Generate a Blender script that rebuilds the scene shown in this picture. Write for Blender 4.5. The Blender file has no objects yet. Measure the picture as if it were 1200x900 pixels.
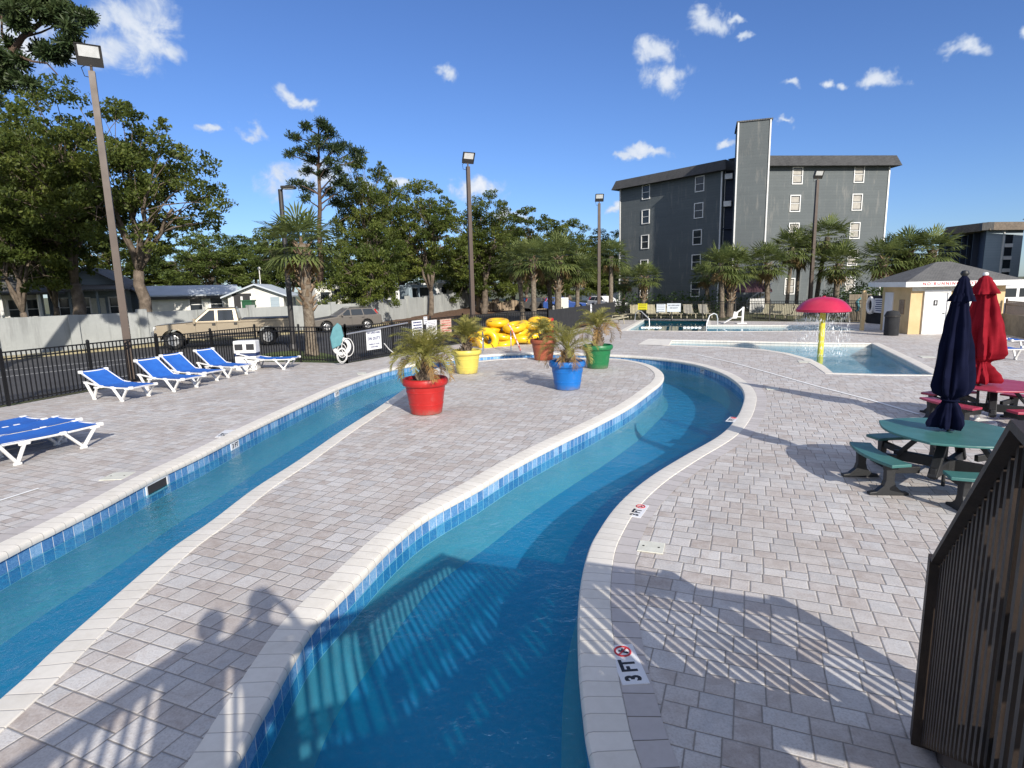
import bpy, bmesh, math, random
import numpy as np
from mathutils import Vector, Matrix, Euler
from mathutils.geometry import delaunay_2d_cdt
random.seed(11); RNG = np.random.default_rng(5)
PI = math.pi; rad = math.radians
sc = bpy.context.scene; COL = sc.collection

# ------------------------------------------------------------------ camera / survey
FPX = 680.0; PITCH = rad(9.5); ROLL = rad(1.27); CAMZ = 2.7
cF = Vector((0, math.cos(PITCH), -math.sin(PITCH)))
_R0 = Vector((1, 0, 0)); _U0 = Vector((0, math.sin(PITCH), math.cos(PITCH)))
cR = _R0*math.cos(ROLL) - _U0*math.sin(ROLL)
cU = _U0*math.cos(ROLL) + _R0*math.sin(ROLL)
def ray(x, y): return cF + cR*((x-600)/FPX) - cU*((y-450)/FPX)
def G(x, y, z=0.0):                       # survey: point at height z seen at (x, y) of the 1200 x 900 photograph
    d = ray(x, y); t = (z-CAMZ)/d.z
    return Vector((d.x*t, d.y*t, z))
def AT(x, y, Y):                          # survey: point at distance Y
    d = ray(x, y); t = Y/d.y
    return Vector((d.x*t, Y, CAMZ + d.z*t))
cam_d = bpy.data.cameras.new('camera'); cam = bpy.data.objects.new('camera', cam_d); COL.objects.link(cam)
cam.matrix_world = Matrix(((cR.x, cU.x, -cF.x, 0), (cR.y, cU.y, -cF.y, 0), (cR.z, cU.z, -cF.z, CAMZ), (0, 0, 0, 1)))
cam_d.sensor_width = 36; cam_d.lens = 36*FPX/1200; cam_d.clip_end = 3000; cam_d.clip_start = 0.05
sc.camera = cam

# ------------------------------------------------------------------ mesh helper
class MB:
    def __init__(s): s.v = []; s.f = []; s.uv = {}
    def add(s, vs, fs, M=None, uvs=None):
        o = len(s.v)
        if M is not None: vs = [M @ Vector(p) for p in vs]
        s.v += [tuple(p) for p in vs]
        for i, f in enumerate(fs):
            s.f.append(tuple(k+o for k in f))
            if uvs: s.uv[len(s.f)-1] = uvs[i]
        return s
    def box(s, c, d, rz=0, M=None):
        x, y, z = d[0]/2, d[1]/2, d[2]/2
        vs = [(-x,-y,-z),(x,-y,-z),(x,y,-z),(-x,y,-z),(-x,-y,z),(x,-y,z),(x,y,z),(-x,y,z)]
        T = Matrix.Translation(Vector(c)) @ Matrix.Rotation(rz, 4, 'Z')
        if M is not None: T = M @ T
        return s.add(vs, [(0,3,2,1),(4,5,6,7),(0,1,5,4),(1,2,6,5),(2,3,7,6),(3,0,4,7)], T)
    def bar(s, a, b, w, h, up=(0,0,1)):                # box section from a to b
        a = Vector(a); b = Vector(b); d = b-a; L = d.length; d.normalize()
        u = Vector(up); x = d.cross(u)
        if x.length < 1e-4: x = d.cross(Vector((1,0,0)))
        x.normalize(); y = x.cross(d)
        T = Matrix(((x.x,d.x,y.x,(a.x+b.x)/2),(x.y,d.y,y.y,(a.y+b.y)/2),(x.z,d.z,y.z,(a.z+b.z)/2),(0,0,0,1)))
        return s.box((0,0,0), (w, L, h), 0, T)
    def tube(s, pts, r, n=8, closed=False, caps=True):
        pts = [Vector(p) for p in pts]; N = len(pts)
        if not hasattr(r, '__len__'): r = [r]*N
        vs = []; fs = []; prev = None
        for i, p in enumerate(pts):
            if closed: t = pts[(i+1) % N]-pts[i-1]
            else: t = pts[min(i+1, N-1)]-pts[max(i-1, 0)]
            t.normalize()
            if prev is None:
                a = Vector((0,0,1)) if abs(t.z) < .9 else Vector((1,0,0))
                x = t.cross(a).normalized()
            else:
                x = prev - t*prev.dot(t)
                x = x.normalized() if x.length > 1e-6 else t.orthogonal().normalized()
            prev = x; y = t.cross(x)
            for k in range(n):
                an = 2*PI*k/n; vs.append(p + x*(r[i]*math.cos(an)) + y*(r[i]*math.sin(an)))
        for i in range(N if closed else N-1):
            j = (i+1) % N
            for k in range(n):
                l = (k+1) % n; fs.append((i*n+k, i*n+l, j*n+l, j*n+k))
        if caps and not closed:
            fs.append(tuple(range(n-1, -1, -1))); fs.append(tuple((N-1)*n+k for k in range(n)))
        return s.add(vs, fs)
    def lathe(s, prof, n=24, M=None, mod=None, caps=True):
        vs = []; fs = []
        for i, (r, z) in enumerate(prof):
            for k in range(n):
                a = 2*PI*k/n; q = r*(mod(a, i) if mod else 1)
                vs.append((q*math.cos(a), q*math.sin(a), z))
        for i in range(len(prof)-1):
            for k in range(n):
                l = (k+1) % n; fs.append((i*n+k, i*n+l, (i+1)*n+l, (i+1)*n+k))
        if caps:
            fs.append(tuple(range(n-1, -1, -1))); fs.append(tuple((len(prof)-1)*n+k for k in range(n)))
        return s.add(vs, fs, M)
    def prism(s, poly, z0, z1, M=None):                # polygon in XY extruded along Z
        n = len(poly); vs = [(p[0], p[1], z0) for p in poly]+[(p[0], p[1], z1) for p in poly]
        fs = [tuple(range(n-1, -1, -1)), tuple(range(n, 2*n))]+[(i, (i+1) % n, n+(i+1) % n, n+i) for i in range(n)]
        return s.add(vs, fs, M)
    def torus(s, R, r, M=None, nu=28, nv=12):
        vs = []; fs = []
        for i in range(nu):
            a = 2*PI*i/nu
            for j in range(nv):
                b = 2*PI*j/nv; q = R+r*math.cos(b); vs.append((q*math.cos(a), q*math.sin(a), r*math.sin(b)))
        for i in range(nu):
            for j in range(nv):
                fs.append((i*nv+j, ((i+1) % nu)*nv+j, ((i+1) % nu)*nv+(j+1) % nv, i*nv+(j+1) % nv))
        return s.add(vs, fs, M)
    def mesh(s, name):
        me = bpy.data.meshes.new(name); me.from_pydata(s.v, [], s.f)
        if s.uv:
            l = me.uv_layers.new(name='UVMap')
            for p in me.polygons:
                u = s.uv.get(p.index)
                if u:
                    for k, li in enumerate(p.loop_indices): l.data[li].uv = u[k]
        me.update(); return me
    def build(s, name, mat, parent=None, smooth=False, bevel=0, loc=None):
        return link(name, s.mesh(name), mat, parent, smooth, bevel, loc)

def link(name, me, mat, parent=None, smooth=False, bevel=0, loc=None):
    if mat is not None and not me.materials: me.materials.append(mat)
    if smooth and len(me.polygons):
        me.polygons.foreach_set('use_smooth', [True]*len(me.polygons))
        me.set_sharp_from_angle(angle=rad(smooth if smooth is not True else 42))
    o = bpy.data.objects.new(name, me); COL.objects.link(o)
    if parent is not None: o.parent = parent
    if loc is not None: o.location = loc
    if bevel:
        b = o.modifiers.new('edge', 'BEVEL'); b.width = bevel; b.segments = 2; b.limit_method = 'ANGLE'; b.angle_limit = rad(40)
    return o
def tag(o, label=None, cat=None, group=None, kind=None):
    if label: o['label'] = label
    if cat: o['category'] = cat
    if group: o['group'] = group
    if kind: o['kind'] = kind
    return o
def thing(name, label, cat, loc=(0,0,0), rz=0, group=None):
    o = bpy.data.objects.new(name, None); COL.objects.link(o); o.empty_display_size = .1
    o.location = loc; o.rotation_euler = (0, 0, rz)
    return tag(o, label, cat, group)
def kids(o): return [c for c in KIDS_ALL() if c.parent == o]
def KIDS_ALL(): return list(COL.objects)
def copy_tree(o, parent=None, _all=None):
    _all = _all or list(COL.objects)
    c = o.copy(); COL.objects.link(c)
    if parent is not None: c.parent = parent
    for k in _all:
        if k.parent == o: copy_tree(k, c, _all)
    return c
def dup(o, loc, rz, label, scale=1):
    c = copy_tree(o); c.location = loc; c.rotation_euler = (0, 0, rz); c.scale = (scale,)*3; c['label'] = label
    return c
def structure(o, name=None): o['kind'] = 'structure'; return o
def TM(loc=(0,0,0), rx=0, ry=0, rz=0): return Matrix.Translation(Vector(loc)) @ Euler((rx, ry, rz)).to_matrix().to_4x4()

# ------------------------------------------------------------------ materials
class NT:
    def __init__(s, tree): s.t = tree; s.n = tree.nodes; s.l = tree.links
    def node(s, typ, **kw):
        n = s.n.new(typ)
        for k, v in kw.items(): setattr(n, k, v)
        return n
    def put(s, sock, v):
        if isinstance(v, bpy.types.NodeSocket): s.l.new(v, sock)
        elif v is not None: sock.default_value = v
    def m(s, op, a, b=None, c=None, clamp=False):
        n = s.node('ShaderNodeMath', operation=op, use_clamp=clamp)
        for i, v in enumerate((a, b, c)): s.put(n.inputs[i], v)
        return n.outputs[0]
    def vm(s, op, a, b=None, scale=None):
        n = s.node('ShaderNodeVectorMath', operation=op)
        s.put(n.inputs[0], a)
        if b is not None: s.put(n.inputs[1], b)
        if scale is not None: s.put(n.inputs['Scale'], scale)
        return n.outputs['Value'] if op in ('DOT_PRODUCT', 'LENGTH', 'DISTANCE') else n.outputs['Vector']
    def noise(s, vec, scale, detail=4, rough=.55, dist=0, out='Fac', dim='3D'):
        n = s.node('ShaderNodeTexNoise', noise_dimensions=dim)
        s.put(n.inputs['Vector'], vec); n.inputs['Scale'].default_value = scale; n.inputs['Detail'].default_value = detail
        n.inputs['Roughness'].default_value = rough; n.inputs['Distortion'].default_value = dist
        return n.outputs[out]
    def white(s, vec, out='Value'):
        n = s.node('ShaderNodeTexWhiteNoise', noise_dimensions='3D'); s.put(n.inputs['Vector'], vec); return n.outputs[out]
    def comb(s, x, y, z=0):
        n = s.node('ShaderNodeCombineXYZ')
        for i, v in enumerate((x, y, z)): s.put(n.inputs[i], v)
        return n.outputs[0]
    def sep(s, v):
        n = s.node('ShaderNodeSeparateXYZ'); s.put(n.inputs[0], v); return n.outputs
    def mix(s, fac, a, b, blend='MIX'):
        n = s.node('ShaderNodeMix', data_type='RGBA', blend_type=blend, clamp_factor=True)
        s.put(n.inputs[0], fac); s.put(n.inputs[6], col4(a)); s.put(n.inputs[7], col4(b)); return n.outputs[2]
    def ramp(s, fac, stops, interp='LINEAR'):
        n = s.node('ShaderNodeValToRGB'); cr = n.color_ramp; cr.interpolation = interp
        while len(cr.elements) < len(stops): cr.elements.new(.5)
        for e, (p, c) in zip(cr.elements, stops): e.position = p; e.color = col4(c)
        s.put(n.inputs[0], fac); return n.outputs[0]
    def rng(s, v, a, b, c=0, d=1, smooth=False):
        n = s.node('ShaderNodeMapRange', clamp=True)
        if smooth: n.interpolation_type = 'SMOOTHSTEP'
        for i, x in enumerate((v, a, b, c, d)): s.put(n.inputs[i], x)
        return n.outputs[0]
    def bump(s, h, strength=.3, dist=.02, normal=None):
        n = s.node('ShaderNodeBump'); n.inputs['Strength'].default_value = strength; n.inputs['Distance'].default_value = dist
        s.put(n.inputs['Height'], h)
        if normal is not None: s.put(n.inputs['Normal'], normal)
        return n.outputs[0]
def col4(c):
    if isinstance(c, (tuple, list)) and len(c) == 3: return (*c, 1)
    return c
def newmat(name):
    m = bpy.data.materials.new(name); m.use_nodes = True; t = NT(m.node_tree)
    p = m.node_tree.nodes['Principled BSDF']; return m, t, p
def coords(t, kind='Object'): return t.node('ShaderNodeTexCoord').outputs[kind]
def geopos(t): return t.node('ShaderNodeNewGeometry').outputs['Position']
def M_(name, c, c2=None, rough=.6, metal=0, scale=6, bump=0, bscale=None, bdist=.01, coat=0, spec=None, lo=.35, hi=.65, vec=None):
    m, t, p = newmat(name); v = coords(t) if vec is None else geopos(t)
    if c2 is None: c2 = tuple(x*.8 for x in c)
    n = t.noise(v, scale, 5, .6)
    t.put(p.inputs['Base Color'], t.mix(t.rng(n, lo, hi), c2, c))
    t.put(p.inputs['Roughness'], t.rng(n, .2, .8, min(1, rough+.08), max(.02, rough-.08)))
    p.inputs['Metallic'].default_value = metal
    if coat: p.inputs['Coat Weight'].default_value = coat
    if spec is not None: p.inputs['Specular IOR Level'].default_value = spec
    if bump: t.put(p.inputs['Normal'], t.bump(t.noise(v, bscale or scale*4, 6, .65), bump, bdist))
    return m

def paver_material():
    m, t, p = newmat('concrete_pavers'); P = geopos(t)
    x, y, z = t.sep(P); an = rad(-22); ca, sa = math.cos(an), math.sin(an)
    w = t.noise(P, 1.3, 2, .5, out='Color'); wx, wy, wz = t.sep(w)
    u = t.m('ADD', t.m('ADD', t.m('MULTIPLY', x, ca), t.m('MULTIPLY', y, sa)), t.m('MULTIPLY', wx, .02))
    v = t.m('ADD', t.m('ADD', t.m('MULTIPLY', x, -sa), t.m('MULTIPLY', y, ca)), t.m('MULTIPLY', wy, .02))
    RH = .37                                     # double course
    rv = t.m('DIVIDE', v, RH); row = t.m('FLOOR', rv); fv = t.m('FRACT', rv)
    r1 = t.white(t.comb(row, 3.7, 1.1)); r2 = t.white(t.comb(row, 9.2, 4.4))
    bw = t.m('ADD', .385, t.m('MULTIPLY', t.m('ROUND', t.m('MULTIPLY', r1, 2)), .025))
    bu = t.m('DIVIDE', t.m('ADD', u, t.m('MULTIPLY', r2, 7)), bw); bc = t.m('FLOOR', bu); fu = t.m('FRACT', bu)
    cell = t.comb(bc, row, 2.0)
    k1 = t.white(cell); k2 = t.white(t.vm('ADD', cell, (17.3, 5.1, 0))); k3 = t.white(t.vm('ADD', cell, (3.3, 31.7, 0)))
    # every block: a split line in v (different per side) and one in u (different per course)
    su_top = t.m('ADD', .38, t.m('MULTIPLY', t.m('ROUND', t.m('MULTIPLY', k1, 2)), .12))
    su_bot = t.m('ADD', .38, t.m('MULTIPLY', t.m('ROUND', t.m('MULTIPLY', k2, 2)), .12))
    sv = t.m('ADD', .42, t.m('MULTIPLY', t.m('ROUND', k3), .14))
    top = t.m('GREATER_THAN', fv, sv)
    su = t.m('ADD', t.m('MULTIPLY', top, su_top), t.m('MULTIPLY', t.m('SUBTRACT', 1, top), su_bot))
    right = t.m('GREATER_THAN', fu, su)
    du = t.m('MULTIPLY', bw, t.m('MINIMUM', t.m('ABSOLUTE', t.m('SUBTRACT', fu, su)), t.m('MINIMUM', fu, t.m('SUBTRACT', 1, fu))))
    dv = t.m('MULTIPLY', RH, t.m('MINIMUM', t.m('ABSOLUTE', t.m('SUBTRACT', fv, sv)), t.m('MINIMUM', fv, t.m('SUBTRACT', 1, fv))))
    d = t.m('MINIMUM', du, dv)
    d2 = t.m('ADD', d, t.m('MULTIPLY', t.m('SUBTRACT', t.noise(P, 40, 3), .5), .006))
    idv = t.vm('ADD', cell, t.comb(t.m('MULTIPLY', right, .37), t.m('MULTIPLY', top, .53), 0))
    h = t.white(idv); h2 = t.white(t.vm('ADD', idv, (7.7, 1.3, 9)))
    base = t.ramp(h, [(0, (.38,.335,.31)), (.2, (.47,.435,.415)), (.42, (.54,.53,.52)), (.62, (.43,.435,.445)), (.8, (.61,.61,.61)), (1, (.41,.365,.335))])
    n1 = t.noise(P, 9, 6, .7); n2 = t.noise(P, .55, 4, .6); n3 = t.noise(P, 60, 4, .7)
    base = t.mix(t.rng(n1, .40, .66, 0, .65), base, (.62,.60,.585))
    base = t.mix(t.rng(t.noise(P, 5.5, 6, .72, .6), .50, .74, 0, .6), base, (.36,.30,.265))
    base = t.mix(t.rng(n3, .45, .72, 0, .5), base, (.25,.22,.20))
    base = t.mix(t.rng(n2, .47, .7, 0, .38), base, (.34,.30,.27))
    base = t.mix(t.rng(t.noise(P, 2.3, 5, .7), .6, .72, 0, .35), base, (.62,.60,.58))
    joint = t.rng(d2, .002, .0075, 1, 0)
    jc = t.mix(t.noise(P, 3, 3), (.15,.135,.12), (.32,.295,.265))
    base = t.mix(1.0, base, (1.0,.985,.965), 'MULTIPLY')
    t.put(p.inputs['Base Color'], t.mix(joint, base, jc))
    t.put(p.inputs['Roughness'], t.rng(h2, 0, 1, .62, .82))
    hgt = t.m('ADD', t.m('ADD', t.rng(d2, 0, .014, 0, 1, True), t.m('MULTIPLY', h2, .35)), t.m('MULTIPLY', n3, .35))
    t.put(p.inputs['Normal'], t.bump(hgt, .55, .008))
    return m

def strip_material(name, c, c2, pitch, jw, jcol, rough=.6, uoff=0, bdist=.004, rand=.5, stains=0):
    """bands cut across a swept strip: u of the UV map runs along it in metres"""
    m, t, p = newmat(name); uv = coords(t, 'UV'); u, v, _ = t.sep(uv); P = geopos(t)
    q = t.m('DIVIDE', u, pitch); i = t.m('FLOOR', q); f = t.m('FRACT', q)
    d = t.m('MULTIPLY', pitch, t.m('MINIMUM', f, t.m('SUBTRACT', 1, f)))
    h = t.white(t.comb(i, 5.5, 2.2)); n = t.noise(P, 14, 5, .65)
    base = t.mix(t.m('ADD', t.m('MULTIPLY', h, rand), t.m('MULTIPLY', t.rng(n, .3, .7), 1-rand)), c2, c)
    if stains: base = t.mix(t.rng(t.noise(P, 3.1, 5, .7), .52, .75, 0, stains), base, (.36,.32,.25))
    j = t.rng(d, jw*.4, jw, 1, 0)
    t.put(p.inputs['Base Color'], t.mix(j, base, jcol)); p.inputs['Roughness'].default_value = rough
    t.put(p.inputs['Normal'], t.bump(t.m('ADD', t.rng(d, 0, jw*1.6), t.m('MULTIPLY', n, .4)), .5, bdist))
    return m

def tile_material():
    m, t, p = newmat('blue_waterline_tile'); uv = coords(t, 'UV'); u, v, _ = t.sep(uv); P = geopos(t)
    S = .152
    def fr(a): 
        q = t.m('DIVIDE', a, S); f = t.m('FRACT', q); return t.m('FLOOR', q), t.m('MULTIPLY', S, t.m('MINIMUM', f, t.m('SUBTRACT', 1, f)))
    iu, du = fr(u); iv, dv = fr(v); d = t.m('MINIMUM', du, dv)
    h = t.white(t.comb(iu, iv, .5)); n = t.noise(P, 28, 5, .75, 1.5); n2 = t.noise(P, 8, 3)
    c = t.ramp(t.m('ADD', t.m('MULTIPLY', n, .75), t.m('MULTIPLY', h, .25)), [(.3, (.045,.15,.37)), (.48, (.11,.28,.53)), (.6, (.23,.43,.66)), (.78, (.48,.63,.79))])
    g = t.rng(d, .003, .0055, 1, 0)
    t.put(p.inputs['Base Color'], t.mix(g, c, (.72,.74,.74)))
    t.put(p.inputs['Roughness'], t.rng(g, 0, 1, .22, .7))
    t.put(p.inputs['Normal'], t.bump(t.rng(d, 0, .008), .4, .004))
    return m

def plaster_material(name, c, c2):
    m, t, p = newmat(name); P = geopos(t)
    n = t.noise(P, .9, 5, .6); n2 = t.noise(P, 30, 4, .7)
    b = t.mix(t.rng(n, .3, .7), c2, c); b = t.mix(t.rng(n2, .45, .7, 0, .25), b, tuple(x*.7 for x in c2))
    t.put(p.inputs['Base Color'], b); p.inputs['Roughness'].default_value = .8
    t.put(p.inputs['Normal'], t.bump(n2, .3, .004)); return m

def water_material(name, tint, wscale=2.2, strength=.25, chop=.02, haze=(0,.55,.85), hz=.09):
    m, t, p = newmat(name); m.node_tree.nodes.remove(p); P = geopos(t)
    px_, py_, pz_ = t.sep(P)
    big = t.m('MULTIPLY', t.rng(t.noise(P, .55, 3, .5), .35, .68, .3, 1.2), t.rng(px_, -3.4, -1.6, 1.7, .36))
    sq = t.vm('MULTIPLY', P, (1, .8, 1))
    n = t.m('ADD', t.noise(sq, wscale, 3, .5, .6), t.m('MULTIPLY', t.noise(P, wscale*3.2, 4, .6, 1.2), .40))
    nm = t.bump(t.m('MULTIPLY', t.m('SUBTRACT', n, .6), big), strength, chop)
    inc = t.node('ShaderNodeNewGeometry').outputs['Incoming']; c = t.m('ABSOLUTE', t.vm('DOT_PRODUCT', nm, inc))
    fres = t.m('ADD', .02, t.m('MULTIPLY', .95, t.m('POWER', t.m('SUBTRACT', 1, c, None, True), 5)))
    tr = t.node('ShaderNodeBsdfTransparent'); tr.inputs['Color'].default_value = col4(tint)
    gl = t.node('ShaderNodeBsdfGlossy'); gl.inputs['Roughness'].default_value = .03; t.put(gl.inputs['Normal'], nm)
    df = t.node('ShaderNodeBsdfDiffuse'); df.inputs['Color'].default_value = col4(haze)
    m1 = t.node('ShaderNodeMixShader'); m1.inputs[0].default_value = hz; t.put(m1.inputs[1], tr.outputs[0]); t.put(m1.inputs[2], df.outputs[0])
    mx = t.node('ShaderNodeMixShader'); t.put(mx.inputs[0], fres); t.put(mx.inputs[1], m1.outputs[0]); t.put(mx.inputs[2], gl.outputs[0])
    t.put(m.node_tree.nodes['Material Output'].inputs['Surface'], mx.outputs[0]); return m

def leaf_material(name, dark, mid, light, trans=.35, scale=.35, rough=.5):
    m, t, p = newmat(name); P = geopos(t); mo = m.node_tree.nodes['Material Output']
    n = t.noise(P, scale, 4, .6); n2 = t.white(t.vm('SNAP', P, (.12, .12, .12)))
    f = t.m('ADD', t.m('MULTIPLY', t.rng(n, .3, .7), .6), t.m('MULTIPLY', n2, .4))
    c = t.ramp(f, [(.1, dark), (.5, mid), (.95, light)])
    t.put(p.inputs['Base Color'], c); p.inputs['Roughness'].default_value = rough
    p.inputs['Specular IOR Level'].default_value = .3
    tl = t.node('ShaderNodeBsdfTranslucent'); t.put(tl.inputs['Color'], t.mix(.5, c, light))
    mx = t.node('ShaderNodeMixShader'); mx.inputs[0].default_value = trans
    t.put(mx.inputs[1], p.outputs[0]); t.put(mx.inputs[2], tl.outputs[0]); t.put(mo.inputs['Surface'], mx.outputs[0]); return m

def siding_material(name, c, c2, pitch=.2, weather=.25):
    m, t, p = newmat(name); P = geopos(t); x, y, z = t.sep(P)
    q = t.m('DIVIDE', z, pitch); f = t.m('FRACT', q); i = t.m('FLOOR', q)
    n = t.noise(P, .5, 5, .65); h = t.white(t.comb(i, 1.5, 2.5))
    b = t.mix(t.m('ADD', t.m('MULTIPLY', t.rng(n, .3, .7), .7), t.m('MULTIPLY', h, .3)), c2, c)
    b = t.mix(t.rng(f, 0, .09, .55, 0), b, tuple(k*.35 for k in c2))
    b = t.mix(t.rng(t.noise(t.vm('MULTIPLY', P, (1, 1, .15)), 2.5, 5, .7), .55, .8, 0, weather), b, (.33,.31,.28))
    t.put(p.inputs['Base Color'], b); p.inputs['Roughness'].default_value = .75
    t.put(p.inputs['Normal'], t.bump(f, .5, .02)); return m

def shingle_material(name, c, c2):
    m, t, p = newmat(name); P = geopos(t)
    br = t.node('ShaderNodeTexBrick'); t.put(br.inputs['Vector'], t.vm('MULTIPLY', P, (1, 1, 2.2)))
    br.inputs['Scale'].default_value = 3.5; br.inputs['Color1'].default_value = col4(c); br.inputs['Color2'].default_value = col4(c2)
    br.inputs['Mortar'].default_value = col4(tuple(k*.5 for k in c2)); br.inputs['Mortar Size'].default_value = .03
    n = t.noise(P, 1.1, 5, .7)
    b = t.mix(t.rng(n, .35, .7, 0, .5), br.outputs[0], tuple(k*1.4 for k in c))
    t.put(p.inputs['Base Color'], b); p.inputs['Roughness'].default_value = .9
    t.put(p.inputs['Normal'], t.bump(t.noise(P, 25, 4), .4, .01)); return m

MAT = {}
def setup_materials():
    D = MAT
    D['paver'] = paver_material()
    D['slab'] = M_('cream_slab', (.76,.73,.66), (.66,.63,.57), .6, scale=3, vec=1)
    D['border'] = strip_material('paver_border_course', (.54,.51,.50), (.41,.38,.365), .215, .006, (.16,.145,.125), .75, rand=.6)
    D['coping'] = strip_material('cast_stone_coping', (.76,.725,.655), (.65,.615,.545), .155, .005, (.42,.39,.35), .6, rand=.5, stains=.25)
    D['tile'] = tile_material()
    D['plaster'] = plaster_material('pool_plaster_blue', (.045,.26,.43), (.033,.215,.38))
    D['cove'] = plaster_material('pale_cove_plaster', (.20,.34,.37), (.15,.28,.32))
    D['plaster_pale'] = plaster_material('pool_plaster_pale', (.36,.58,.68), (.30,.51,.62))
    D['water'] = water_material('river_water', (.50,.82,.91), 4.6, 1.0, .085)
    D['water_wade'] = water_material('wading_water', (.66,.84,.92), 4.0, 1.0, .06)
    D['water_far'] = water_material('swimming_water', (.6,.84,.92), 1.2, .10, .02)
    D['asphalt'] = M_('asphalt', (.062,.062,.064), (.040,.040,.042), .9, scale=.6, bump=.4, bscale=60, bdist=.006, vec=1)
    D['ground'] = M_('dry_grass_ground', (.11,.13,.045), (.085,.075,.04), .95, scale=.35, bump=.5, bscale=30, bdist=.03, vec=1)
    D['grass'] = M_('lawn_grass', (.105,.14,.035), (.07,.095,.025), .9, scale=2.5, bump=.6, bscale=60, bdist=.03, vec=1)
    D['mulch'] = M_('bark_mulch', (.17,.095,.055), (.07,.04,.026), .95, scale=5, bump=.8, bscale=22, bdist=.05, vec=1)
    D['kerb'] = M_('pale_kerb_concrete', (.42,.37,.22), (.28,.24,.14), .85, scale=3, bump=.3, bscale=30, vec=1)
    D['paint_line'] = M_('worn_white_paint', (.62,.62,.6), (.40,.40,.39), .7, scale=9, vec=1)
    D['drain'] = M_('white_deck_drain', (.86,.86,.84), (.78,.78,.76), .5, scale=9, vec=1)
    D['white_resin'] = M_('white_resin', (.80,.80,.78), (.70,.69,.66), .38, scale=5)
    D['blue_sling'] = M_('blue_sling_fabric', (.018,.130,.50), (.012,.100,.42), .75, scale=4, bump=.35, bscale=220, bdist=.002)
    D['tan_resin'] = M_('tan_resin', (.50,.45,.32), (.40,.36,.25), .5, scale=5)
    D['tan_sling'] = M_('tan_sling_fabric', (.46,.42,.29), (.36,.33,.22), .8, scale=4, bump=.3, bscale=200, bdist=.002)
    D['grey_sling'] = M_('grey_sling_fabric', (.30,.29,.25), (.22,.21,.19), .8, scale=4)
    D['black_metal'] = M_('black_powder_coat', (.006,.006,.007), (.0045,.0045,.005), .42, scale=3)
    D['bronze'] = M_('brown_painted_pole', (.078,.054,.041), (.058,.040,.030), .5, scale=1.5)
    D['dark_pole'] = M_('dark_bronze_pole', (.038,.036,.036), (.028,.026,.026), .45, scale=1.5)
    D['lamp_glass'] = M_('lamp_lens', (.62,.63,.62), (.50,.51,.50), .12, scale=3)
    D['chrome'] = M_('stainless_rail', (.70,.70,.69), (.60,.60,.60), .18, metal=1, scale=3)
    D['pale_rail'] = M_('brushed_steel_rail', (.74,.75,.75), (.66,.67,.67), .35, metal=.4, scale=3)
    D['brown_wood'] = M_('dark_stained_wood', (.038,.024,.016), (.022,.014,.010), .65, scale=7, bump=.4, bscale=40, bdist=.004)
    D['brown_deck'] = M_('bridge_deck_boards', (.16,.11,.075), (.09,.06,.042), .75, scale=5, bump=.3, bscale=40)
    D['terracotta'] = M_('terracotta_pot', (.36,.095,.045), (.27,.070,.035), .55, scale=5, bump=.1)
    for n, c in (('red', (.44,.018,.016)), ('yellow', (.68,.56,.11)), ('blue', (.006,.155,.52)), ('green', (.012,.165,.055))):
        D['pot_'+n] = pot_material(n+'_pot_plastic', c)
    D['soil'] = M_('potting_soil', (.10,.065,.04), (.045,.03,.02), .95, scale=14, bump=.8, bscale=40, bdist=.03)
    D['palm_leaf'] = leaf_material('pindo_leaf', (.12,.13,.028), (.25,.245,.065), (.43,.375,.125), .3, 1.5)
    D['palm_brown'] = leaf_material('dry_pindo_leaf', (.16,.09,.03), (.30,.18,.06), (.44,.28,.10), .25, 1.5)
    D['palm_trunk'] = M_('pindo_trunk', (.22,.17,.125), (.09,.065,.045), .9, scale=9, bump=1, bscale=22, bdist=.04)
    D['sabal_leaf'] = leaf_material('sabal_leaf', (.055,.078,.024), (.11,.145,.045), (.23,.255,.082), .3, .8)
    D['sabal_dead'] = leaf_material('dead_sabal_leaf', (.16,.11,.05), (.26,.18,.08), (.36,.27,.13), .2, .8)
    D['sabal_trunk'] = M_('sabal_trunk', (.22,.185,.14), (.11,.085,.062), .9, scale=7, bump=.8, bscale=14, bdist=.04)
    D['sabal_boot'] = M_('sabal_boots', (.30,.22,.145), (.11,.065,.036), .9, scale=5, bump=.5)
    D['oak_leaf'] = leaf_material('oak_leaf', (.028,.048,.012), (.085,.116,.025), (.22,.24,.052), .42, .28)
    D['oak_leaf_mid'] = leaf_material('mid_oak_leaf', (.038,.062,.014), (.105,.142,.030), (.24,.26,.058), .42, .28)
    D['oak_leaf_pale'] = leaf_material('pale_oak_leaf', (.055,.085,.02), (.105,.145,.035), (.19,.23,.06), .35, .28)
    D['pine_leaf'] = leaf_material('pine_needles', (.014,.030,.012), (.035,.058,.020), (.075,.098,.035), .15, .5)
    D['bark'] = M_('grey_brown_bark', (.19,.15,.115), (.09,.07,.052), .95, scale=3, bump=1, bscale=12, bdist=.05)
    D['pine_bark'] = M_('pine_bark', (.13,.085,.06), (.065,.042,.03), .95, scale=3, bump=1, bscale=10, bdist=.05)
    D['hedge_leaf'] = leaf_material('hedge_leaf', (.020,.040,.008), (.045,.085,.016), (.10,.15,.03), .25, 1.2)
    D['block_wall'] = None
    D['stain_wall'] = wall_material()
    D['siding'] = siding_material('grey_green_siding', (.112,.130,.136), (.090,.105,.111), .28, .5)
    D['siding_navy'] = siding_material('navy_siding', (.028,.040,.075), (.022,.032,.06), .3, .05)
    D['siding_pale'] = siding_material('pale_blue_siding', (.34,.41,.46), (.28,.35,.40), .3, .05)
    D['shingle'] = shingle_material('grey_shingles', (.125,.125,.122), (.09,.09,.092))
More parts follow.
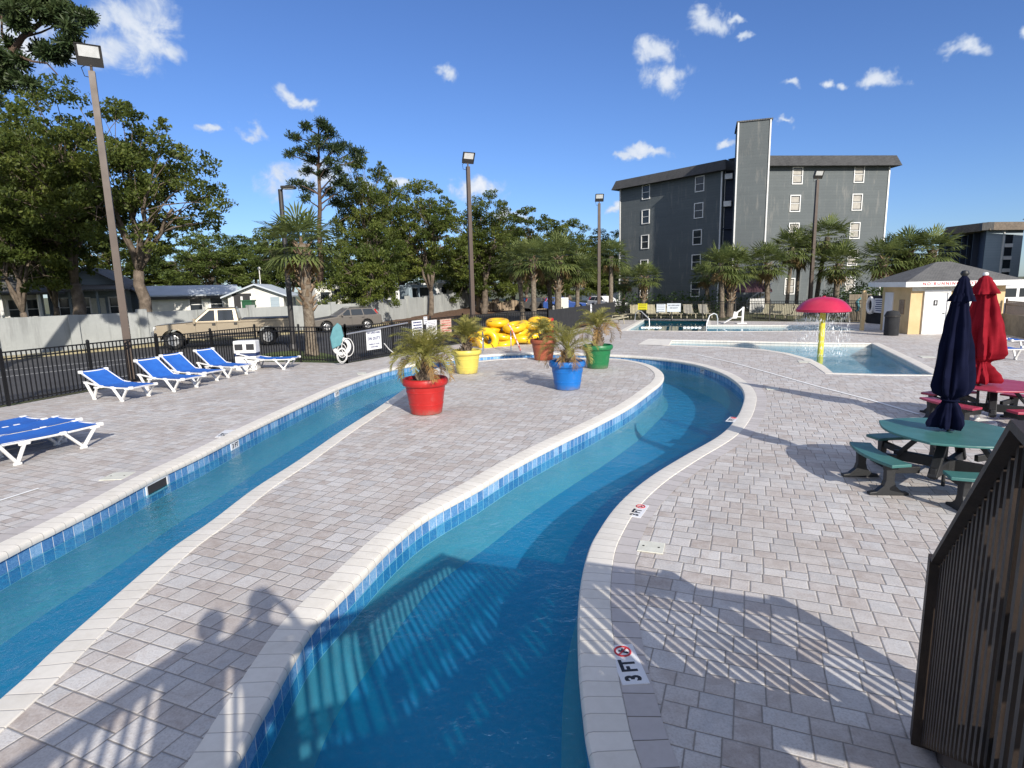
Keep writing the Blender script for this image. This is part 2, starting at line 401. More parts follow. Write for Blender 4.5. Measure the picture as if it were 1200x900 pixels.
    D['shingle_dark'] = shingle_material('charcoal_shingles', (.065,.066,.068), (.045,.046,.048))
    D['shingle_brown'] = shingle_material('brown_shingles', (.16,.13,.10), (.11,.09,.07))
    D['trim_white'] = M_('white_trim_paint', (.78,.78,.76), (.68,.68,.66), .5, scale=2)
    D['window_glass'] = M_('window_glass', (.035,.042,.05), (.022,.027,.032), .06, scale=.4)
    D['blind'] = M_('window_blind', (.42,.40,.35), (.32,.30,.27), .7, scale=3)
    D['stucco'] = M_('yellow_stucco', (.66,.49,.27), (.56,.41,.215), .85, scale=1.4, bump=.25, bscale=40, bdist=.006)
    D['door_white'] = M_('white_door_paint', (.78,.79,.80), (.72,.73,.74), .4, scale=2)
    D['text_red'] = M_('red_lettering', (.50,.03,.04), None, .5)
    D['text_black'] = M_('black_lettering', (.015,.015,.018), None, .5)
    D['text_blue'] = M_('navy_lettering', (.03,.045,.16), None, .5)
    D['sign_white'] = M_('white_sign_face', (.76,.77,.78), (.70,.71,.72), .4, scale=3)
    D['sign_yellow'] = M_('yellow_sign_face', (.75,.68,.03), None, .4)
    D['sign_tan'] = M_('faded_notice', (.62,.50,.42), (.40,.26,.20), .6, scale=14)
    D['mush_red'] = M_('red_mushroom_gelcoat', (.48,.020,.065), (.40,.016,.055), .32, scale=2, coat=.2)
    D['mush_yellow'] = M_('yellow_pipe_paint', (.75,.62,.045), (.64,.53,.04), .35, scale=3)
    D['tube_yellow'] = M_('yellow_vinyl', (.78,.50,.012), (.68,.41,.01), .28, scale=3, coat=.2)
    D['tube_orange'] = M_('orange_yellow_vinyl', (.80,.46,.011), (.70,.39,.010), .3, scale=3, coat=.2)
    D['table_green'] = M_('teal_green_plastic_lumber', (.050,.165,.155), (.040,.135,.128), .42, scale=3, bump=.1, bscale=50)
    D['table_red'] = M_('wine_red_plastic_lumber', (.36,.035,.075), (.29,.028,.06), .42, scale=3, bump=.1, bscale=50)
    D['frame_black'] = M_('black_plastic_lumber', (.016,.017,.019), (.011,.012,.013), .5, scale=5, bump=.2, bscale=40)
    D['navy_cloth'] = M_('navy_umbrella_cloth', (.0030,.0048,.022), (.0022,.0034,.015), .9, spec=.12, scale=4, bump=.25, bscale=150, bdist=.002)
    D['red_cloth'] = M_('red_umbrella_cloth', (.24,.007,.017), (.18,.005,.012), .85, spec=.15, scale=4, bump=.25, bscale=150, bdist=.002)
    D['maroon_cloth'] = M_('maroon_cloth', (.06,.025,.035), None, .8)
    D['truck_paint'] = M_('champagne_car_paint', (.36,.30,.215), (.34,.285,.205), .34, metal=.35, scale=2, coat=.25)
    D['truck_dark'] = M_('reflection_and_line_brown', (.07,.055,.042), (.06,.047,.036), .25, coat=.5)  # dark reflection on bonnet and roof put into the colour; also the body line
    D['dark_trim'] = M_('dark_vehicle_trim', (.03,.028,.026), (.02,.019,.018), .5, scale=3)
    D['suv_paint'] = M_('bronze_car_paint', (.17,.155,.135), (.155,.14,.125), .32, metal=.25, scale=2, coat=.25)
    D['blue_paint'] = M_('blue_car_paint', (.02,.07,.28), None, .3, coat=.5)
    D['white_paint'] = M_('white_vehicle_paint', (.76,.76,.75), (.70,.70,.69), .35, coat=.3)
    D['rubber'] = M_('tyre_rubber', (.018,.018,.018), (.012,.012,.012), .85, scale=8)
    D['alloy'] = M_('alloy_wheel', (.62,.62,.61), (.5,.5,.5), .3, metal=.8)
    D['lens_red'] = M_('red_lamp_lens', (.45,.015,.012), None, .2)
    D['lens_clear'] = M_('clear_lamp_lens', (.65,.66,.66), None, .15)
    D['metal_roof'] = M_('pale_metal_roof', (.50,.55,.60), (.42,.47,.52), .55, metal=0, scale=1)
    D['cream'] = M_('cream_siding', (.72,.71,.66), (.62,.61,.56), .7, scale=1.2)
    D['bluegrey'] = siding_material('blue_grey_house_siding', (.23,.28,.32), (.19,.23,.27), .2, .05)
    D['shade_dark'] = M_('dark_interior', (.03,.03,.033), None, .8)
    D['bin_green'] = M_('green_bin', (.02,.10,.045), None, .5)
    D['bin_blue'] = M_('navy_band', (.02,.04,.12), None, .5)
    D['log'] = M_('weathered_log', (.36,.28,.19), (.22,.16,.11), .9, scale=4, bump=.6)
    D['rope'] = M_('white_rope', (.72,.72,.70), None, .8)
    D['teal_cloth'] = M_('teal_vinyl', (.085,.25,.28), (.065,.20,.23), .6)
    D['pole_alu'] = M_('aluminium_pole', (.55,.56,.57), None, .35, metal=.7)
    D['screen_mesh'] = M_('black_windscreen_mesh', (.022,.024,.027), (.016,.017,.02), .9, scale=3)
    D['tan_screen'] = M_('tan_fence_boards', (.26,.22,.16), (.19,.16,.115), .85, scale=3)
    D['skin'] = M_('skin', (.50,.30,.21), None, .5)
    D['hair'] = M_('hair', (.05,.03,.02), None, .6)
    D['shirt'] = M_('cotton_shirt', (.35,.36,.40), None, .8)
    D['shirt_b'] = M_('cotton_shirt_dark', (.12,.14,.2), None, .8)
    D['spray'] = spray_material()
    D['lid'] = M_('pale_skimmer_lid', (.66,.66,.58), (.54,.54,.47), .6, scale=8)

def pot_material(name, c):
    m, t, p = newmat(name); P = coords(t); x, y, z = t.sep(P)
    b = t.mix(t.rng(t.noise(P, 3, 5, .65), .3, .7), tuple(k*.82 for k in c), c)
    b = t.mix(t.rng(t.noise(t.vm('MULTIPLY', P, (1, 1, .35)), 7, 6, .75), .58, .74, 0, .45), b, tuple(.35*k+.14 for k in c))
    b = t.mix(t.m('MULTIPLY', t.rng(z, .0, .16, 1, 0), t.rng(t.noise(P, 9, 5, .7), .38, .62, .1, .75)), b, (.17,.14,.11))
    b = t.mix(t.rng(t.noise(P, 38, 3, .6), .70, .74, 0, .5), b, (.5,.48,.44))
    t.put(p.inputs['Base Color'], b); t.put(p.inputs['Roughness'], t.rng(t.noise(P, 6, 5, .7), .3, .7, .28, .55))
    t.put(p.inputs['Normal'], t.bump(t.noise(P, 30, 4), .06, .004)); return m
def wall_material():
    m, t, p = newmat('grey_block_wall'); P = geopos(t); x, y, z = t.sep(P)
    n = t.noise(P, .8, 5, .65); s = t.noise(t.vm('MULTIPLY', P, (1, 1, .12)), 1.6, 5, .7)
    b = t.mix(t.rng(n, .3, .7), (.32,.335,.325), (.385,.40,.385))
    b = t.mix(t.rng(s, .53, .75, 0, .7), b, (.15,.155,.15))
    hz = t.m('FRACT', t.m('DIVIDE', z, .205)); b = t.mix(t.rng(hz, 0, .05, .25, 0), b, (.24,.25,.245))
    b = t.mix(t.rng(t.noise(P, 11, 4, .7), .5, .75, 0, .3), b, (.28,.285,.28))
    t.put(p.inputs['Base Color'], b); p.inputs['Roughness'].default_value = .9
    t.put(p.inputs['Normal'], t.bump(t.noise(P, 18, 4), .3, .015)); return m
def spray_material():
    m, t, p = newmat('falling_water'); m.node_tree.nodes.remove(p); P = coords(t)
    n = t.noise(t.vm('MULTIPLY', P, (1, 1, .28)), 26, 3, .6)
    n2 = t.noise(P, 3, 2)
    tr = t.node('ShaderNodeBsdfTransparent'); gl = t.node('ShaderNodeBsdfPrincipled')
    gl.inputs['Base Color'].default_value = (.85,.88,.9,1); gl.inputs['Roughness'].default_value = .15
    mx = t.node('ShaderNodeMixShader')
    t.put(mx.inputs[0], t.m('MULTIPLY', t.rng(n, .52, .66), t.rng(n2, .40, .6, .15, .8)))
    t.put(mx.inputs[1], tr.outputs[0]); t.put(mx.inputs[2], gl.outputs[0])
    t.put(m.node_tree.nodes['Material Output'].inputs['Surface'], mx.outputs[0]); return m
setup_materials()

# ------------------------------------------------------------------ light and sky
SUN_DIR = Vector((0.4125, -0.9010, 0)).normalized(); SUN_EL = rad(26.6)
sd = Vector((SUN_DIR.x*math.cos(SUN_EL), SUN_DIR.y*math.cos(SUN_EL), math.sin(SUN_EL)))
sl = bpy.data.lights.new('sun', 'SUN'); sl.energy = 4.0; sl.angle = rad(.53); sl.color = (1, .93, .83)
so = bpy.data.objects.new('sun', sl); COL.objects.link(so); so.rotation_euler = sd.to_track_quat('Z', 'Y').to_euler(); so.location = (20, -40, 30)
def make_world():
    w = bpy.data.worlds.new('World'); sc.world = w; w.use_nodes = True; t = NT(w.node_tree)
    bg = w.node_tree.nodes['Background']
    sky = t.node('ShaderNodeTexSky', sky_type='NISHITA'); sky.sun_disc = False
    sky.sun_elevation = SUN_EL; sky.sun_rotation = math.atan2(SUN_DIR.x, SUN_DIR.y)
    sky.air_density = 1.0; sky.dust_density = .25; sky.ozone_density = 2.5; sky.altitude = 0
    d = coords(t, 'Generated')
    dn = t.vm('ADD', d, t.vm('SCALE', t.vm('SUBTRACT', t.noise(d, 9, 5, .6, out='Color'), (.5, .5, .5)), scale=.10))
    clouds = [(138,30,50,33),(190,54,24,11),(118,62,30,15),(338,117,22,9),(358,122,14,8),(293,153,22,9),(250,153,11,5),(512,83,15,9),(768,66,24,14),(778,99,27,16),
              (832,21,26,13),(860,14,14,5),(868,38,12,5),(757,176,27,7),(727,184,16,6),(1033,89,18,10),(996,95,10,5),(975,96,9,5),(1122,62,20,8),(918,103,10,5),
              (360,212,50,20),(562,224,30,11),(852,162,9,5),(908,154,10,4),(20,60,50,34),(726,247,9,5),(1195,50,10,5),(420,222,26,9),(590,250,40,9),(470,215,20,6)]
    acc = None
    for cx, cy, a, b in clouds:
        c = ray(cx, cy).normalized(); tx = (ray(cx+8, cy).normalized()-c).normalized(); ty = c.cross(tx).normalized()
        k = FPX*1.0/(1+((cx-600)**2+(cy-450)**2)/FPX**2)**.75
        wa, wb = a*1.25/FPX*.8, b*1.35/FPX*.8
        q = t.vm('SUBTRACT', dn, tuple(c))
        u = t.vm('DOT_PRODUCT', q, tuple(tx/wa)); v = t.vm('DOT_PRODUCT', q, tuple(ty/wb)); z = t.vm('DOT_PRODUCT', q, tuple(c/.4))
        r = t.vm('LENGTH', t.comb(u, v, z))
        acc = r if acc is None else t.m('SMOOTH_MIN', acc, r, .25)
    n = t.noise(d, 26, 6, .58, .4)
    den = t.m('ADD', t.m('SUBTRACT', 1.0, acc), t.m('MULTIPLY', t.m('SUBTRACT', n, .5), 2.4))
    mask = t.rng(den, .02, .85, 0, 1, True)
    n2 = t.noise(d, 22, 5, .6)
    shade = t.mix(t.rng(den, .3, 1.3), (4.2,4.9,6.0), t.mix(t.rng(n2, .35, .65), (5.0,5.5,6.3), (6.9,6.95,7.1)))
    hs = t.node('ShaderNodeHueSaturation'); hs.inputs['Saturation'].default_value = 1.0; hs.inputs['Value'].default_value = 1.0
    t.put(hs.inputs['Color'], sky.outputs[0])
    dx, dy, dz = t.sep(d)
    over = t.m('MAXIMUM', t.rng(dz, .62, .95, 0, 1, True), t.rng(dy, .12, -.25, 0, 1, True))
    fill_cloud = t.m('MULTIPLY', over, t.rng(t.noise(d, 3.2, 5, .6), .36, .62, .15, .85, True))  # unseen cloud cover added overhead and behind the camera to lift the shadows
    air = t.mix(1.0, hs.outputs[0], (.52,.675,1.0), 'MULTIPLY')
    t.put(bg.inputs['Color'], t.mix(t.m('MULTIPLY', mask, .93), t.mix(fill_cloud, air, (6.4,6.5,6.8)), shade)); bg.inputs['Strength'].default_value = .096
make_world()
sc.view_settings.view_transform = 'Standard'; sc.view_settings.look = 'None'
sc.view_settings.exposure = 0.58; sc.view_settings.gamma = 1; sc.view_settings.use_curve_mapping = False
sc.render.engine = 'CYCLES'
cy = sc.cycles; cy.max_bounces = 8; cy.transparent_max_bounces = 16; cy.diffuse_bounces = 3; cy.glossy_bounces = 3; cy.use_denoising = True
cy.caustics_reflective = False; cy.caustics_refractive = False; cy.sample_clamp_indirect = 6

# ------------------------------------------------------------------ setting: outlines
def smooth(pts, n=6, closed=False):
    """Catmull-Rom through 2D points"""
    pts = [Vector((p[0], p[1])) for p in pts]; N = len(pts); out = []
    for i in range(N if closed else N-1):
        p0 = pts[(i-1) % N] if closed or i > 0 else pts[0]*2-pts[1]
        p1 = pts[i]; p2 = pts[(i+1) % N]
        p3 = pts[(i+2) % N] if closed or i+2 < N else pts[-1]*2-pts[-2]
        for k in range(n):
            s = k/n
            out.append(.5*((2*p1)+(p2-p0)*s+(2*p0-5*p1+4*p2-p3)*s*s+(3*p1-p0-3*p2+p3)*s**3))
    if not closed: out.append(pts[-1])
    return out
def area(p): return sum(p[i-1][0]*p[i][1]-p[i][0]*p[i-1][1] for i in range(len(p)))/2
def fill(name, loops, z, mat, kind='structure', label=None):
    """flat sheet bounded by the loops, even-odd"""
    vs = []; es = []
    for lp in loops:
        o = len(vs); n = len(lp); vs += [Vector((p[0], p[1])) for p in lp]; es += [(o+i, o+(i+1) % n) for i in range(n)]
    cv, ce, cf, *_ = delaunay_2d_cdt(vs, es, [], 0, 1e-5)
    def inside(x, y):
        c = False
        for lp in loops:
            for i in range(len(lp)):
                x0, y0 = lp[i-1][0], lp[i-1][1]; x1, y1 = lp[i][0], lp[i][1]
                if (y0 > y) != (y1 > y) and x < (x1-x0)*(y-y0)/(y1-y0)+x0: c = not c
        return c
    keep = []
    for f in cf:
        x = sum(cv[k].x for k in f)/len(f); y = sum(cv[k].y for k in f)/len(f)
        if inside(x, y): keep.append(tuple(f))
    me = bpy.data.meshes.new(name); me.from_pydata([(v.x, v.y, z) for v in cv], [], keep); me.update()
    if len(me.polygons) and me.polygons[0].normal.z < 0: me.flip_normals()
    r = link(name, me, mat); r['kind'] = kind
    return r
def normals2(p, closed=True):
    N = len(p); out = []
    for i in range(N):
        a = p[i-1] if closed or i > 0 else p[i]; b = p[(i+1) % N] if closed or i < N-1 else p[i]
        t = (b-a).normalized(); out.append(Vector((t.y, -t.x)))     # right-hand side
    return out
def sweep(name, path, prof, mat, closed=True, side=1, smoothang=None):
    """profile (offset to the right of the path * side, z) swept; UV u in metres along, v across"""
    p = [Vector(q) for q in path]; nn = normals2(p, closed); N = len(p); m = MB(); L = [0]
    for i in range(N): L.append(L[-1]+(p[(i+1) % N]-p[i]).length)
    V = [0]
    for a, b in zip(prof, prof[1:]): V.append(V[-1]+math.hypot(a[0]-b[0], a[1]-b[1]))
    K = len(prof)
    vs = [(p[i].x+nn[i].x*o*side, p[i].y+nn[i].y*o*side, z) for i in range(N) for o, z in prof]
    fs = []; uv = []
    for i in range(N if closed else N-1):
        j = (i+1) % N
        for k in range(K-1):
            fs.append((i*K+k, j*K+k, j*K+k+1, i*K+k+1)); uv.append([(L[i], V[k]), (L[i+1], V[k]), (L[i+1], V[k+1]), (L[i], V[k+1])])
    m.add(vs, fs, None, uv)
    return m.build(name, mat, smooth=smoothang or 35)

# river: outer bank, seen edge of the coping (surveyed), closed out of sight beneath and behind the bridge
outer_px = [(0,650),(60,620),(120,590),(182,557),(237,531),(300,499),(368,467),(400,452.5),(430,441),(455,433),(486,427),(525,421.5),(566,416.5),(615,414),(660,414),(715,416.2),(750,418.2),(783,421.5),(817,427.5),
            (847,437.5),(866,450),(873,461),(872,473),(864,490),(845,510),(802,535),(762,560),(727,590),(702,625),(690,653),(682,700),(682,767),(688,833),(700,900)]
outer_pts = [G(*p).xy for p in outer_px]
outer_pts += [Vector(q) for q in ((.52,1.6),(.75,.2),(.95,-1.6),(.8,-3.6),(.1,-5.4),(-1.4,-6.5),(-3.2,-6.2),(-4.6,-4.8),(-5.25,-2.5),(-5.42,0),(-5.48,3))]
OUT = smooth(outer_pts, 5, True)
isl_px = [(600,420),(655,419.3),(715,420),(742,423),(762,428),(774,435),(777,442),(773,449),(763,457),(738,475),(700,495.5),(650,520),(602,545),(560,570),(500,603),(460,634),(417,677),(367,728),(335,777),(315,813),(299,840),(265,900)]
isl_pts = [G(*p).xy for p in isl_px]
isl_pts += [Vector(q) for q in ((-1.72,1.5),(-1.7,-.2),(-1.75,-1.8),(-2.1,-3.0),(-2.7,-3.3),(-3.2,-2.7),(-3.45,-1.2),(-3.5,.6),(-3.5,2.0))]
isl_pts += [G(*p).xy for p in [(0,822),(67,760),(133,702),(200,645),(250,610),(300,572),(350,540),(400,505.5),(440,480),(468,460.5),(486,447),(503,435.5),(522,429),(556,423.5)]]
ISL = smooth(isl_pts, 5, True)
if area(OUT) < 0: OUT.reverse()
if area(ISL) < 0: ISL.reverse()
# wading pool with the mushroom, and the swimming pool behind
wade_px = [(787,398.6),(850,399.6),(905,401),(965,402),(1022,402.3),(1060,421),(1095,439.5),(1035,438.5),(976,437.2),(966,429),(950,421),(925,414.2),(895,409.5),(850,406.3),(810,405),(783,404.6)]
WADE = [G(*p).xy for p in wade_px]
entry_px = [(747,404.3),(760,397.2),(788,398.2),(783,405)]
pool_px = [(733,387.3),(757,373.8),(828,374),(829,381),(977,381.5),(1008,387.5),(828,388.2)]
POOL = [G(*p).xy for p in pool_px]
for L in (WADE, POOL):
    if area(L) < 0: L.reverse()
# fence survey (pickets 1.37 m)
FH = 1.37
fA0 = Vector((-16.2, 5.8)); fA = Vector((-12.75, 14.45)); fB = G(298,383,FH).xy; fC = G(404,383,FH).xy
fD = G(542,369.6,FH).xy; fE = G(641.7,364,FH).xy; fF = G(720,354,FH).xy; fG = G(862,353,FH).xy; fH = G(1040,352,FH).xy
DECK = [Vector((-20,-30)), fA0, fA, fB, fC, fD, fE, fF, fG, fH, Vector((34,41)), Vector((46,36)), Vector((46,-30))]
fill('pool_deck', [DECK, OUT, WADE, POOL], 0.0, MAT['paver'])
fill('island_deck', [ISL], 0.0, MAT['paver'])
big = [(-1500,-800),(1500,-800),(1500,2400),(-1500,2400)]
fill('ground', [big, DECK], -.03, MAT['ground'])
wall_pts = [Vector((-30.0,18.6)), Vector((-23.6,26.4)), Vector((-11.2,45.2)), Vector((-2.6,70.0))]
lot = [Vector((-60,-30)), Vector((-28.5,17.0)), Vector((-22.6,25.6)), Vector((-10.2,44.6)), Vector((-1.2,66)), Vector((5,85)), Vector((16,85)), Vector((12,54)), fF+Vector((-.2,.4)), fE+Vector((0,.3)), fD+Vector((-.3,.3)), fC+Vector((-.2,.35)), fB+Vector((-.5,.3)), fA+Vector((-.5,0)), fA0+Vector((-.5,0)), Vector((-20.5,-30))]
fill('car_park', [lot], -.022, MAT['asphalt'])
fill('lawn', [smooth([G(*p).xy for p in [(312,428),(303,417),(330,411.5),(372,412.5),(398,419),(402,425.5),(360,427.2)]], 4, True)], -.006, MAT['grass'])

COP = [(-.012,-.078),(-.026,-.070),(-.030,-.045),(-.027,-.016),(-.012,.004),(.02,.012),(.240,.012),(.247,.004),(.247,-.03)]
structure(sweep('river_coping', OUT, COP, MAT['coping']))
structure(sweep('island_coping', ISL, COP, MAT['coping'], side=-1))
structure(sweep('deck_border_course', OUT, [(.250,.006),(.462,.006)], MAT['border']))
structure(sweep('pool_wall_tile', OUT, [(0,-.08),(0,-.385)], MAT['tile']))
structure(sweep('island_wall_tile', ISL, [(0,-.08),(0,-.385)], MAT['tile']))
FLO = -.84
structure(sweep('river_wall_plaster', OUT, [(.004,-.383),(.002,-.56),(-.03,-.70),(-.16,FLO)], MAT['cove']))
structure(sweep('island_wall_plaster', ISL, [(.004,-.383),(.002,-.56),(-.03,-.70),(-.16,FLO)], MAT['cove'], side=-1))
fill('river_floor', [OUT, ISL], FLO+.002, MAT['plaster'])
WL = -.225
def inset(P, d): 
    nn = normals2(P); return [p-n*d for p, n in zip(P, nn)]
fill('river_water', [inset(OUT, -.0015), inset(ISL, .0015)], WL, MAT['water'])
COP2 = [(-.012,-.07),(-.03,-.05),(-.03,-.02),(-.01,.006),(.02,.012),(.285,.012),(.292,.004),(.292,-.03)]
def pool(name, loop, depth, mw, mp, wl=-.16):
    structure(sweep(name+'_coping', loop, COP2, MAT['coping']))
    structure(sweep(name+'_wall', loop, [(0,-.06),(0,-.20)], MAT['coping']))
    structure(sweep(name+'_plaster', loop, [(.004,-.195),(.004,-depth)], mp))
    fill(name+'_floor', [loop], -depth+.002, mp); fill(name+'_water', [inset(loop, -.0015)], wl, mw)
WADE2 = smooth(WADE[:1]+WADE[1:], 1, True)
pool('wading_pool', WADE2, .55, MAT['water_wade'], MAT['plaster_pale'], -.15)
pool('swimming_pool', POOL, .9, MAT['water_far'], MAT['plaster_pale'], -.12)
fill('pool_entry_slab', [[G(*p).xy for p in entry_px]], .016, MAT['slab'])

# kerb and planting strip along the block wall, stall lines, berm
def ribbon(name, a, b, w, z, mat, h=0):
    a = Vector((a[0], a[1])); b = Vector((b[0], b[1])); d = (b-a).normalized(); n = Vector((-d.y, d.x))*w/2
    m = MB()
    if h: m.prism([a-n, b-n, b+n, a+n], z, z+h)
    else: m.add([(*(a-n), z), (*(b-n), z), (*(b+n), z), (*(a+n), z)], [(0,1,2,3)])
    return structure(m.build(name, mat))
def off(a, b, d):
    t = (Vector(b)-Vector(a)).normalized(); return Vector((t.y, -t.x))*d
for i in range(3):
    a, b = wall_pts[i], wall_pts[i+1]; o = off(a, b, .95)
    ribbon('kerb', a+o, b+o, .9, -.02, MAT['kerb'], .13)
# bark berm at the far end of the wall
bm_pts = []
m = MB(); A_, B_ = wall_pts[2], wall_pts[3]
for i in range(25):
    s = i/24; c = A_.lerp(B_, s); o = off(A_, B_, 1); hgt = .05+.75*s
    for q, zz in ((-.6, hgt), (.3, hgt*.95), (1.3, hgt*.55), (2.4+1.2*s, -.03)):
        p = c+o*q; m.v.append((p.x, p.y, zz+random.uniform(-.03, .03)))
for i in range(24):
    for k in range(3): m.f.append((i*4+k, i*4+k+1, i*4+4+k+1, i*4+4+k))
structure(m.build('bark_berm', MAT['mulch'], smooth=60))
ribbon('stall_line', G(0,441.5), G(190,421), .11, -.018, MAT['paint_line'])
ribbon('stall_line', G(0,434), G(190,416.5), .11, -.018, MAT['paint_line'])
ribbon('stall_line', G(95,447), G(170,437), .11, -.018, MAT['paint_line'])
fill('road_line', [[G(560,395).xy, G(470,383).xy, G(470,382.4).xy, G(562,394.2).xy]], -.017, MAT['paint_line'])
# thin white drain strips let into the pavers
def strip_px(name, pts, w, label):
    m = MB(); P = [G(*p) for p in pts]
    for a, b in zip(P, P[1:]):
        d = (b-a).normalized(); n = Vector((-d.y, d.x, 0))*w/2
        m.add([a-n+Vector((0,0,.009)), b-n+Vector((0,0,.009)), b+n+Vector((0,0,.009)), a+n+Vector((0,0,.009))], [(0,1,2,3)])
    return tag(m.build(name, MAT['drain']), label, 'drain')
strip_px('deck_drain', [(818,416),(860,425.5),(905,438),(960,453.5),(1020,469),(1078,486)], .085, 'long thin white drain strip crossing the pavers toward the wading pool side')
strip_px('deck_drain', [(-60,604),(0,587),(46,572.5)], .06, 'short white drain strip in the left deck beside the three flat loungers')
strip_px('deck_drain', [(645,411),(700,410.6),(770,412),(818,416)], .07, 'faint white drain strip behind the far bank of the river')
strip_px('deck_drain', [(700,397),(745,396.8)], .09, 'short white drain strip in front of the swimming pool')

# ------------------------------------------------------------------ writing
def text_mesh(body, size, bold=0.0, depth=.002, align='CENTER', spacing=1.0):
    cu = bpy.data.curves.new('lettering', 'FONT'); cu.body = body; cu.size = size; cu.extrude = depth; cu.offset = bold
    cu.align_x = align; cu.align_y = 'CENTER'; cu.space_character = spacing; cu.resolution_u = 3
    o = bpy.data.objects.new('tmp', cu); COL.objects.link(o)
    dg = bpy.context.evaluated_depsgraph_get(); dg.update()
    me = bpy.data.meshes.new_from_object(o.evaluated_get(dg)); bpy.data.objects.remove(o); me.materials.clear(); me.name = 'lettering'
    return me
def letter(name, body, size, mat, parent, M, bold=0.0, depth=.002, spacing=1.0):
    me = text_mesh(body, size, bold, depth, 'CENTER', spacing); me.transform(M)
    return link(name, me, mat, parent)
UPRIGHT = Matrix.Rotation(PI/2, 4, 'X')           # text plane XY -> XZ, readable from -Y

# ------------------------------------------------------------------ depth plaques
def depth_plaque(px, w, l, rz, label, ban=True, group='depth plaques set in the paving'):
    g = G(*px); t = thing('depth_plaque', label, 'sign', (g.x, g.y, .006), rz, group)
    MB().box((0,0,.002), (w, l, .006)).build('plate', MAT['sign_white'], t)
    R = Matrix.Translation((0,0,.006)) @ Matrix.Rotation(PI/2, 4, 'Z')
    letter('lettering', '3 FT', w*.80, MAT['text_black'], t, Matrix.Translation((.0,-l*.17,.006)) @ Matrix.Rotation(PI/2, 4, 'Z') @ Matrix.Diagonal((.82,1,1,1)), .006, .001)
    if not ban: return t
    m = MB(); c = l*.315; r = w*.30
    m.torus(r, r*.14, Matrix.Translation((0,c,.006)), 24, 6); m.bar((-r*.7,c-r*.7,.0075), (r*.7,c+r*.7,.0075), r*.2, .002)
    m.build('no_diving_symbol', MAT['text_red'], t)
    m = MB(); m.bar((-r*.5,c+.2*r,.0065),(r*.35,c-.25*r,.0065), r*.28, .002); m.bar((-r*.1,c+.1*r,.0065),(.1*r,c+.6*r,.0065), r*.2, .002); m.lathe([(.01*r,.005),(r*.2,.005),(r*.2,.008)], 10, Matrix.Translation((r*.5,c-.3*r,0)))
    m.build('diver_figure', MAT['text_black'], t)
    return t
depth_plaque((735.5,779), .19, .44, rad(4), 'white 3 FT depth plaque lying in the striped shade on the right bank')
depth_plaque((747.5,599), .17, .42, rad(-27), 'white 3 FT depth plaque in the sunlit paving above the square pale plate')
depth_plaque((858,492), .17, .42, rad(-32), 'small 3 FT depth plaque beside the outer bend of the river')
depth_plaque((493,425.5), .2, .5, rad(-65), 'small depth plaque behind the red pot near the white notices', False)
depth_plaque((264,508.5), .2, .55, rad(8), 'white depth plaque at the edge of the left bank in front of the loungers', False)
def tile_marker(px, z, rz, label):
    g = G(px[0], px[1], z); t = thing('tile_depth_marker', label, 'sign', g, rz, 'depth markers set in the waterline tiles')
    MB().box((0,0,0), (.30,.012,.14)).build('plate', MAT['sign_white'], t)
    letter('lettering', '3 FT', .12, MAT['text_black'], t, Matrix.Translation((0,-.008,0)) @ UPRIGHT, .002)
def near_on(P, q):
    i = min(range(len(P)), key=lambda k: (P[k]-Vector(q[:2])).length); a, b = P[i-1], P[(i+1) % len(P)]; d = b-a
    return P[i], math.atan2(d.y, d.x)
for px, lab in (((277,523), 'small white 3 FT marker in the left bank tiles'), ((816,434), 'small white 3 FT marker in the tiles of the far river bend'), ((402,461), 'small white 3 FT marker in the tiles beside the red pot')):
    p, an = near_on(OUT, G(px[0], px[1], -.15))
    nrm = Vector((-math.sin(an), math.cos(an)))
    c = p + nrm*.008; rz = an+PI
    if px[0] < 500: pass
    t = thing('tile_depth_marker', lab, 'sign', (c.x, c.y, -.16), rz, 'depth markers set in the waterline tiles')
    MB().box((0,0,0), (.30,.012,.14)).build('plate', MAT['sign_white'], t)
    letter('lettering', '3 FT', .12, MAT['text_black'], t, Matrix.Translation((0,-.008,0)) @ UPRIGHT, .002)
def skimmer_lid(px, w, l, rz, label):
    g = G(*px); t = thing('access_plate', label, 'access plate', (g.x, g.y, .004), rz, 'pale square lids in the paving')
    MB().box((0,0,.004), (w, l, .012)).build('cover', MAT['lid'], t, bevel=.004)
    for sx in (-.3,.3): MB().lathe([(.012,.0105),(.012,.0125)], 10, Matrix.Translation((w*sx,0,0))).build('finger_hole', MAT['rubber'], t)
skimmer_lid((763,642), .26, .25, rad(-20), 'pale square access plate in the paving just above the striped shade')
skimmer_lid((138,558.5), .33, .36, rad(2), 'pale square access plate in the left deck by the short drain strip')
skimmer_lid((943,424), .4, .5, rad(-20), 'pale plate in the pavers near the curved edge of the wading pool')
skimmer_lid((1086,418.5), .4, .5, rad(-20), 'pale plate in the pavers between the wading pool and the white door')
skimmer_lid((905,456), .28, .3, rad(-20), 'small pale plate on the deck beside the far bend and the drain strip')
skimmer_lid((424,438), .3, .5, rad(20), 'pale plate on the deck in front of the fence with the notices')
p, an = near_on(OUT, G(178,570,-.15)); nrm = Vector((-math.sin(an), math.cos(an)))
t = thing('skimmer_mouth', 'dark rectangular skimmer opening in the left bank tiles', 'skimmer', (p.x+nrm.x*.004, p.y+nrm.y*.004, -.17), an+PI)
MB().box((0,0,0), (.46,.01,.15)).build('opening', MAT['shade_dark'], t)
m = MB(); m.box((0,-.006,.085),(.52,.016,.025)); m.box((0,-.006,-.085),(.52,.016,.025)); m.box((.245,-.006,0),(.03,.016,.15)); m.box((-.245,-.006,0),(.03,.016,.15))
m.build('frame', MAT['sign_white'], t)
t = thing('floor_drain', 'dark ring of a floor drain under the water near the left bank', 'drain', (*G(72,660,FLO*.98).xy, FLO+.012))
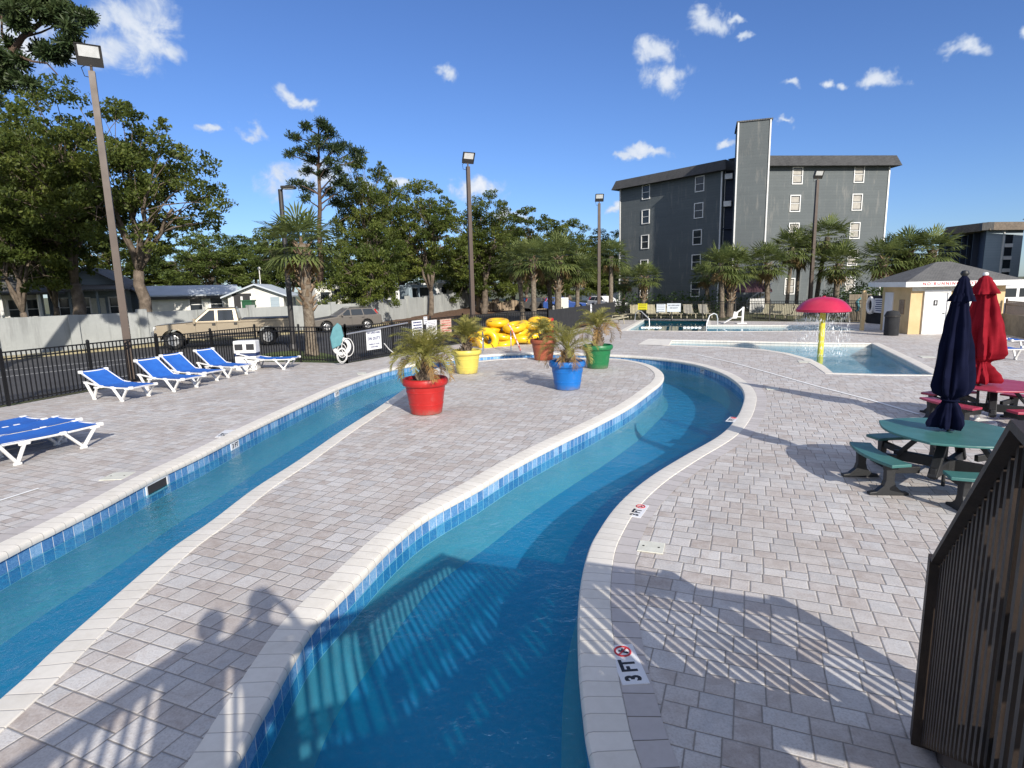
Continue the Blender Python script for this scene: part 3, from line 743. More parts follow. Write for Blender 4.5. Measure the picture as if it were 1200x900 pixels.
MB().torus(.15,.022,None,24,6).build('ring', MAT['dark_trim'], t)

# ------------------------------------------------------------------ potted pindo palms
def feather_frond(mb, M, L, droop, nl=26, wid=.012, ll=.34, rng=random):
    pts = []
    a0 = rng.uniform(.95, 1.15)*droop[0]; x = z = 0; prev = None; n = 9
    for i in range(n+1):
        s = i/n; an = a0 - droop[1]*s**1.35
        pts.append(Vector((x, 0, z))); x += math.cos(an)*L/n; z += math.sin(an)*L/n
    for i in range(n):
        a, b = pts[i], pts[i+1]; d = (b-a).normalized(); u = Vector((-d.z, 0, d.x)); w = .014*(1-i/n)+.004
        mb.add([a+Vector((0,w,0)), a-Vector((0,w,0)), b-Vector((0,w,0)), b+Vector((0,w,0))], [(0,1,2,3)], M)
    for i in range(nl):
        s = .22+.78*(i+rng.random()*.5)/nl; k = min(int(s*n), n-1); p = pts[k].lerp(pts[k+1], s*n-k)
        d = (pts[k+1]-pts[k]).normalized(); u = Vector((-d.z, 0, d.x))
        l = ll*(math.sin(PI*min(1, s*.85+.12))**.6)*rng.uniform(.8, 1.1)
        for sg in (-1, 1):
            e = (d*.72 + Vector((0, sg*.62, 0)) + u*rng.uniform(.15, .5)).normalized()
            q = p + e*l*.55; r = p + (e+Vector((0,0,-.28))).normalized()*l
            w = d*wid
            mb.add([p-w*.6, p+w*.6, q+w, q-w], [(0,1,2,3)], M); mb.add([q-w, q+w, r], [(0,1,2)], M)
def potted_palm(loc, pot, label, seed, spread=1.0, nf=22, trunk_h=.42, rz=0, brown=5, droop=1.0, size=1.0):
    R = random.Random(seed); t = thing('potted_palm', label, 'potted palm', loc, rz, 'potted palms on the island')
    prof = [(.30,0),(.335,.012),(.365,.20),(.372,.205),(.374,.235),(.368,.24),(.405,.47),(.413,.475),(.415,.505),(.409,.51),(.425,.60),(.445,.605),(.475,.625),(.492,.665),(.492,.715),(.478,.755),(.45,.772),(.42,.765),(.41,.735),(.405,.69),(.0,.68)]
    MB().lathe(prof, 40, None).build('pot', pot, t, smooth=35)
    m = MB(); m.lathe([(.0,.722),(.2,.72),(.40,.70)], 20, None, lambda a, i: 1+.0*a); m.build('soil', MAT['soil'], t, smooth=True)
    tz = .70; tr = [(Vector((0,0,tz-.03)), .17), (Vector((.01,0,tz+.12)), .155), (Vector((.02,.01,tz+.25)), .125), (Vector((.02,.01,tz+trunk_h)), .10), (Vector((.02,.01,tz+trunk_h+.1)), .05)]
    m = MB(); m.tube([p for p, r in tr], [r for p, r in tr], 12)
    for i in range(46):                                                    # old leaf bases
        h = R.uniform(.02, trunk_h); a = i*2.399; r = .165-.16*h
        b = Vector((math.cos(a)*r, math.sin(a)*r, tz+h)); e = Vector((math.cos(a)*(r+.07), math.sin(a)*(r+.07), tz+h+.10))
        m.tube([b, e], [.030, .010], 5)
    m.build('trunk', MAT['palm_trunk'], t, smooth=True)
    g = MB(); bmesh_ = MB(); top = Vector((.02,.01,tz+trunk_h+.04))
    for i in range(nf):
        a = i*2.399+R.uniform(-.2,.2); k = i/nf
        el = 1.42-1.0*k; L = R.uniform(.80,1.0)*spread
        M = Matrix.Translation(top-Vector((0,0,.12*k))) @ Matrix.Rotation(a, 4, 'Z') @ Matrix.Rotation(R.uniform(-.25,.25), 4, 'X')
        feather_frond(g if i < nf-brown else bmesh_, M, L, (el, (1.5+1.25*k)*droop), 30, .0085, .33, R)
    g.build('fronds', MAT['palm_leaf'], t)
    if bmesh_.v: bmesh_.build('dry_fronds', MAT['palm_brown'], t)
    t.scale = (size,)*3
    return t
def base(px): return G(*px)
potted_palm(base((500,483.5)), MAT['pot_red'], 'red pot with a bushy arching palm, nearest to the left channel', 3, 1.0, 40, .42, .3, 6, 1.05, 1.02)
potted_palm(base((547.5,437)), MAT['pot_yellow'], 'yellow pot holding a short palm with upright fronds', 8, .86, 30, .40, 1.2, 3, .62, .98)
potted_palm(base((637,421.5)), MAT['terracotta'], 'terracotta pot half hidden behind the blue pot', 12, .82, 26, .22, 2.2, 6, .95, 1.0)
potted_palm(base((665,455.5)), MAT['pot_blue'], 'bright blue pot with a palm of green and yellow drooping fronds', 21, 1.1, 24, .30, .15, 5, 1.1, .98)
potted_palm(base((700.5,431)), MAT['pot_green'], 'green pot with a leaning palm of ragged half dried fronds', 34, 1.0, 22, .55, .5, 9, 1.05, 1.0)

# ------------------------------------------------------------------ loungers
def make_lounger(label, back=rad(36), frame=None, sling=None, vlegs=True, group=None, armrest=True):
    frame = frame or MAT['white_resin']; sling = sling or MAT['blue_sling']
    t = thing('sun_lounger', label, 'sun lounger', (0,0,0), 0, group)
    W = .335; hz = .36; hx = .80; BL = .78
    bx, bz = hx-BL*math.cos(back), hz+BL*math.sin(back)
    m = MB()
    for sg in (-1, 1):
        y = sg*W
        m.tube([(hx,y,hz),(hx+.35,y,hz-.012),(1.55,y,hz-.012),(1.95,y,hz)], .024, 8)
        m.tube([(hx,y,hz),(bx,y,bz)], .024, 8)
    m.tube([(1.95,-W,hz),(1.95,W,hz)], .022, 8); m.tube([(bx,-W,bz),(bx,W,bz)], .022, 8); m.tube([(hx,-W,hz-.03),(hx,W,hz-.03)], .02, 8)
    m.build('frame', frame, t, smooth=True)
    # corner caps at the head and foot
    for sg in (-1, 1):
        c = MB(); c.box((bx+.01,sg*(W+.005),bz+.012), (.11,.085,.085)); c.build('corner_cap', frame, t, bevel=.018)
        c = MB(); c.box((1.95,sg*(W+.005),hz+.006), (.11,.085,.075)); c.build('corner_cap', frame, t, bevel=.018)
    # slings
    def sheet(a, b, n, sag):
        vs = []; fs = []; K = 10
        for i in range(n+1):
            s = i/n; p = Vector(a).lerp(Vector(b), s)
            for k in range(K+1):
                q = k/K; y = (-W-.030)+(2*W+.060)*q; e = .004 if k in (0, K) else -.002; vs.append((p.x, y, p.z+.030-e-sag*math.sin(PI*s)**.7*.5-sag*math.sin(PI*q)))
        for i in range(n):
            for k in range(K): fs.append((i*(K+1)+k, i*(K+1)+k+1, (i+1)*(K+1)+k+1, (i+1)*(K+1)+k))
        return vs, fs
    m = MB(); m.add(*sheet((hx,0,hz),(1.985,0,hz),8,.022)); m.build('seat_sling', sling, t, smooth=True)
    m = MB(); m.add(*sheet((bx-.035*math.cos(back),0,bz+.035*math.sin(back)),(hx,0,hz),8,.022)); m.build('back_sling', sling, t, smooth=True)
    for sg in (-1, 1):
        y = sg*(W+.035)
        if vlegs:
            for x0, x1, x2, z0, z2 in ((.30,.56,.70,.45,.33),(1.30,1.60,1.84,.36,.34)):
                c = MB(); c.bar((x0,y,z0), (x1,y,.03), .045, .065, (0,1,0)); c.bar((x1,y,.03), (x2,y,z2), .045, .06, (0,1,0)); c.box((x1,y,.022), (.12,.05,.044)); c.box((x0,y,z0-.005),(.10,.06,.06)); c.box((x2,y,z2),(.16,.06,.05))
                c.build('leg', frame, t, bevel=.012)
            if armrest:
                c = MB(); c.bar((.30,y,.455), (.86,y,.375), .055, .045, (0,0,1)); c.box((.88,y,.365), (.12,.07,.06)); c.build('armrest', frame, t, bevel=.014)
        else:
            for x0, x1 in ((.38,.30),(1.62,1.70)):
                c = MB(); c.bar((x0,sg*W,hz), (x1,sg*W,0), .04, .05, (0,1,0)); c.build('leg', frame, t, bevel=.008)
    return t
GRP_BLUE = 'blue loungers along the black fence'
def place_len(o, F, ang, backside=1):      # F = far-side foot contact, ang = heading of the head-to-foot axis
    d = Vector((math.cos(ang), math.sin(ang), 0)); n = Vector((-d.y, d.x, 0))
    p = F - d*1.60 - n*.36*backside
    o.location = p; o.rotation_euler = (0, 0, ang); return o
raised = make_lounger('blue lounger with a raised back, farthest left of the row by the fence', rad(26), group=GRP_BLUE)
place_len(raised, G(174,464.7), rad(-21))
def again(src, F, ang, label, bs=1, group=None):
    o = copy_tree(src); o['label'] = label
    if group: o['group'] = group
    return place_len(o, F, ang, bs)
steep = make_lounger('blue lounger with a steep back, second from left in the fence row', rad(37), group=GRP_BLUE)
place_len(steep, G(230,454.3), rad(-21))
again(steep, G(254,446.6), rad(-22), 'middle blue lounger of the row of five by the black fence')
again(steep, G(288.5,438.9), rad(-23), 'steep blue lounger just left of the one in front of the white bin')
low = make_lounger('blue lounger with a low back seen side-on in front of the white bin', rad(17), group=GRP_BLUE)
fl = G(332.7,433.0); place_len(low, fl, rad(3), -1)
flat = make_lounger('blue lounger lying flat, nearest to the camera at the left edge', rad(2), group='flat blue loungers at the left edge', armrest=False)
place_len(flat, G(98,525.5), rad(68.5), -1)
d_ = Vector((math.cos(rad(68.5)), math.sin(rad(68.5)), 0)); n_ = Vector((-d_.y, d_.x, 0))
o = copy_tree(flat); o['label'] = 'flat blue lounger lying between two others at the left edge'; o.location = flat.location+n_*.76+d_*.14; o.rotation_euler = (0,0,rad(70))
o = copy_tree(flat); o['label'] = 'flat blue lounger farthest from the river in the group at the left edge'; o.location = flat.location+n_*1.55-d_*.05; o.rotation_euler = (0,0,rad(67))
for k, (px, an, lab) in enumerate((((1188,424), rad(80), 'blue lounger with white legs at the right edge behind the red umbrella, nearer one'), ((1197,412), rad(82), 'blue lounger at the right edge behind the red umbrella, farther one'))):
    o = copy_tree(flat); o['label'] = lab; o['group'] = 'blue loungers at the right edge'; g = G(*px); o.location = g; o.rotation_euler = (0,0,an)
# tan loungers round the swimming pool
tan = make_lounger('tan lounger at the left end of the row behind the swimming pool', rad(55), MAT['tan_resin'], MAT['tan_sling'], False, 'tan loungers behind the swimming pool')
tan.location = G(743.5,372.2)-Vector((-.1,-.7,0)); tan.rotation_euler = (0,0,rad(-98))
for px, lab in (((762,372.2), 'tan lounger just right of the yellow sign'), ((776.5,372.2), 'tan lounger in front of the narrow white sign'), ((789.5,372.3), 'tan lounger in front of the wide white sign')):
    o = copy_tree(tan); o['label'] = lab; o.location = G(*px)+Vector((.1,.7,0)); o.rotation_euler = (0,0,rad(-95))
grey = make_lounger('grey lounger right of the signs behind the swimming pool', rad(58), MAT['tan_resin'], MAT['grey_sling'], False, 'tan loungers behind the swimming pool')
grey.location = G(805.5,372.2)+Vector((.1,.7,0)); grey.rotation_euler = (0,0,rad(-93))
o = copy_tree(grey); o['label'] = 'grey lounger nearest the curved pool rail'; o.location = G(823,372.2)+Vector((.1,.7,0)); o.rotation_euler = (0,0,rad(-91))
for px, lab in (((897,373), 'tan lounger with a tilted back, leftmost of the group left of the mushroom'), ((908.5,373.5), 'tan lounger with a tilted back, second in the group left of the mushroom'), ((920,374.5), 'tan lounger with a tilted back, third in the group left of the mushroom'), ((933,376), 'tan lounger closest to the mushroom, mostly hidden')):
    o = copy_tree(tan); o['label'] = lab; o['group'] = 'tan loungers left of the mushroom'; o.location = G(*px)+Vector((1.0,1.2,0)); o.rotation_euler = (0,0,rad(-140))
flat_tan = make_lounger('low tan lounger lying flat beside the dark screened fence', rad(8), MAT['tan_resin'], MAT['tan_sling'], False, 'tan loungers behind the swimming pool')
flat_tan.location = G(738,374.5); flat_tan.rotation_euler = (0,0,rad(195))
o = copy_tree(flat_tan); o['label'] = 'low tan lounger in front of the flat one by the dark screened fence'; o.location = G(733,379); o.rotation_euler = (0,0,rad(200))

# ------------------------------------------------------------------ picnic tables
def make_table(label, top_mat, loc, rz):
    t = thing('picnic_table', label, 'picnic table', loc, rz, 'picnic tables with closed umbrellas')
    S = .60; pts = []
    for c in range(4):                                             # bowed sides between four corners
        a0, a1 = PI/4+c*PI/2, PI/4+(c+1)*PI/2
        p0 = Vector((math.cos(a0), math.sin(a0)))*S*1.40; p1 = Vector((math.cos(a1), math.sin(a1)))*S*1.40
        mid = (p0+p1)/2; nrm = mid.normalized()
        for k in range(14):
            s = k/14; pts.append(p0.lerp(p1, s)+nrm*.17*math.sin(PI*s))
    MB().prism(pts, .715, .745).build('table_top', top_mat, t, bevel=.008)
    f = MB()
    for an in (PI/4, 3*PI/4):
        d = Vector((math.cos(an), math.sin(an), 0)); f.bar(-d*.62+Vector((0,0,.30)), d*.62+Vector((0,0,.30)), .07, .14)
    f.lathe([(.09,.22),(.09,.38)], 16); f.build('cross_beam', MAT['frame_black'], t, bevel=.01)
    for c in range(4):
        an = PI/4+c*PI/2; d = Vector((math.cos(an), math.sin(an), 0)); n = Vector((-d.y, d.x, 0))
        l = MB(); l.bar(d*.26+Vector((0,0,.70)), d*.62+Vector((0,0,.25)), .06, .11, n); l.bar(d*.12+Vector((0,0,.685)), d*.5+Vector((0,0,.685)), .06, .05)
        l.build('table_leg', MAT['frame_black'], t, bevel=.012)
    for c in range(4):
        an = c*PI/2; d = Vector((math.cos(an), math.sin(an), 0)); n = Vector((-d.y, d.x, 0))
        seat = []; K = 12; R0, R1 = .80, 1.08
        for k in range(K+1): s = -1+2*k/K; q = d*(R1-.10*s*s)+n*.56*s; seat.append((q.x, q.y))
        for k in range(K, -1, -1): s = -1+2*k/K; q = d*(R0-.08*s*s)+n*.50*s; seat.append((q.x, q.y))
        MB().prism(seat, .405, .445).build('bench', top_mat, t, bevel=.008)
        for sg in (-1, 1):
            b = d*.90+n*.36*sg; g = MB()
            prof = [(-.075,.40),(.075,.40),(.055,.30),(.052,.20),(.075,.12),(.15,.05),(.235,.035),(.235,0),(-.235,0),(-.235,.035),(-.15,.05),(-.075,.12),(-.052,.20),(-.055,.30)]
            M = Matrix(((d.x,-n.x*0,n.x,b.x),(d.y,0,n.y,b.y),(0,1,0,0),(0,0,0,1)))
            g.prism(prof, -.04, .04, M); g.build('bench_leg', MAT['frame_black'], t, bevel=.008)
            h = MB(); h.bar(b+Vector((0,0,.33)), d*.50+n*.46*sg*.55+Vector((0,0,.30)), .06, .09); h.build('strut', MAT['frame_black'], t, bevel=.008)
    return t
GT = Vector((5.66, 7.27, 0)); RT = Vector((8.86, 10.5, 0))
make_table('teal green picnic table with four curved benches, nearer of the two', MAT['table_green'], GT, rad(-6))
make_table('wine red picnic table behind the green one', MAT['table_red'], RT, rad(8))
def closed_umbrella(label, cloth, loc, rz, seed, lean=(0,0), knob=None, wide=1.0):
    R = random.Random(seed); t = thing('closed_umbrella', label, 'umbrella', loc, rz, 'closed umbrellas')
    MB().tube([(0,0,0),(0,0,2.70)], .022, 10).build('pole', MAT['frame_black'], t, smooth=True)
    MB().lathe([(.0,2.78),(.03,2.775),(.045,2.75),(.045,2.73),(.02,2.70)], 12).build('finial', knob or MAT['frame_black'], t, smooth=True)
    ph = [R.uniform(0, 6) for _ in range(6)]
    def mod(a, i):
        s = LV[i]; amp = AM[i]
        return 1+amp*(.75*(1-1.7*abs(math.sin(3*a+ph[0]+s*.8)))+.40*math.sin(9*a+ph[1]-s*2.2)+.30*math.sin(2*a+ph[2]+s*1.3)+.15*math.sin(17*a+ph[3]+s*3))
    def loftc(name, prof, amps, c=(0,0)):
        nonlocal LV, AM
        # refine profile
        z = [p[1] for p in prof]; P = []; AM = []
        for i in range(len(prof)-1):
            for k in range(4):
                s = k/4; s2 = s*s*(3-2*s); P.append((prof[i][0]+(prof[i+1][0]-prof[i][0])*s2, prof[i][1]+(prof[i+1][1]-prof[i][1])*s)); AM.append(amps[i]+(amps[i+1]-amps[i])*s)
        P.append(prof[-1]); AM.append(amps[-1]); LV = [p[1] for p in P]
        m = MB(); m.lathe([(q[0]*wide, q[1]) for q in P], 72, Matrix.Translation((c[0], c[1], 0)), mod, caps=False); return m.build(name, cloth, t, smooth=75)
    LV = AM = None
    loftc('vent_cap', [(.03,2.72),(.065,2.66),(.105,2.52),(.14,2.43),(.15,2.40)], [.02,.1,.18,.24,.32])
    loftc('canopy', [(.085,2.50),(.095,2.42),(.105,2.36),(.14,2.10),(.18,1.78),(.205,1.48),(.205,1.34),(.175,1.25),(.085,1.17),(.08,1.14),(.12,1.05),(.165,.93),(.18,.84),(.165,.79)], [.1,.15,.2,.26,.28,.30,.34,.36,.24,.22,.30,.36,.40,.45], lean)
    m = MB(); m.torus(.092,.011,Matrix.Translation((lean[0],lean[1],1.155)),24,6); m.build('tie_strap', cloth, t)
    return t
closed_umbrella('closed navy umbrella standing through the green table', MAT['navy_cloth'], GT+Vector((-.04,0,0)), rad(20), 4, (-.03,.0), None, .84)
ru = closed_umbrella('closed red umbrella standing through the red table', MAT['red_cloth'], RT+Vector((-.24,.0,0)), rad(70), 9, (.03,0), MAT['white_resin'], 1.42)
ru.rotation_euler = (0, rad(-3.2), rad(10))
t = thing('umbrella_base', 'round white umbrella base on the pavers under the red table', 'umbrella base', RT+Vector((-.24,0,0)))
MB().lathe([(.30,0),(.31,.02),(.29,.06),(.12,.09),(.06,.10)], 28).build('weight', MAT['white_resin'], t, smooth=True)
MB().lathe([(.04,.10),(.04,.32),(.03,.33)], 14).build('socket', MAT['white_resin'], t, smooth=True)

# ------------------------------------------------------------------ mushroom fountain
MU = G(961.5,411)
t = thing('mushroom_fountain', 'red mushroom fountain on a yellow pipe standing in the wading pool', 'fountain', (MU.x, MU.y, -.5))
Z0 = .5
prof = [(.93,1.50),(.955,1.52),(.955,1.60),(.93,1.625),(.86,1.73),(.72,1.87),(.52,1.985),(.28,2.05),(.05,2.075),(0,2.075)]
MB().lathe([(.88,1.52+Z0)]+[(r,z+Z0) for r, z in prof], 48, caps=False).build('cap', MAT['mush_red'], t, smooth=35)
MB().lathe([(0,1.56+Z0),(.88,1.52+Z0)], 48, caps=False).build('underside', MAT['mush_red'], t, smooth=True)
MB().lathe([(.105,0),(.105,1.56+Z0)], 20).build('stem', MAT['mush_yellow'], t, smooth=True)
MB().lathe([(.06,2.07+Z0),(.06,2.10+Z0),(0,2.10+Z0)], 14).build('top_bolt', MAT['mush_red'], t)
m = MB(); m.lathe([(.90,1.51+Z0),(.94,1.2+Z0),(.97,.8+Z0),(1.0,.35+Z0),(1.01,-.12+Z0)], 64, caps=False)
sp = m.build('falling_water_sheet', MAT['spray'], t, smooth=True)
m = MB(); m.lathe([(1.25,.385),(.30,.385)], 48, caps=False); m.build('foam_ring', MAT['spray'], t)
t = thing('water_jet', 'low spray of water behind the mushroom at the far pool end', 'spray', (*G(950,386).xy, -.1))
m = MB(); m.lathe([(1.5,0),(1.3,.35),(.9,.6),(.4,.75)], 40, caps=False); m.build('droplets', MAT['spray'], t, smooth=True)

# ------------------------------------------------------------------ inner tubes
TUBE_ME = {}
def tube_thing(mat, label, loc, rx, ry, rz):
    if mat.name not in TUBE_ME:
        m = MB(); m.torus(.40,.185,None,32,14); me = m.mesh('inner_tube'); me.materials.append(mat); me.polygons.foreach_set('use_smooth', [True]*len(me.polygons)); TUBE_ME[mat.name] = me
        h = MB()
        for sg in (-1, 1): h.bar((.52*sg,-.10,.125),(.52*sg,.10,.125),.03,.04)
        hm = h.mesh('handle'); hm.materials.append(MAT['frame_black']); TUBE_ME[mat.name+'h'] = hm
    o = bpy.data.objects.new('inner_tube', None); COL.objects.link(o); tag(o, label, 'inner tube', 'yellow inner tubes heaped beside the river')
    o.location = loc; o.rotation_euler = (rx, ry, rz)
    for n, k in (('ring', mat.name), ('handles', mat.name+'h')):
        c = bpy.data.objects.new(n, TUBE_ME[k]); COL.objects.link(c); c.parent = o
    return o
ya, oa = MAT['tube_yellow'], MAT['tube_orange']
TR = random.Random(2)
tb = G(567,405.5); ex = Vector((1,0,0)); 
def tp(px, py, Y): v = AT(px, py, Y); return v
tubes = [ # px, py of the centre, depth, mat, tilts, label
 (558,402,27.6,ya,.10,.05,'yellow inner tube lying lowest at the left end of the heap'),
 (559,394,27.8,oa,-.12,.10,'orange-yellow inner tube, upper one at the left end of the heap'),
 (571,397,26.5,ya,1.15,.35,'yellow inner tube leaning on its edge in front of the heap by the rail'),
 (589,401,27.2,ya,.12,-.15,'yellow inner tube lowest in the middle of the heap'),
 (588,392.5,27.8,oa,-.1,.12,'orange-yellow inner tube, second layer in the middle of the heap'),
 (574,384.5,28.2,oa,.08,.1,'orange-yellow inner tube in the third layer on the left'),
 (583,375.5,28.2,oa,-.06,.06,'orange-yellow inner tube on top at the left of the heap'),
 (603,380.5,27.6,ya,-.18,-.12,'yellow inner tube on top in the middle of the heap, tilted to the front'),
 (606,390,28.0,ya,.1,.14,'yellow inner tube under the tilted one in the middle of the heap'),
 (611,399.5,27.7,ya,.35,-.2,'yellow inner tube sliding off the front of the heap behind the red and white rail'),
 (624,390,28.2,ya,-.2,.1,'yellow inner tube in the middle layer on the right'),
 (628,399,28.0,ya,.45,.25,'yellow inner tube slumped at the right front of the heap'),
 (622,379,28.6,ya,.15,-.25,'yellow inner tube in the top layer right of the middle'),
 (632,374.8,28.8,oa,-.12,-.16,'orange-yellow inner tube at the top right of the heap'),
 (635,384,28.9,oa,.2,.1,'orange-yellow inner tube under the top right one'),
 (598,398,29.0,oa,.0,.1,'orange-yellow inner tube deep inside the heap'),
 (615,396,29.2,ya,.0,-.1,'yellow inner tube at the back of the heap, lower right'),
]
for px, py, Y, mt, a, b, lab in tubes:
    v = tp(px, py+(2.6 if py < 386 else 1.0), Y); tube_thing(mt, lab, v, a, b, TR.uniform(0, 6))
t = thing('red_barrel', 'red plastic barrel half hidden behind the right end of the tube heap', 'barrel', (*tp(642,384,29.6).xy, 0))
MB().lathe([(.27,0),(.30,.05),(.29,.3),(.30,.55),(.29,.8),(.30,1.05),(.27,1.1),(0,1.1)], 20).build('barrel_body', MAT['pot_red'], t, smooth=35)

# ------------------------------------------------------------------ pool rails and pool lift
def rail(name, label, pts, parent=None, r=.024, mat=None):
    o = MB().tube(pts, r, 10).build(name, mat or MAT['chrome'], parent, smooth=True)
    if parent is None: tag(o, label, 'rail', 'stainless pool rails')
    return o
for px, lab in (((566,413.5), 'upright stainless hand rail at the river steps, left of the tubes'), ((599,412.5), 'stainless hand rail at the river steps in front of the tubes')):
    g = G(*px); rail('pool_rail', lab, [(g.x,g.y-.1,-.6),(g.x,g.y-.1,.55),(g.x,g.y-.02,.74),(g.x,g.y+.12,.84),(g.x,g.y+.35,.86),(g.x,g.y+.62,.74),(g.x,g.y+.75,.5),(g.x,g.y+.78,0)])
g = G(608,413); rail('pool_rail', 'leaning red and white striped rail at the far bank of the river', [(g.x+.1,g.y,0),(g.x-.05,g.y+.15,.4),(g.x-.30,g.y+.4,1.0),(g.x-.42,g.y+.5,1.15)], r=.035, mat=M_('striped_rail_paint', (.62,.10,.07), (.65,.60,.55), .5, scale=9, lo=.48, hi=.52))
g = G(757.5,377); rail('pool_rail', 'bent stainless rail at the left corner of the swimming pool', [(g.x+.0,g.y-1.0,-.3),(g.x-.02,g.y-.9,.25),(g.x-.35,g.y+.2,.75),(g.x-.5,g.y+.5,.78),(g.x-.62,g.y+.8,.6),(g.x-.66,g.y+.9,0)], r=.035, mat=MAT['pale_rail'])
g = G(834,381.0); rail('pool_rail', 'curved stainless rail between the two parts of the swimming pool', [(g.x-.45,g.y-.3,-.2),(g.x-.42,g.y-.3,.15),(g.x-.15,g.y,.62),(g.x+.15,g.y+.1,.74),(g.x+.35,g.y+.15,.66),(g.x+.44,g.y+.2,.4),(g.x+.44,g.y+.2,0)], r=.035, mat=MAT['pale_rail'])
lp = G(867,379.5)
t = thing('pool_lift', 'white pool lift chair standing at the edge of the swimming pool', 'pool lift', lp); t.scale = (.62,)*3
b = MB(); b.box((.2,.3,.05),(1.0,.8,.1)); b.build('base_plate', MAT['white_resin'], t, bevel=.02)
b = MB(); b.bar((.35,.3,.1),(.40,.3,1.75),.18,.22); b.build('mast', MAT['white_resin'], t, bevel=.03)
b = MB(); b.bar((.40,.3,1.65),(-.55,.1,1.0),.12,.12); b.bar((.38,.3,.7),(-.5,.1,.75),.08,.08); b.build('arm', MAT['white_resin'], t, bevel=.02)
b = MB(); b.box((-.75,.05,.62),(.5,.5,.07)); b.bar((-.55,.05,.62),(-.42,.05,1.25),.46,.06,(0,1,0)); b.build('seat', MAT['white_resin'], t, bevel=.02)
b = MB(); b.bar((-.95,.05,.55),(-1.75,0,.12),.36,.07,(0,0,1)); b.build('foot_rest', MAT['white_resin'], t, bevel=.02)
# floating lane rope
for x0, x1, lab in ((751,775,'left string of white floats on the swimming pool'), (800,822,'right string of white floats on the swimming pool')):
    a, b_ = G(x0,384.3,-.13), G(x1,384.3,-.13); t = thing('float_rope', lab, 'float rope', a, 0, 'float ropes'); L = (b_-a).length; n = 7 if x0 < 780 else 5
    MB().tube([(0,0,0), tuple(b_-a)], .02, 6).build('rope', MAT['rope'], t)
    for k in range(n):
        p = (b_-a)*((k+.5)/n); m = MB(); m.lathe([(0,-.11),(.07,-.09),(.085,0),(.07,.09),(0,.11)], 12, Matrix.Translation(p) @ Matrix.Rotation(PI/2, 4, 'Y')); m.build('float', MAT['white_resin'], t, smooth=True)

# ------------------------------------------------------------------ fences
def picket_fence(label, pts, h=FH, pitch=.118, mat=None, gates=None, spacing=2.35, screen=None):
    mat = mat or MAT['black_metal']; p0 = Vector(pts[0]); t = thing('metal_fence', label, 'fence', (p0.x, p0.y, 0), 0, 'black metal fences')
    pk = MB(); rl = MB(); posts = []
    for a, b in zip(pts, pts[1:]):
        a = Vector(a)-p0; b = Vector(b)-p0; L = (b-a).length; d = (b-a)/L; n = max(1, int(L/pitch)); ns = max(1, round(L/spacing))
        for i in range(1, n):
            q = a+d*(L*i/n); pk.bar((q.x,q.y,.06),(q.x,q.y,h),.024,.024,(d.x,d.y,0))
        for z in (.12, h-.18, h-.01): rl.bar((a.x,a.y,z),(b.x,b.y,z),.032,.036)
        for k in range(ns+1): posts.append(a+d*(L*k/ns))
    pk.build('pickets', mat, t); rl.build('rails', mat, t); done = []
    for q in posts:
        if any((q-r).length < .3 for r in done): continue
        done.append(q); m = MB(); m.box((q.x,q.y,(h+.06)/2),(.065,.065,h+.06)); m.lathe([(.045,h+.06),(.045,h+.085),(.02,h+.11),(0,h+.115)], 8, Matrix.Translation((q.x,q.y,0))); m.build('post', mat, t)
    if screen:
        m = MB()
        for a, b in zip(pts, pts[1:]):
            a = Vector(a)-p0; b = Vector(b)-p0; d = (b-a).normalized(); n = Vector((-d.y,d.x))*.05*screen
            m.bar((a.x-n.x,a.y-n.y,h/2+.05),(b.x-n.x,b.y-n.y,h/2+.05),.006,h-.06,(0,0,1))
        m.build('windscreen', MAT['screen_mesh'], t)
    return t
picket_fence('black picket fence behind the left row of blue loungers', [fA0, fA, fB])
picket_fence('short black picket fence in front of the palm and the parked truck', [fB, fC])
picket_fence('black picket fence hung with white notices and a rescue pole', [fC, fD])
picket_fence('black picket fence behind the heap of yellow tubes', [fD, fE])
picket_fence('dark fence covered with black mesh right of the tubes', [fE, fF], screen=1)
picket_fence('black picket fence behind the swimming pool loungers', [fF, fG, fH], pitch=.105, screen=None)

# things hung on the notice fence
def fence_frame(px, z, a, b, offm=.06):        # point on the fence line a-b seen at px
    d = (b-a).normalized(); n = Vector((d.y, -d.x))
    r = ray(*px); den = r.x*n.x+r.y*n.y; tt = (a.x*n.x+a.y*n.y)/den
    p = Vector((r.x*tt, r.y*tt, CAMZ+r.z*tt)); p.x += n.x*offm; p.y += n.y*offm
    return p, math.atan2(d.y, d.x)
def notice(px, w, h, label, a, b, lines, plate=None, colr='text_blue', bars=None, name='notice_sign', offm=.05):
    p, an = fence_frame(px, 0, a, b, offm); t = thing(name, label, 'sign', p, an, 'notices on the fence')
    MB().box((0,0,0),(w,.015,h)).build('plate', plate or MAT['sign_white'], t, bevel=.003)
    for body, size, z, bold in lines:
        letter('lettering', body, size, MAT[colr], t, Matrix.Translation((0,-.010,z)) @ UPRIGHT, bold)
    if bars:
        m = MB(); r = random.Random(len(label)); n, bh = bars
        for i in range(n):
            z = h*.40-h*.8*i/(n-1); x = -w*.4
            while x < w*.36:
                l = r.uniform(.05,.16)*w*1.4; l = min(l, w*.42-x); m.box((x+l/2,-.0085,z),(l*.86,.003,bh)); x += l
        m.build('print', MAT[colr], t)
    return t
notice((437,397.5), .86, .80, 'white NO LIFEGUARD ON DUTY sign under the rescue pole', fC, fD, [('NO LIFEGUARD', .108, .26, .003), ('ON DUTY', .16, .03, .004), ('SWIM AT YOUR', .085, -.19, .002), ('OWN RISK', .085, -.30, .002)])
notice((488.2,387.5), .74, .90, 'white notice with bold lines of print, left of the pair behind the palm', fC, fD, [], bars=(7,.060))
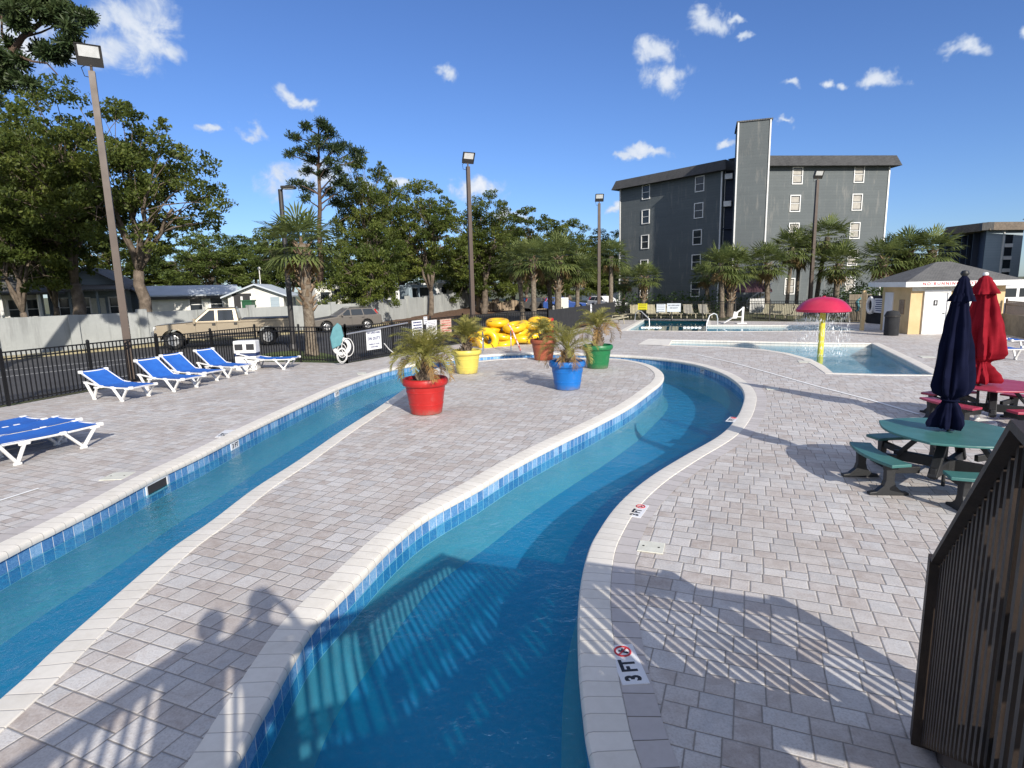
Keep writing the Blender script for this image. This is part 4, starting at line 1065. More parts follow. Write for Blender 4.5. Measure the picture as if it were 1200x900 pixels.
notice((505,386.3), .78, .86, 'white notice with faint small print, right of the pair behind the palm', fC, fD, [], bars=(11,.018))
notice((521.5,383), .9, .72, 'faded tan and red notice half hidden by the yellow pot palm', fC, fD, [], MAT['sign_tan'], 'text_red', (6,.03))
notice((497.5,375.5), .26, .34, 'small white plate on the post above the pair of notices', fC, fD, [], bars=(4,.02))
p, an = fence_frame((404,392), 0, fC, fD, .1)
a, _ = fence_frame((402.5,391.5), 0, fC, fD, .16); b, _ = fence_frame((474,378.2), 0, fC, fD, .16)
tag(MB().tube([a, b], .028, 8).build('rescue_pole', MAT['pole_alu'], smooth=True), 'long aluminium rescue pole hung along the fence above the white sign', 'pole')
p, an = fence_frame((397.5,406), 0, fC, fD, .12)
t = thing('life_ring', 'white life ring with a coiled rope hanging on the fence corner', 'life ring', p, an+rad(-38))
MB().torus(.27,.075,Matrix.Rotation(PI/2,4,'X'),28,10).build('ring', MAT['white_resin'], t, smooth=True)
m = MB(); r = random.Random(4)
for k in range(5):
    c = Vector((r.uniform(-.08,.22), -.10-.02*k, r.uniform(-.35,.05))); rr = r.uniform(.16,.30)
    m.tube([c+Vector((rr*.8*math.cos(q*PI/9), .02*math.sin(q), rr*1.25*math.sin(q*PI/9))) for q in range(18)], .014, 6, closed=True)
m.build('rope', MAT['rope'], t, smooth=True)
p, an = fence_frame((391.5,395), 0, fC, fD, .14)
t = thing('teal_float_bag', 'teal rescue board hanging at the fence corner beside the life ring', 'rescue board', p, an+rad(-38))
MB().prism([(-.20,-.42),(.12,-.30),(.24,.05),(.18,.40),(.05,.52),(-.12,.35),(-.24,0)], -.04, .04, UPRIGHT).build('board', MAT['teal_cloth'], t, bevel=.025)
p, an = fence_frame((467,409), 0, fC, fD, .06); a, _ = fence_frame((448,402.5), 0, fC, fD, .1); b, _ = fence_frame((459,413.5), 0, fC, fD, .1)
tag(MB().tube([a, a.lerp(b,.5)+Vector((0,0,-.04)), b], .022, 6).build('throw_rope', MAT['rope'], smooth=True), 'short white rope slanting down the fence from the sign', 'rope')
# signs behind the swimming pool
for px, w, h, lab, mt, lines in (((753.5,359.3), .72, .48, 'yellow sign on the fence behind the swimming pool', MAT['sign_yellow'], None), ((775,361), .66, .60, 'narrow white sign on the fence behind the swimming pool', MAT['sign_white'], None), ((790,360.4), 1.0, .62, 'wide white NO LIFEGUARD sign on the fence behind the swimming pool', MAT['sign_white'], 1)):
    notice(px, w, h, lab, fF, fG, [('NO LIFEGUARD', .115, .16, .002), ('ON DUTY', .13, -.03, .002)] if lines else [], mt, 'text_black', None if lines else (4,.03), offm=.10)
t = notice((691,361.5), .34, .56, 'small white plate on top of the dark screened fence', fE, fF, [], bars=(3,.03), offm=.1)

# ------------------------------------------------------------------ bin
g = G(291.5,433)
t = thing('waste_bin', 'white twin waste bin with two square openings by the fence', 'waste bin', (g.x, g.y, 0), rad(4)); t.scale = (.72,.72,.88)
b = MB(); b.box((0,0,.28),(1.0,.55,.56)); b.build('bin_body', MAT['white_resin'], t, bevel=.02)
b = MB(); b.box((0,0,.615),(1.0,.55,.11)); b.build('navy_band', MAT['bin_blue'], t, bevel=.01)
b = MB(); b.box((0,0,.93),(1.06,.60,.50)); b.build('hood', MAT['white_resin'], t, bevel=.04)
for x in (-.27,.27):
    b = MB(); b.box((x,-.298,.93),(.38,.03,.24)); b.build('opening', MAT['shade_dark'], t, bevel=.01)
    b = MB(); b.box((x,-.305,1.07),(.44,.03,.03)); b.build('opening_trim', MAT['white_resin'], t)

# ------------------------------------------------------------------ lamp posts
def flood_post(label, loc, h, rz, sq=.15, mat=None, tilt=rad(58), hs=1.0):
    mat = mat or MAT['bronze']; t = thing('lamp_post', label, 'lamp post', loc, rz, 'tall floodlight posts')
    m = MB(); m.box((0,0,.03),(sq*2.4,sq*2.4,.06)); m.build('base_plate', mat, t)
    m = MB(); s0, s1 = sq/2*1.1, sq/2*.85
    vs = [(-s0,-s0,.06),(s0,-s0,.06),(s0,s0,.06),(-s0,s0,.06),(-s1,-s1,h-.45),(s1,-s1,h-.45),(s1,s1,h-.45),(-s1,s1,h-.45)]
    m.add(vs, [(0,3,2,1),(4,5,6,7),(0,1,5,4),(1,2,6,5),(2,3,7,6),(3,0,4,7)]); m.build('pole', mat, t)
    m = MB(); m.tube([(0,0,h-.45),(0,0,h-.28)], .035, 8); m.box((0,.06,h-.24),(.3*hs,.05,.06)); m.build('bracket', mat, t)
    M = Matrix.Translation((0,0,h)) @ Matrix.Rotation(-tilt, 4, 'X')
    W, Hh, D = .50*hs, .46*hs, .22*hs                                       # housing, lens facing local -Z after tilt
    b = MB(); vs = [(-W/2,-Hh/2,-D/2),(W/2,-Hh/2,-D/2),(W/2,Hh/2,-D/2),(-W/2,Hh/2,-D/2),(-W*.36,-Hh*.36,D/2),(W*.36,-Hh*.36,D/2),(W*.36,Hh*.36,D/2),(-W*.36,Hh*.36,D/2)]
    b.add(vs, [(0,1,2,3)[::-1],(4,5,6,7),(0,1,5,4),(1,2,6,5),(2,3,7,6),(3,0,4,7)], M); b.build('lamp_housing', MAT['dark_trim'], t, bevel=.01)
    b = MB(); b.box((0,-.08*hs,-D/2-.008),(W*.80,Hh*.50,.016),0,M); b.build('lamp_lens', MAT['lamp_glass'], t)
    b = MB(); e = W/2*.98
    b.box((0,-Hh*.48,-D/2-.012),(W,.02,.03),0,M); b.box((0,Hh*.48,-D/2-.012),(W,.02,.03),0,M); b.box((-e,0,-D/2-.012),(.02,Hh*.92,.03),0,M); b.box((e,0,-D/2-.012),(.02,Hh*.92,.03),0,M)
    b.build('lens_frame', MAT['dark_trim'], t)
    b = MB(); b.tube([(-.06,.05,h-.22),(-.2*hs,.12,h-.34),(-.16*hs,.15,h-.55),(-.03,.06,h-.6)], .012, 5); b.build('cable', MAT['rubber'], t)
    return t
pl = AT(150,450,17.7); P1 = Vector((-11.86, 17.95, 0))
top = AT(107,64,17.95)
flood_post('tall brown floodlight post behind the nearest lounger of the fence row', P1, top.z, rad(28), .19, None, rad(66), 1.25)
p3 = G(555,399.5); flood_post('tall brown floodlight post behind the yellow tubes', (p3.x, p3.y, 0), AT(547,184,p3.y).z, rad(26), .19, None, rad(60), 1.2)
p4 = AT(702,300,44.4); flood_post('slim floodlight post left of the grey hotel', (p4.x, p4.y, 0), AT(702,231,44.4).z, rad(0), .22, None, rad(62), 1.25)
p5 = AT(950,340,48.6); flood_post('tall floodlight post in front of the right wing of the grey hotel', (p5.x, p5.y, 0), AT(958,204,48.6).z, rad(6), .24, None, rad(64), 1.45)
q = AT(338,330,27.0)
t = thing('street_light', 'dark street light with a flat arm head beside the palm', 'street light', (q.x-.02, q.y, 0))
h2 = AT(329,222,27.0).z
MB().tube([(0,0,0),(0,0,h2)], [.13,.10], 12).build('pole', MAT['dark_pole'], t, smooth=True)
MB().lathe([(.2,0),(.2,.1),(.15,.3),(.13,.32)], 12).build('base', MAT['dark_pole'], t)
m = MB(); m.bar((0,0,h2-.05),(.2,-.1,h2+.05),.08,.06); m.box((.42,-.12,h2+.06),(.62,.34,.12)); m.build('arm_head', MAT['dark_trim'], t, bevel=.03)
m = MB(); m.box((.44,-.12,h2-.005),(.46,.26,.02)); m.build('lamp_lens', MAT['lamp_glass'], t)

# ------------------------------------------------------------------ cabbage palms
def fan_crown(R, leaf, dead, rng, nf=34, pet=.95, bl=1.05, low=-1.0):
    def frond(mb, az, el, L, B, droop):
        d = Vector((math.cos(el)*math.cos(az), math.cos(el)*math.sin(az), math.sin(el))); side = Vector((-math.sin(az), math.cos(az), 0)); up = side.cross(d)*-1
        p = d*.1; e = d*L + Vector((0,0,-.12*L*L))
        w = .022; mb.add([p+side*w, p-side*w, e-side*w*.6, e+side*w*.6], [(0,1,2,3)])
        dd = (d+Vector((0,0,-.10))).normalized(); n = 15
        for k in range(n):
            a = -1.55+3.1*k/(n-1)+rng.uniform(-.05,.05); fold = .22*abs(a)
            v = (dd*math.cos(a)+side*math.sin(a)+up*(-.12*abs(a)+.15)).normalized()
            l = B*(1-.22*abs(a)/1.5)*rng.uniform(.85,1.08)
            m1 = e+v*l*.6; tip = e+v*l*1.0+Vector((0,0,-droop*l*rng.uniform(.06,.38)))
            s = (v.cross(up)).normalized()*.040
            mb.add([e, m1-s, tip, m1+s], [(0,1,2,3)])
    g = MB(); dmb = MB()
    for i in range(nf):
        s = (i+.5)/nf; el = math.asin(max(-1, min(1, 1-1.62*s)))*.98+rng.uniform(-.1,.1)
        az = i*2.39996+rng.uniform(-.25,.25)
        frond(g, az, el, pet*R*rng.uniform(.85,1.1), bl*R*rng.uniform(.85,1.1), .55+.5*s)
    for i in range(5):
        frond(dmb, rng.uniform(0,6.28), rng.uniform(-1.3,-1.0), pet*R*.8, bl*R*.7, .9)
    return g, dmb
PALMV = []
for k in range(4):
    rng = random.Random(50+k); g, d = fan_crown(1.0, None, None, rng, 32+4*k, .80, .98)
    gm = g.mesh('fronds'); gm.materials.append(MAT['sabal_leaf']); dm = d.mesh('dead_fronds'); dm.materials.append(MAT['sabal_dead']); PALMV.append((gm, dm))
def sabal(label, loc, h, R, rz=0, boots=0.0, lean=(0,0), var=0, tr=.16, group='cabbage palms'):
    t = thing('cabbage_palm', label, 'palm tree', loc, rz, group); rng = random.Random(int(abs(loc[0])*97+abs(loc[1])*31))
    top = Vector((lean[0], lean[1], h)); n = 8
    pts = [Vector((lean[0]*(i/n)**1.6, lean[1]*(i/n)**1.6, h*i/n)) for i in range(n+1)]
    rr = [tr*(1.35 if i == 0 else 1.0-.12*math.sin(PI*i/n)) for i in range(n+1)]
    m = MB(); m.tube(pts, rr, 12); m.build('trunk', MAT['sabal_trunk'], t, smooth=True)
    if boots > 0:
        b = MB(); nb = int(boots*h/.062)
        for i in range(nb):
            s = 1-boots+boots*i/nb; z = h*s; a = i*2.399; c = Vector((lean[0]*s**1.6, lean[1]*s**1.6, z))
            d = Vector((math.cos(a), math.sin(a), 0)); nrm = Vector((-d.y, d.x, 0))
            p0 = c+d*tr*.95; p1 = c+d*(tr+.20)+Vector((0,0,.30)); w = .075
            b.add([p0-nrm*w, p0+nrm*w, p1+nrm*w*.5, p1-nrm*w*.5, p0-nrm*w-d*.05+Vector((0,0,.10)), p0+nrm*w-d*.05+Vector((0,0,.10))], [(0,1,2,3),(4,3,2,5),(0,3,4),(1,5,2)])
        b.build('leaf_bases', MAT['sabal_boot'], t)
    gm, dm = PALMV[var % 4]
    for nme, me in (('fronds', gm), ('dead_fronds', dm)):
        o = bpy.data.objects.new(nme, me); COL.objects.link(o); o.parent = t; o.location = top; o.scale = (R,R,R*.95); o.rotation_euler = (0,0,rng.uniform(0,6))
    return t
def sab_px(label, bx, Y, cx, cyy, rpx, boots=.0, var=0, tr=.16, rz=0):
    c = AT(cx, cyy, Y); b = AT(bx, 340, Y); R = rpx/(FPX/(Y*math.cos(PITCH)))/1.42
    return sabal(label, (b.x, Y, 0), c.z-.05, R, rz, boots, (c.x-b.x, 0), var, tr)
sab_px('tall cabbage palm with old leaf bases between the truck and the wagon', 360, 24.8, 353, 284, 48, .6, 0, .25)
sab_px('cabbage palm with pale crossed leaf bases behind the tubes, left of a booted one', 625.5, 40, 624, 302, 31, .35, 1, .2)
sab_px('cabbage palm with the thickest lattice of leaf bases behind the tubes', 653.5, 43, 655, 300, 31, .55, 2, .26)
sab_px('cabbage palm with a smooth trunk right of the lattice trunk one', 676.5, 44, 677, 316, 24, 0, 3, .17)
sab_px('short cabbage palm with a dark trunk left behind the tubes', 612, 45, 606, 306, 27, .3, 3, .2)
sab_px('cabbage palm half hidden behind the thick lattice trunk', 645, 47, 642, 314, 24, .4, 0, .2)
sab_px('slim cabbage palm just right of the slim floodlight post', 716, 46, 716, 300, 24, 0, 1, .19)
sab_px('small cabbage palm in front of the left end of the grey hotel', 730, 52, 733, 327, 19, .2, 2, .17)
sab_px('small cabbage palm with a brown trunk standing behind the yellow sign', 753.5, 48.5, 756, 324, 20, .6, 3, .21)
sab_px('cabbage palm with a smooth trunk at the middle of the hotel', 847, 45.2, 845, 308, 28, 0, 0, .2)
sab_px('cabbage palm with a criss-cross trunk beside the smooth one at the middle of the hotel', 856, 46, 860, 312, 29, .75, 1, .27)
sab_px('shaded small cabbage palm left of the pair at the middle of the hotel', 831, 50, 826, 322, 18, .3, 2, .2)
sab_px('cabbage palm standing left of the white stair trim of the hotel', 900, 47.5, 899, 308, 28, .35, 3, .23)
sab_px('tall thin cabbage palm left of the right-hand floodlight post', 923, 50, 929, 289, 27, 0, 2, .17)
sab_px('second thin cabbage palm close to the tall thin one', 934, 52, 937, 298, 23, 0, 1, .17)
sab_px('tallest cabbage palm in front of the right wing with a leaning trunk', 957, 51, 970, 277, 28, 0, 0, .2)
sab_px('cabbage palm with a bushy round crown above the mushroom', 980, 49, 983, 309, 30, .35, 3, .26)
sab_px('cabbage palm at the left of the clump behind the small yellow building', 1037, 41, 1036, 302, 30, .4, 1, .22)
sab_px('cabbage palm in the middle of the clump behind the small yellow building', 1066, 41.5, 1064, 294, 31, .4, 2, .22)
sab_px('cabbage palm at the right of the clump behind the small yellow building', 1092, 40.5, 1092, 292, 31, .4, 0, .22)
sab_px('low cabbage palm at the back of the clump behind the small yellow building', 1050, 43, 1050, 309, 27, .4, 3, .22)

# ------------------------------------------------------------------ trees
def leaf_cloud(centers, radii, per, size, rng, flat=.52, up=.35):
    """many small leaf faces scattered through clumps: arrays for one mesh"""
    C = []; 
    for (c, r, n) in zip(centers, radii, per):
        d = rng.normal(size=(n, 3)); d /= np.linalg.norm(d, axis=1)[:, None]
        q = d*(rng.random((n, 1))**.45)*r*np.array([1, 1, flat]); C.append(q+np.array(c))
    C = np.concatenate(C); N = len(C)
    nr = rng.normal(size=(N, 3)); nr[:, 2] = np.abs(nr[:, 2])+up; nr /= np.linalg.norm(nr, axis=1)[:, None]
    a = rng.normal(size=(N, 3)); a = np.cross(nr, a); a /= np.linalg.norm(a, axis=1)[:, None]; b = np.cross(nr, a)
    s = (size*(.45+1.15*rng.random((N, 1))**1.5)); a *= s; b *= s*.55
    V = np.stack([C-a, C-b*.9, C+a, C+b*.9], 1).reshape(-1, 3)
    return V
def quads_mesh(name, V, mat):
    N = len(V)//4; me = bpy.data.meshes.new(name)
    me.vertices.add(N*4); me.vertices.foreach_set('co', V.astype(np.float32).ravel())
    me.loops.add(N*4); me.loops.foreach_set('vertex_index', np.arange(N*4, dtype=np.int32))
    me.polygons.add(N); me.polygons.foreach_set('loop_start', np.arange(0, N*4, 4, dtype=np.int32)); me.polygons.foreach_set('loop_total', np.full(N, 4, dtype=np.int32))
    me.update(calc_edges=True); me.validate(); me.materials.append(mat); return me
def limb(mb, a, b, r0, r1, rng, sag=.12, n=5, seg=7):
    a = Vector(a); b = Vector(b); L = (b-a).length; pts = []
    for i in range(n+1):
        s = i/n; p = a.lerp(b, s); w = math.sin(PI*s)*L*.06
        p += Vector((rng.uniform(-w, w), rng.uniform(-w, w), rng.uniform(-w, w)*.5 + math.sin(PI*s)*L*sag)); pts.append(p)
    mb.tube(pts, [r0+(r1-r0)*i/n for i in range(n+1)], seg); return pts
def broad_tree_meshes(seed, H, R, leafmat, barkmat, trunk_h=.22, nclump=70, per=190, lsize=.17, crown_c=.62, crown_v=.40, tr=.32, clump=1.25, stems=1):
    rng = random.Random(seed); nrg = np.random.default_rng(seed); tm = MB(); cents = []; rads = []; cnts = []
    fork = Vector((rng.uniform(-.3,.3), rng.uniform(-.3,.3), H*trunk_h))
    limb(tm, (0,0,-.1), fork, tr*1.25, tr*.85, rng, .0, 5, 10)
    mains = []
    for k in range(6):
        a = k*1.05+rng.uniform(-.3,.3); rr = R*rng.uniform(.25,.5); e = Vector((math.cos(a)*rr, math.sin(a)*rr, H*rng.uniform(.55,.75)))
        mains.append(limb(tm, fork, e, tr*.55, tr*.2, rng, .05, 5, 7))
    mains.append(limb(tm, fork, (rng.uniform(-.5,.5), rng.uniform(-.5,.5), H*.82), tr*.65, tr*.15, rng, 0, 5, 7))
    for i in range(nclump):
        s = (i+.5)/nclump; ph = i*2.39996+rng.uniform(-.3,.3); zz = 1-1.75*s; q = math.sqrt(max(0, 1-min(1,abs(zz))**2)); k = rng.uniform(.62, 1.0) if i % 4 else rng.uniform(.2,.6)
        lobes = 1+.20*math.sin(3*ph+seed)+.12*math.sin(7*ph+zz*5)
        c = Vector((math.cos(ph)*q*R*k*lobes, math.sin(ph)*q*R*k*lobes, H*(crown_c+crown_v*zz*k)+rng.uniform(-.4,.4)))
        m = min(mains, key=lambda P: (P[3]-c).length); st = m[rng.choice((2,3,4))]
        limb(tm, st, c, tr*.13, tr*.035, rng, .06, 4, 5)
        r = clump*rng.uniform(.65,1.25); cents.append(tuple(c)); rads.append(r); cnts.append(int(per*rng.uniform(.6,1.2)*(r/clump)**2))
        for _ in range(2):
            c2 = c+Vector((rng.uniform(-1,1), rng.uniform(-1,1), rng.uniform(-.5,.6)))*r*1.1; cents.append(tuple(c2)); rads.append(r*.5); cnts.append(int(per*.25))
    V = leaf_cloud(cents, rads, cnts, lsize, nrg)
    cm = quads_mesh('crown', V, leafmat); t_ = tm.mesh('trunk'); t_.materials.append(barkmat); t_.polygons.foreach_set('use_smooth', [True]*len(t_.polygons))
    return t_, cm
def plant_tree(label, meshes, loc, rz=0, s=(1,1,1), name='broadleaf_tree', group='trees beyond the car park', cat='tree'):
    t = thing(name, label, cat, loc, rz, group); t.scale = s
    for n, me in zip(('trunk', 'crown'), meshes):
        o = bpy.data.objects.new(n, me); COL.objects.link(o); o.parent = t
    return t
OAK_A = broad_tree_meshes(1, 13.5, 5.6, MAT['oak_leaf'], MAT['bark'], .24, 120, 235, .115, .60, .40, .38, .95)
OAK_B = broad_tree_meshes(2, 13.5, 5.4, MAT['oak_leaf'], MAT['bark'], .30, 96, 225, .115, .64, .36, .36, .92)
OAK_C = broad_tree_meshes(3, 12.0, 4.6, MAT['oak_leaf'], MAT['bark'], .16, 100, 270, .12, .56, .46, .26, .86)
OAK_D = broad_tree_meshes(7, 12.5, 5.0, MAT['oak_leaf_mid'], MAT['bark'], .2, 84, 240, .12, .58, .42, .26, .84)
PALE = broad_tree_meshes(4, 12.0, 5.2, MAT['oak_leaf_pale'], MAT['bark'], .2, 96, 240, .13, .58, .42, .28, .95)
LOW = broad_tree_meshes(5, 7.2, 4.2, MAT['oak_leaf_mid'], MAT['bark'], .18, 80, 340, .105, .52, .46, .2, .9)
def tree_px(label, ms, Hm, Rm, px, Y, topy, rpx, rz=0, name='broadleaf_tree'):
    c = AT(px, 330, Y); top = AT(px, topy, Y).z; sxy = rpx/(FPX/(Y*math.cos(PITCH)))/Rm
    return plant_tree(label, ms, (c.x, Y, 0), rz, (sxy, sxy, top/Hm), name)
tree_px('big spreading oak with its trunk left of the nearest lamp post', OAK_A, 14.2, 5.8, 92, 36.5, 92, 98, .5)
tree_px('big rounded oak with a straight pale trunk right of the nearest lamp post', OAK_B, 14.0, 5.6, 170, 36.0, 106, 97, 2.2)
tree_px('dark oak at the left edge of the photograph in front of the white porch house', OAK_C, 12.6, 4.8, 24, 35, 158, 70, 1.1)
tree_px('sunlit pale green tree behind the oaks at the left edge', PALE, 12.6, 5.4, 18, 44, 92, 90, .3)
tree_px('thin dark oak between the two big oaks at the porch houses', OAK_C, 12.6, 4.8, 60, 39, 150, 60, 3.0)
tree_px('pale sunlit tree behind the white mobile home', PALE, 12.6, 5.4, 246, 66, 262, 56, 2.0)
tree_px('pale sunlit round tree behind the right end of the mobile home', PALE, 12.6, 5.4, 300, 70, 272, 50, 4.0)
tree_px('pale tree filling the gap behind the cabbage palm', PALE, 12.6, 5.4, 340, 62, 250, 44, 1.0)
tree_px('tall dark tree right of the pine with a flat top', OAK_B, 14.0, 5.6, 438, 52, 172, 52, 1.3)
tree_px('broad green tree left of the lamp post behind the yellow tubes', OAK_D, 13.0, 5.2, 502, 54, 205, 56, 2.4)
tree_px('low drooping tree hanging over the block wall behind the parked wagon', LOW, 7.5, 4.3, 428, 46.5, 258, 50, .7)
tree_px('dense green tree right behind the lamp post of the tubes', OAK_A, 14.2, 5.8, 566, 60, 220, 54, 3.3)
tree_px('tree between the low drooping one and the lamp post, standing behind the trailers', OAK_D, 13.0, 5.2, 470, 60, 232, 52, 4.1)
tree_px('round green tree behind the lattice trunk palms', OAK_C, 12.6, 4.8, 618, 66, 240, 44, .2)
tree_px('small crowned tree behind the slim lamp post', OAK_D, 13.0, 5.2, 662, 72, 250, 40, 5.0)
tree_px('tree reaching the left edge of the grey hotel', OAK_A, 14.2, 5.8, 705, 80, 266, 40, 1.9)
tree_px('dark low tree shading the cars under the palms', LOW, 7.5, 4.3, 655, 74, 286, 48, 2.9)
tree_px('dark low tree behind the slim lamp post near the hotel', LOW, 7.5, 4.3, 712, 78, 292, 40, 3.7)
tree_px('green bushy tree behind the left end of the tube heap', LOW, 7.5, 4.3, 560, 62, 280, 46, 5.1)
for i, (px, Y, ty, r) in enumerate(((380,105,296,48),(455,110,290,55),(530,115,284,55),(600,118,288,50),(668,112,290,46),(730,120,300,40),(200,90,290,60),(120,80,262,60),(30,75,250,60))):
    tree_px(('far tree glimpsed under the crowns, ' + ['behind the trailers left of the low drooping tree','right behind the low drooping tree','left of the post behind the tubes','right of the post behind the tubes','behind the lattice trunk palms','beside the left wall of the hotel','behind the mobile home roof','between the two big oak trunks','behind the white porch house'][i]), (OAK_C, OAK_D, PALE)[i % 3 if i != 0 else 2], 12.7, 5.0, px, Y, ty, r*1.1, i*1.3)
# pines
def pine_clumps(cents, rads, n, rng, l=.16):
    C = []; A = []; c2 = []; r2 = []
    for c, r in zip(cents, rads):
        for k in range(6):
            d = rng.normal(size=3); d /= np.linalg.norm(d); c2.append(np.array(c)+d*np.array([1, 1, .55])*r*rng.uniform(.25, 1.05)); r2.append(r*rng.uniform(.30, .52))
    cents, rads = c2, r2
    for c, r in zip(cents, rads):
        k = int(n*(r**1.5)); d = rng.normal(size=(k, 3)); d /= np.linalg.norm(d, axis=1)[:, None]; q = d*(rng.random((k, 1))**.5)*r*np.array([1, 1, .6])
        C.append(q+np.array(c)); v = d+rng.normal(size=(k, 3))*.7+np.array([0, 0, .4]); A.append(v/np.linalg.norm(v, axis=1)[:, None])
    C = np.concatenate(C); A = np.concatenate(A); N = len(C)
    B = np.cross(A, rng.normal(size=(N, 3))); B /= np.linalg.norm(B, axis=1)[:, None]
    L = l*(.7+.6*rng.random((N, 1))); w = l*.06
    return np.stack([C-B*w, C+B*w, C+A*L+B*w*1.6, C+A*L-B*w*1.6], 1).reshape(-1, 3)
Yp = 48.0
def pw(x, y, dY=0): return AT(x, y, Yp+dY)
t0 = pw(374, 345); PB = Vector((t0.x, Yp, 0)); t = thing('pine_tree', 'tall thin pine with tiered dark clumps standing above the other trees', 'tree', PB, 0, 'trees beyond the car park')
rng = random.Random(9); tm = MB(); apex = pw(373,148)-PB; tm.tube([apex*(i/10)+Vector((rng.uniform(-.07,.07),rng.uniform(-.07,.07),0)) for i in range(11)], [.30-.024*i for i in range(11)], 9)
cl = [(358,148,9),(380,148,12),(390,158,10),(345,162,9),(338,180,8),(352,178,9),(372,168,13),(392,172,12),(404,172,10),(413,178,10),(366,186,10),(388,190,10),(360,200,9),(376,204,9),(396,200,9),(346,214,8),(362,220,9),(398,214,10),(412,220,9),(358,232,7),(384,226,8),(420,186,8),(392,238,7)]
C = []; Rr = []
for x, y, r in cl:
    dY = rng.uniform(-1.8, 1.8); c = pw(x, y, dY)-PB; rm = r*Yp/FPX*.86; C.append(tuple(c)); Rr.append(rm)
    s = max(.35, min(.97, (c.z-.6-abs(c.x)*.25)/apex.z)); limb(tm, apex*s, c, .07, .02, rng, .04, 4, 5)
tm.build('trunk', MAT['pine_bark'], t, smooth=True)
o = bpy.data.objects.new('crown', quads_mesh('crown', pine_clumps(C, [q*1.08 for q in Rr], 420, np.random.default_rng(3), .30), MAT['pine_leaf'])); COL.objects.link(o); o.parent = t
# near pine: its trunk is just outside the left edge, one limb reaches into view
Yp = 18.5
t0 = pw(-95, 345); PB = Vector((t0.x, Yp, 0)); t = thing('pine_tree', 'near pine whose dark limb reaches in at the upper left corner', 'tree', PB, 0)
tm = MB(); apex = pw(-80,-260)-PB; limb(tm, (0,0,0), apex, .36, .10, rng, 0, 10, 10)
def route(pts, r0, r1, dY=0):
    P = [pw(x, y, dY)-PB for x, y in pts]; n = len(P)-1; tm.tube(P, [r0+(r1-r0)*i/n for i in range(n+1)], 7)
route([(-85,90),(-40,82),(-5,70),(14,63),(26,44),(40,33),(52,24),(60,8),(78,-4)], .13, .035)
route([(14,63),(8,50),(2,40),(2,10)], .06, .02, .2); route([(18,64),(38,72),(55,74),(68,88)], .04, .015, -.3); route([(26,44),(48,38),(70,28),(88,24)], .035, .012, .3); route([(52,24),(46,8),(40,-6)], .03, .012)
route([(40,33),(22,24),(12,8)], .03, .012, -.3); route([(-60,86),(-20,110),(10,100)], .05, .02, .4); route([(60,8),(84,16),(104,20)], .03, .012)
cl = [(8,8,16),(30,10,18),(52,6,14),(70,16,14),(88,18,13),(96,20,11),(84,32,11),(68,28,10),(20,28,12),(48,18,10),(60,60,15),(78,52,14),(84,48,11),(48,60,10),(72,66,9),(12,76,14),(26,72,10),(6,88,16),(22,94,12),(34,98,8),(2,100,12),(-15,60,20),(-30,20,26),(-20,110,18),(40,4,12),(14,52,7),(60,-10,14)]
C = []; Rr = []
for x, y, r in cl:
    c = pw(x, y, rng.uniform(-.6,.6))-PB; C.append(tuple(c)); Rr.append(r*Yp/FPX*.70)
for k in range(26):
    c = apex*rng.uniform(.62,1.0)+Vector((rng.uniform(-3.6,-.2) , rng.uniform(-3,3), 0)); C.append(tuple(c)); Rr.append(rng.uniform(.5,.9)); limb(tm, apex*max(.5, min(.98, c.z/apex.z-.04)), c, .05, .015, rng, .04, 4, 5)
tm.build('trunk', MAT['pine_bark'], t, smooth=True)
o = bpy.data.objects.new('crown', quads_mesh('crown', pine_clumps(C, [q*1.08 for q in Rr], 2600, np.random.default_rng(4), .20), MAT['pine_leaf'])); COL.objects.link(o); o.parent = t

# hedges and shrubs
def hedge(label, a, b, h, w, per, seed, name='hedge'):
    a = Vector(a); b = Vector(b); L = (b-a).length; n = max(2, int(L/.7)); nr = np.random.default_rng(seed); rg = random.Random(seed); C = []; R = []; P = []
    for i in range(n):
        for z in (h*.3, h*.72):
            q = a.lerp(b, (i+.5)/n); C.append((q.x-a.x+rg.uniform(-.2,.2), q.y-a.y+rg.uniform(-.25,.25)*w, z*rg.uniform(.85,1.12))); R.append(w*.55*rg.uniform(.8,1.2)); P.append(per)
    t = thing(name, label, 'hedge', (a.x, a.y, 0), 0, 'hedges by the hotel')
    o = bpy.data.objects.new('foliage', quads_mesh('foliage', leaf_cloud(C, R, P, .085, nr, .9), MAT['hedge_leaf'])); COL.objects.link(o); o.parent = t
    m = MB()
    for i in range(0, n, 2):
        q = a.lerp(b, (i+.5)/n)-a; m.tube([(q.x,q.y,0),(q.x,q.y,h*.6)], .03, 5)
    m.build('stems', MAT['bark'], t); return t
hedge('bright clipped hedge at the end of the dark screened fence', AT(722,340,49.5).xy, AT(745,340,49.0).xy, 2.0, 1.6, 260, 1)
hedge('dark hedge along the foot of the left wing behind the pool fence', AT(748,340,50.3).xy, AT(842,340,48.3).xy, 1.75, 1.5, 230, 2)
hedge('low hedge in front of the hotel tower behind the palms', AT(862,340,56).xy, AT(890,340,56).xy, 1.2, 1.2, 150, 6)
hedge('hedge at the foot of the right wing above the mushroom', AT(962,340,52).xy, AT(1012,340,47).xy, 2.0, 1.5, 190, 3)
hedge('rounded shrub left of the small yellow building', AT(1004,340,43).xy, AT(1012,340,43).xy, 2.6, 2.0, 330, 4, 'shrub')
hedge('feathery shrub close to the roof edge of the small yellow building', AT(1024,340,40).xy, AT(1032,340,40).xy, 2.7, 1.9, 330, 5, 'shrub')

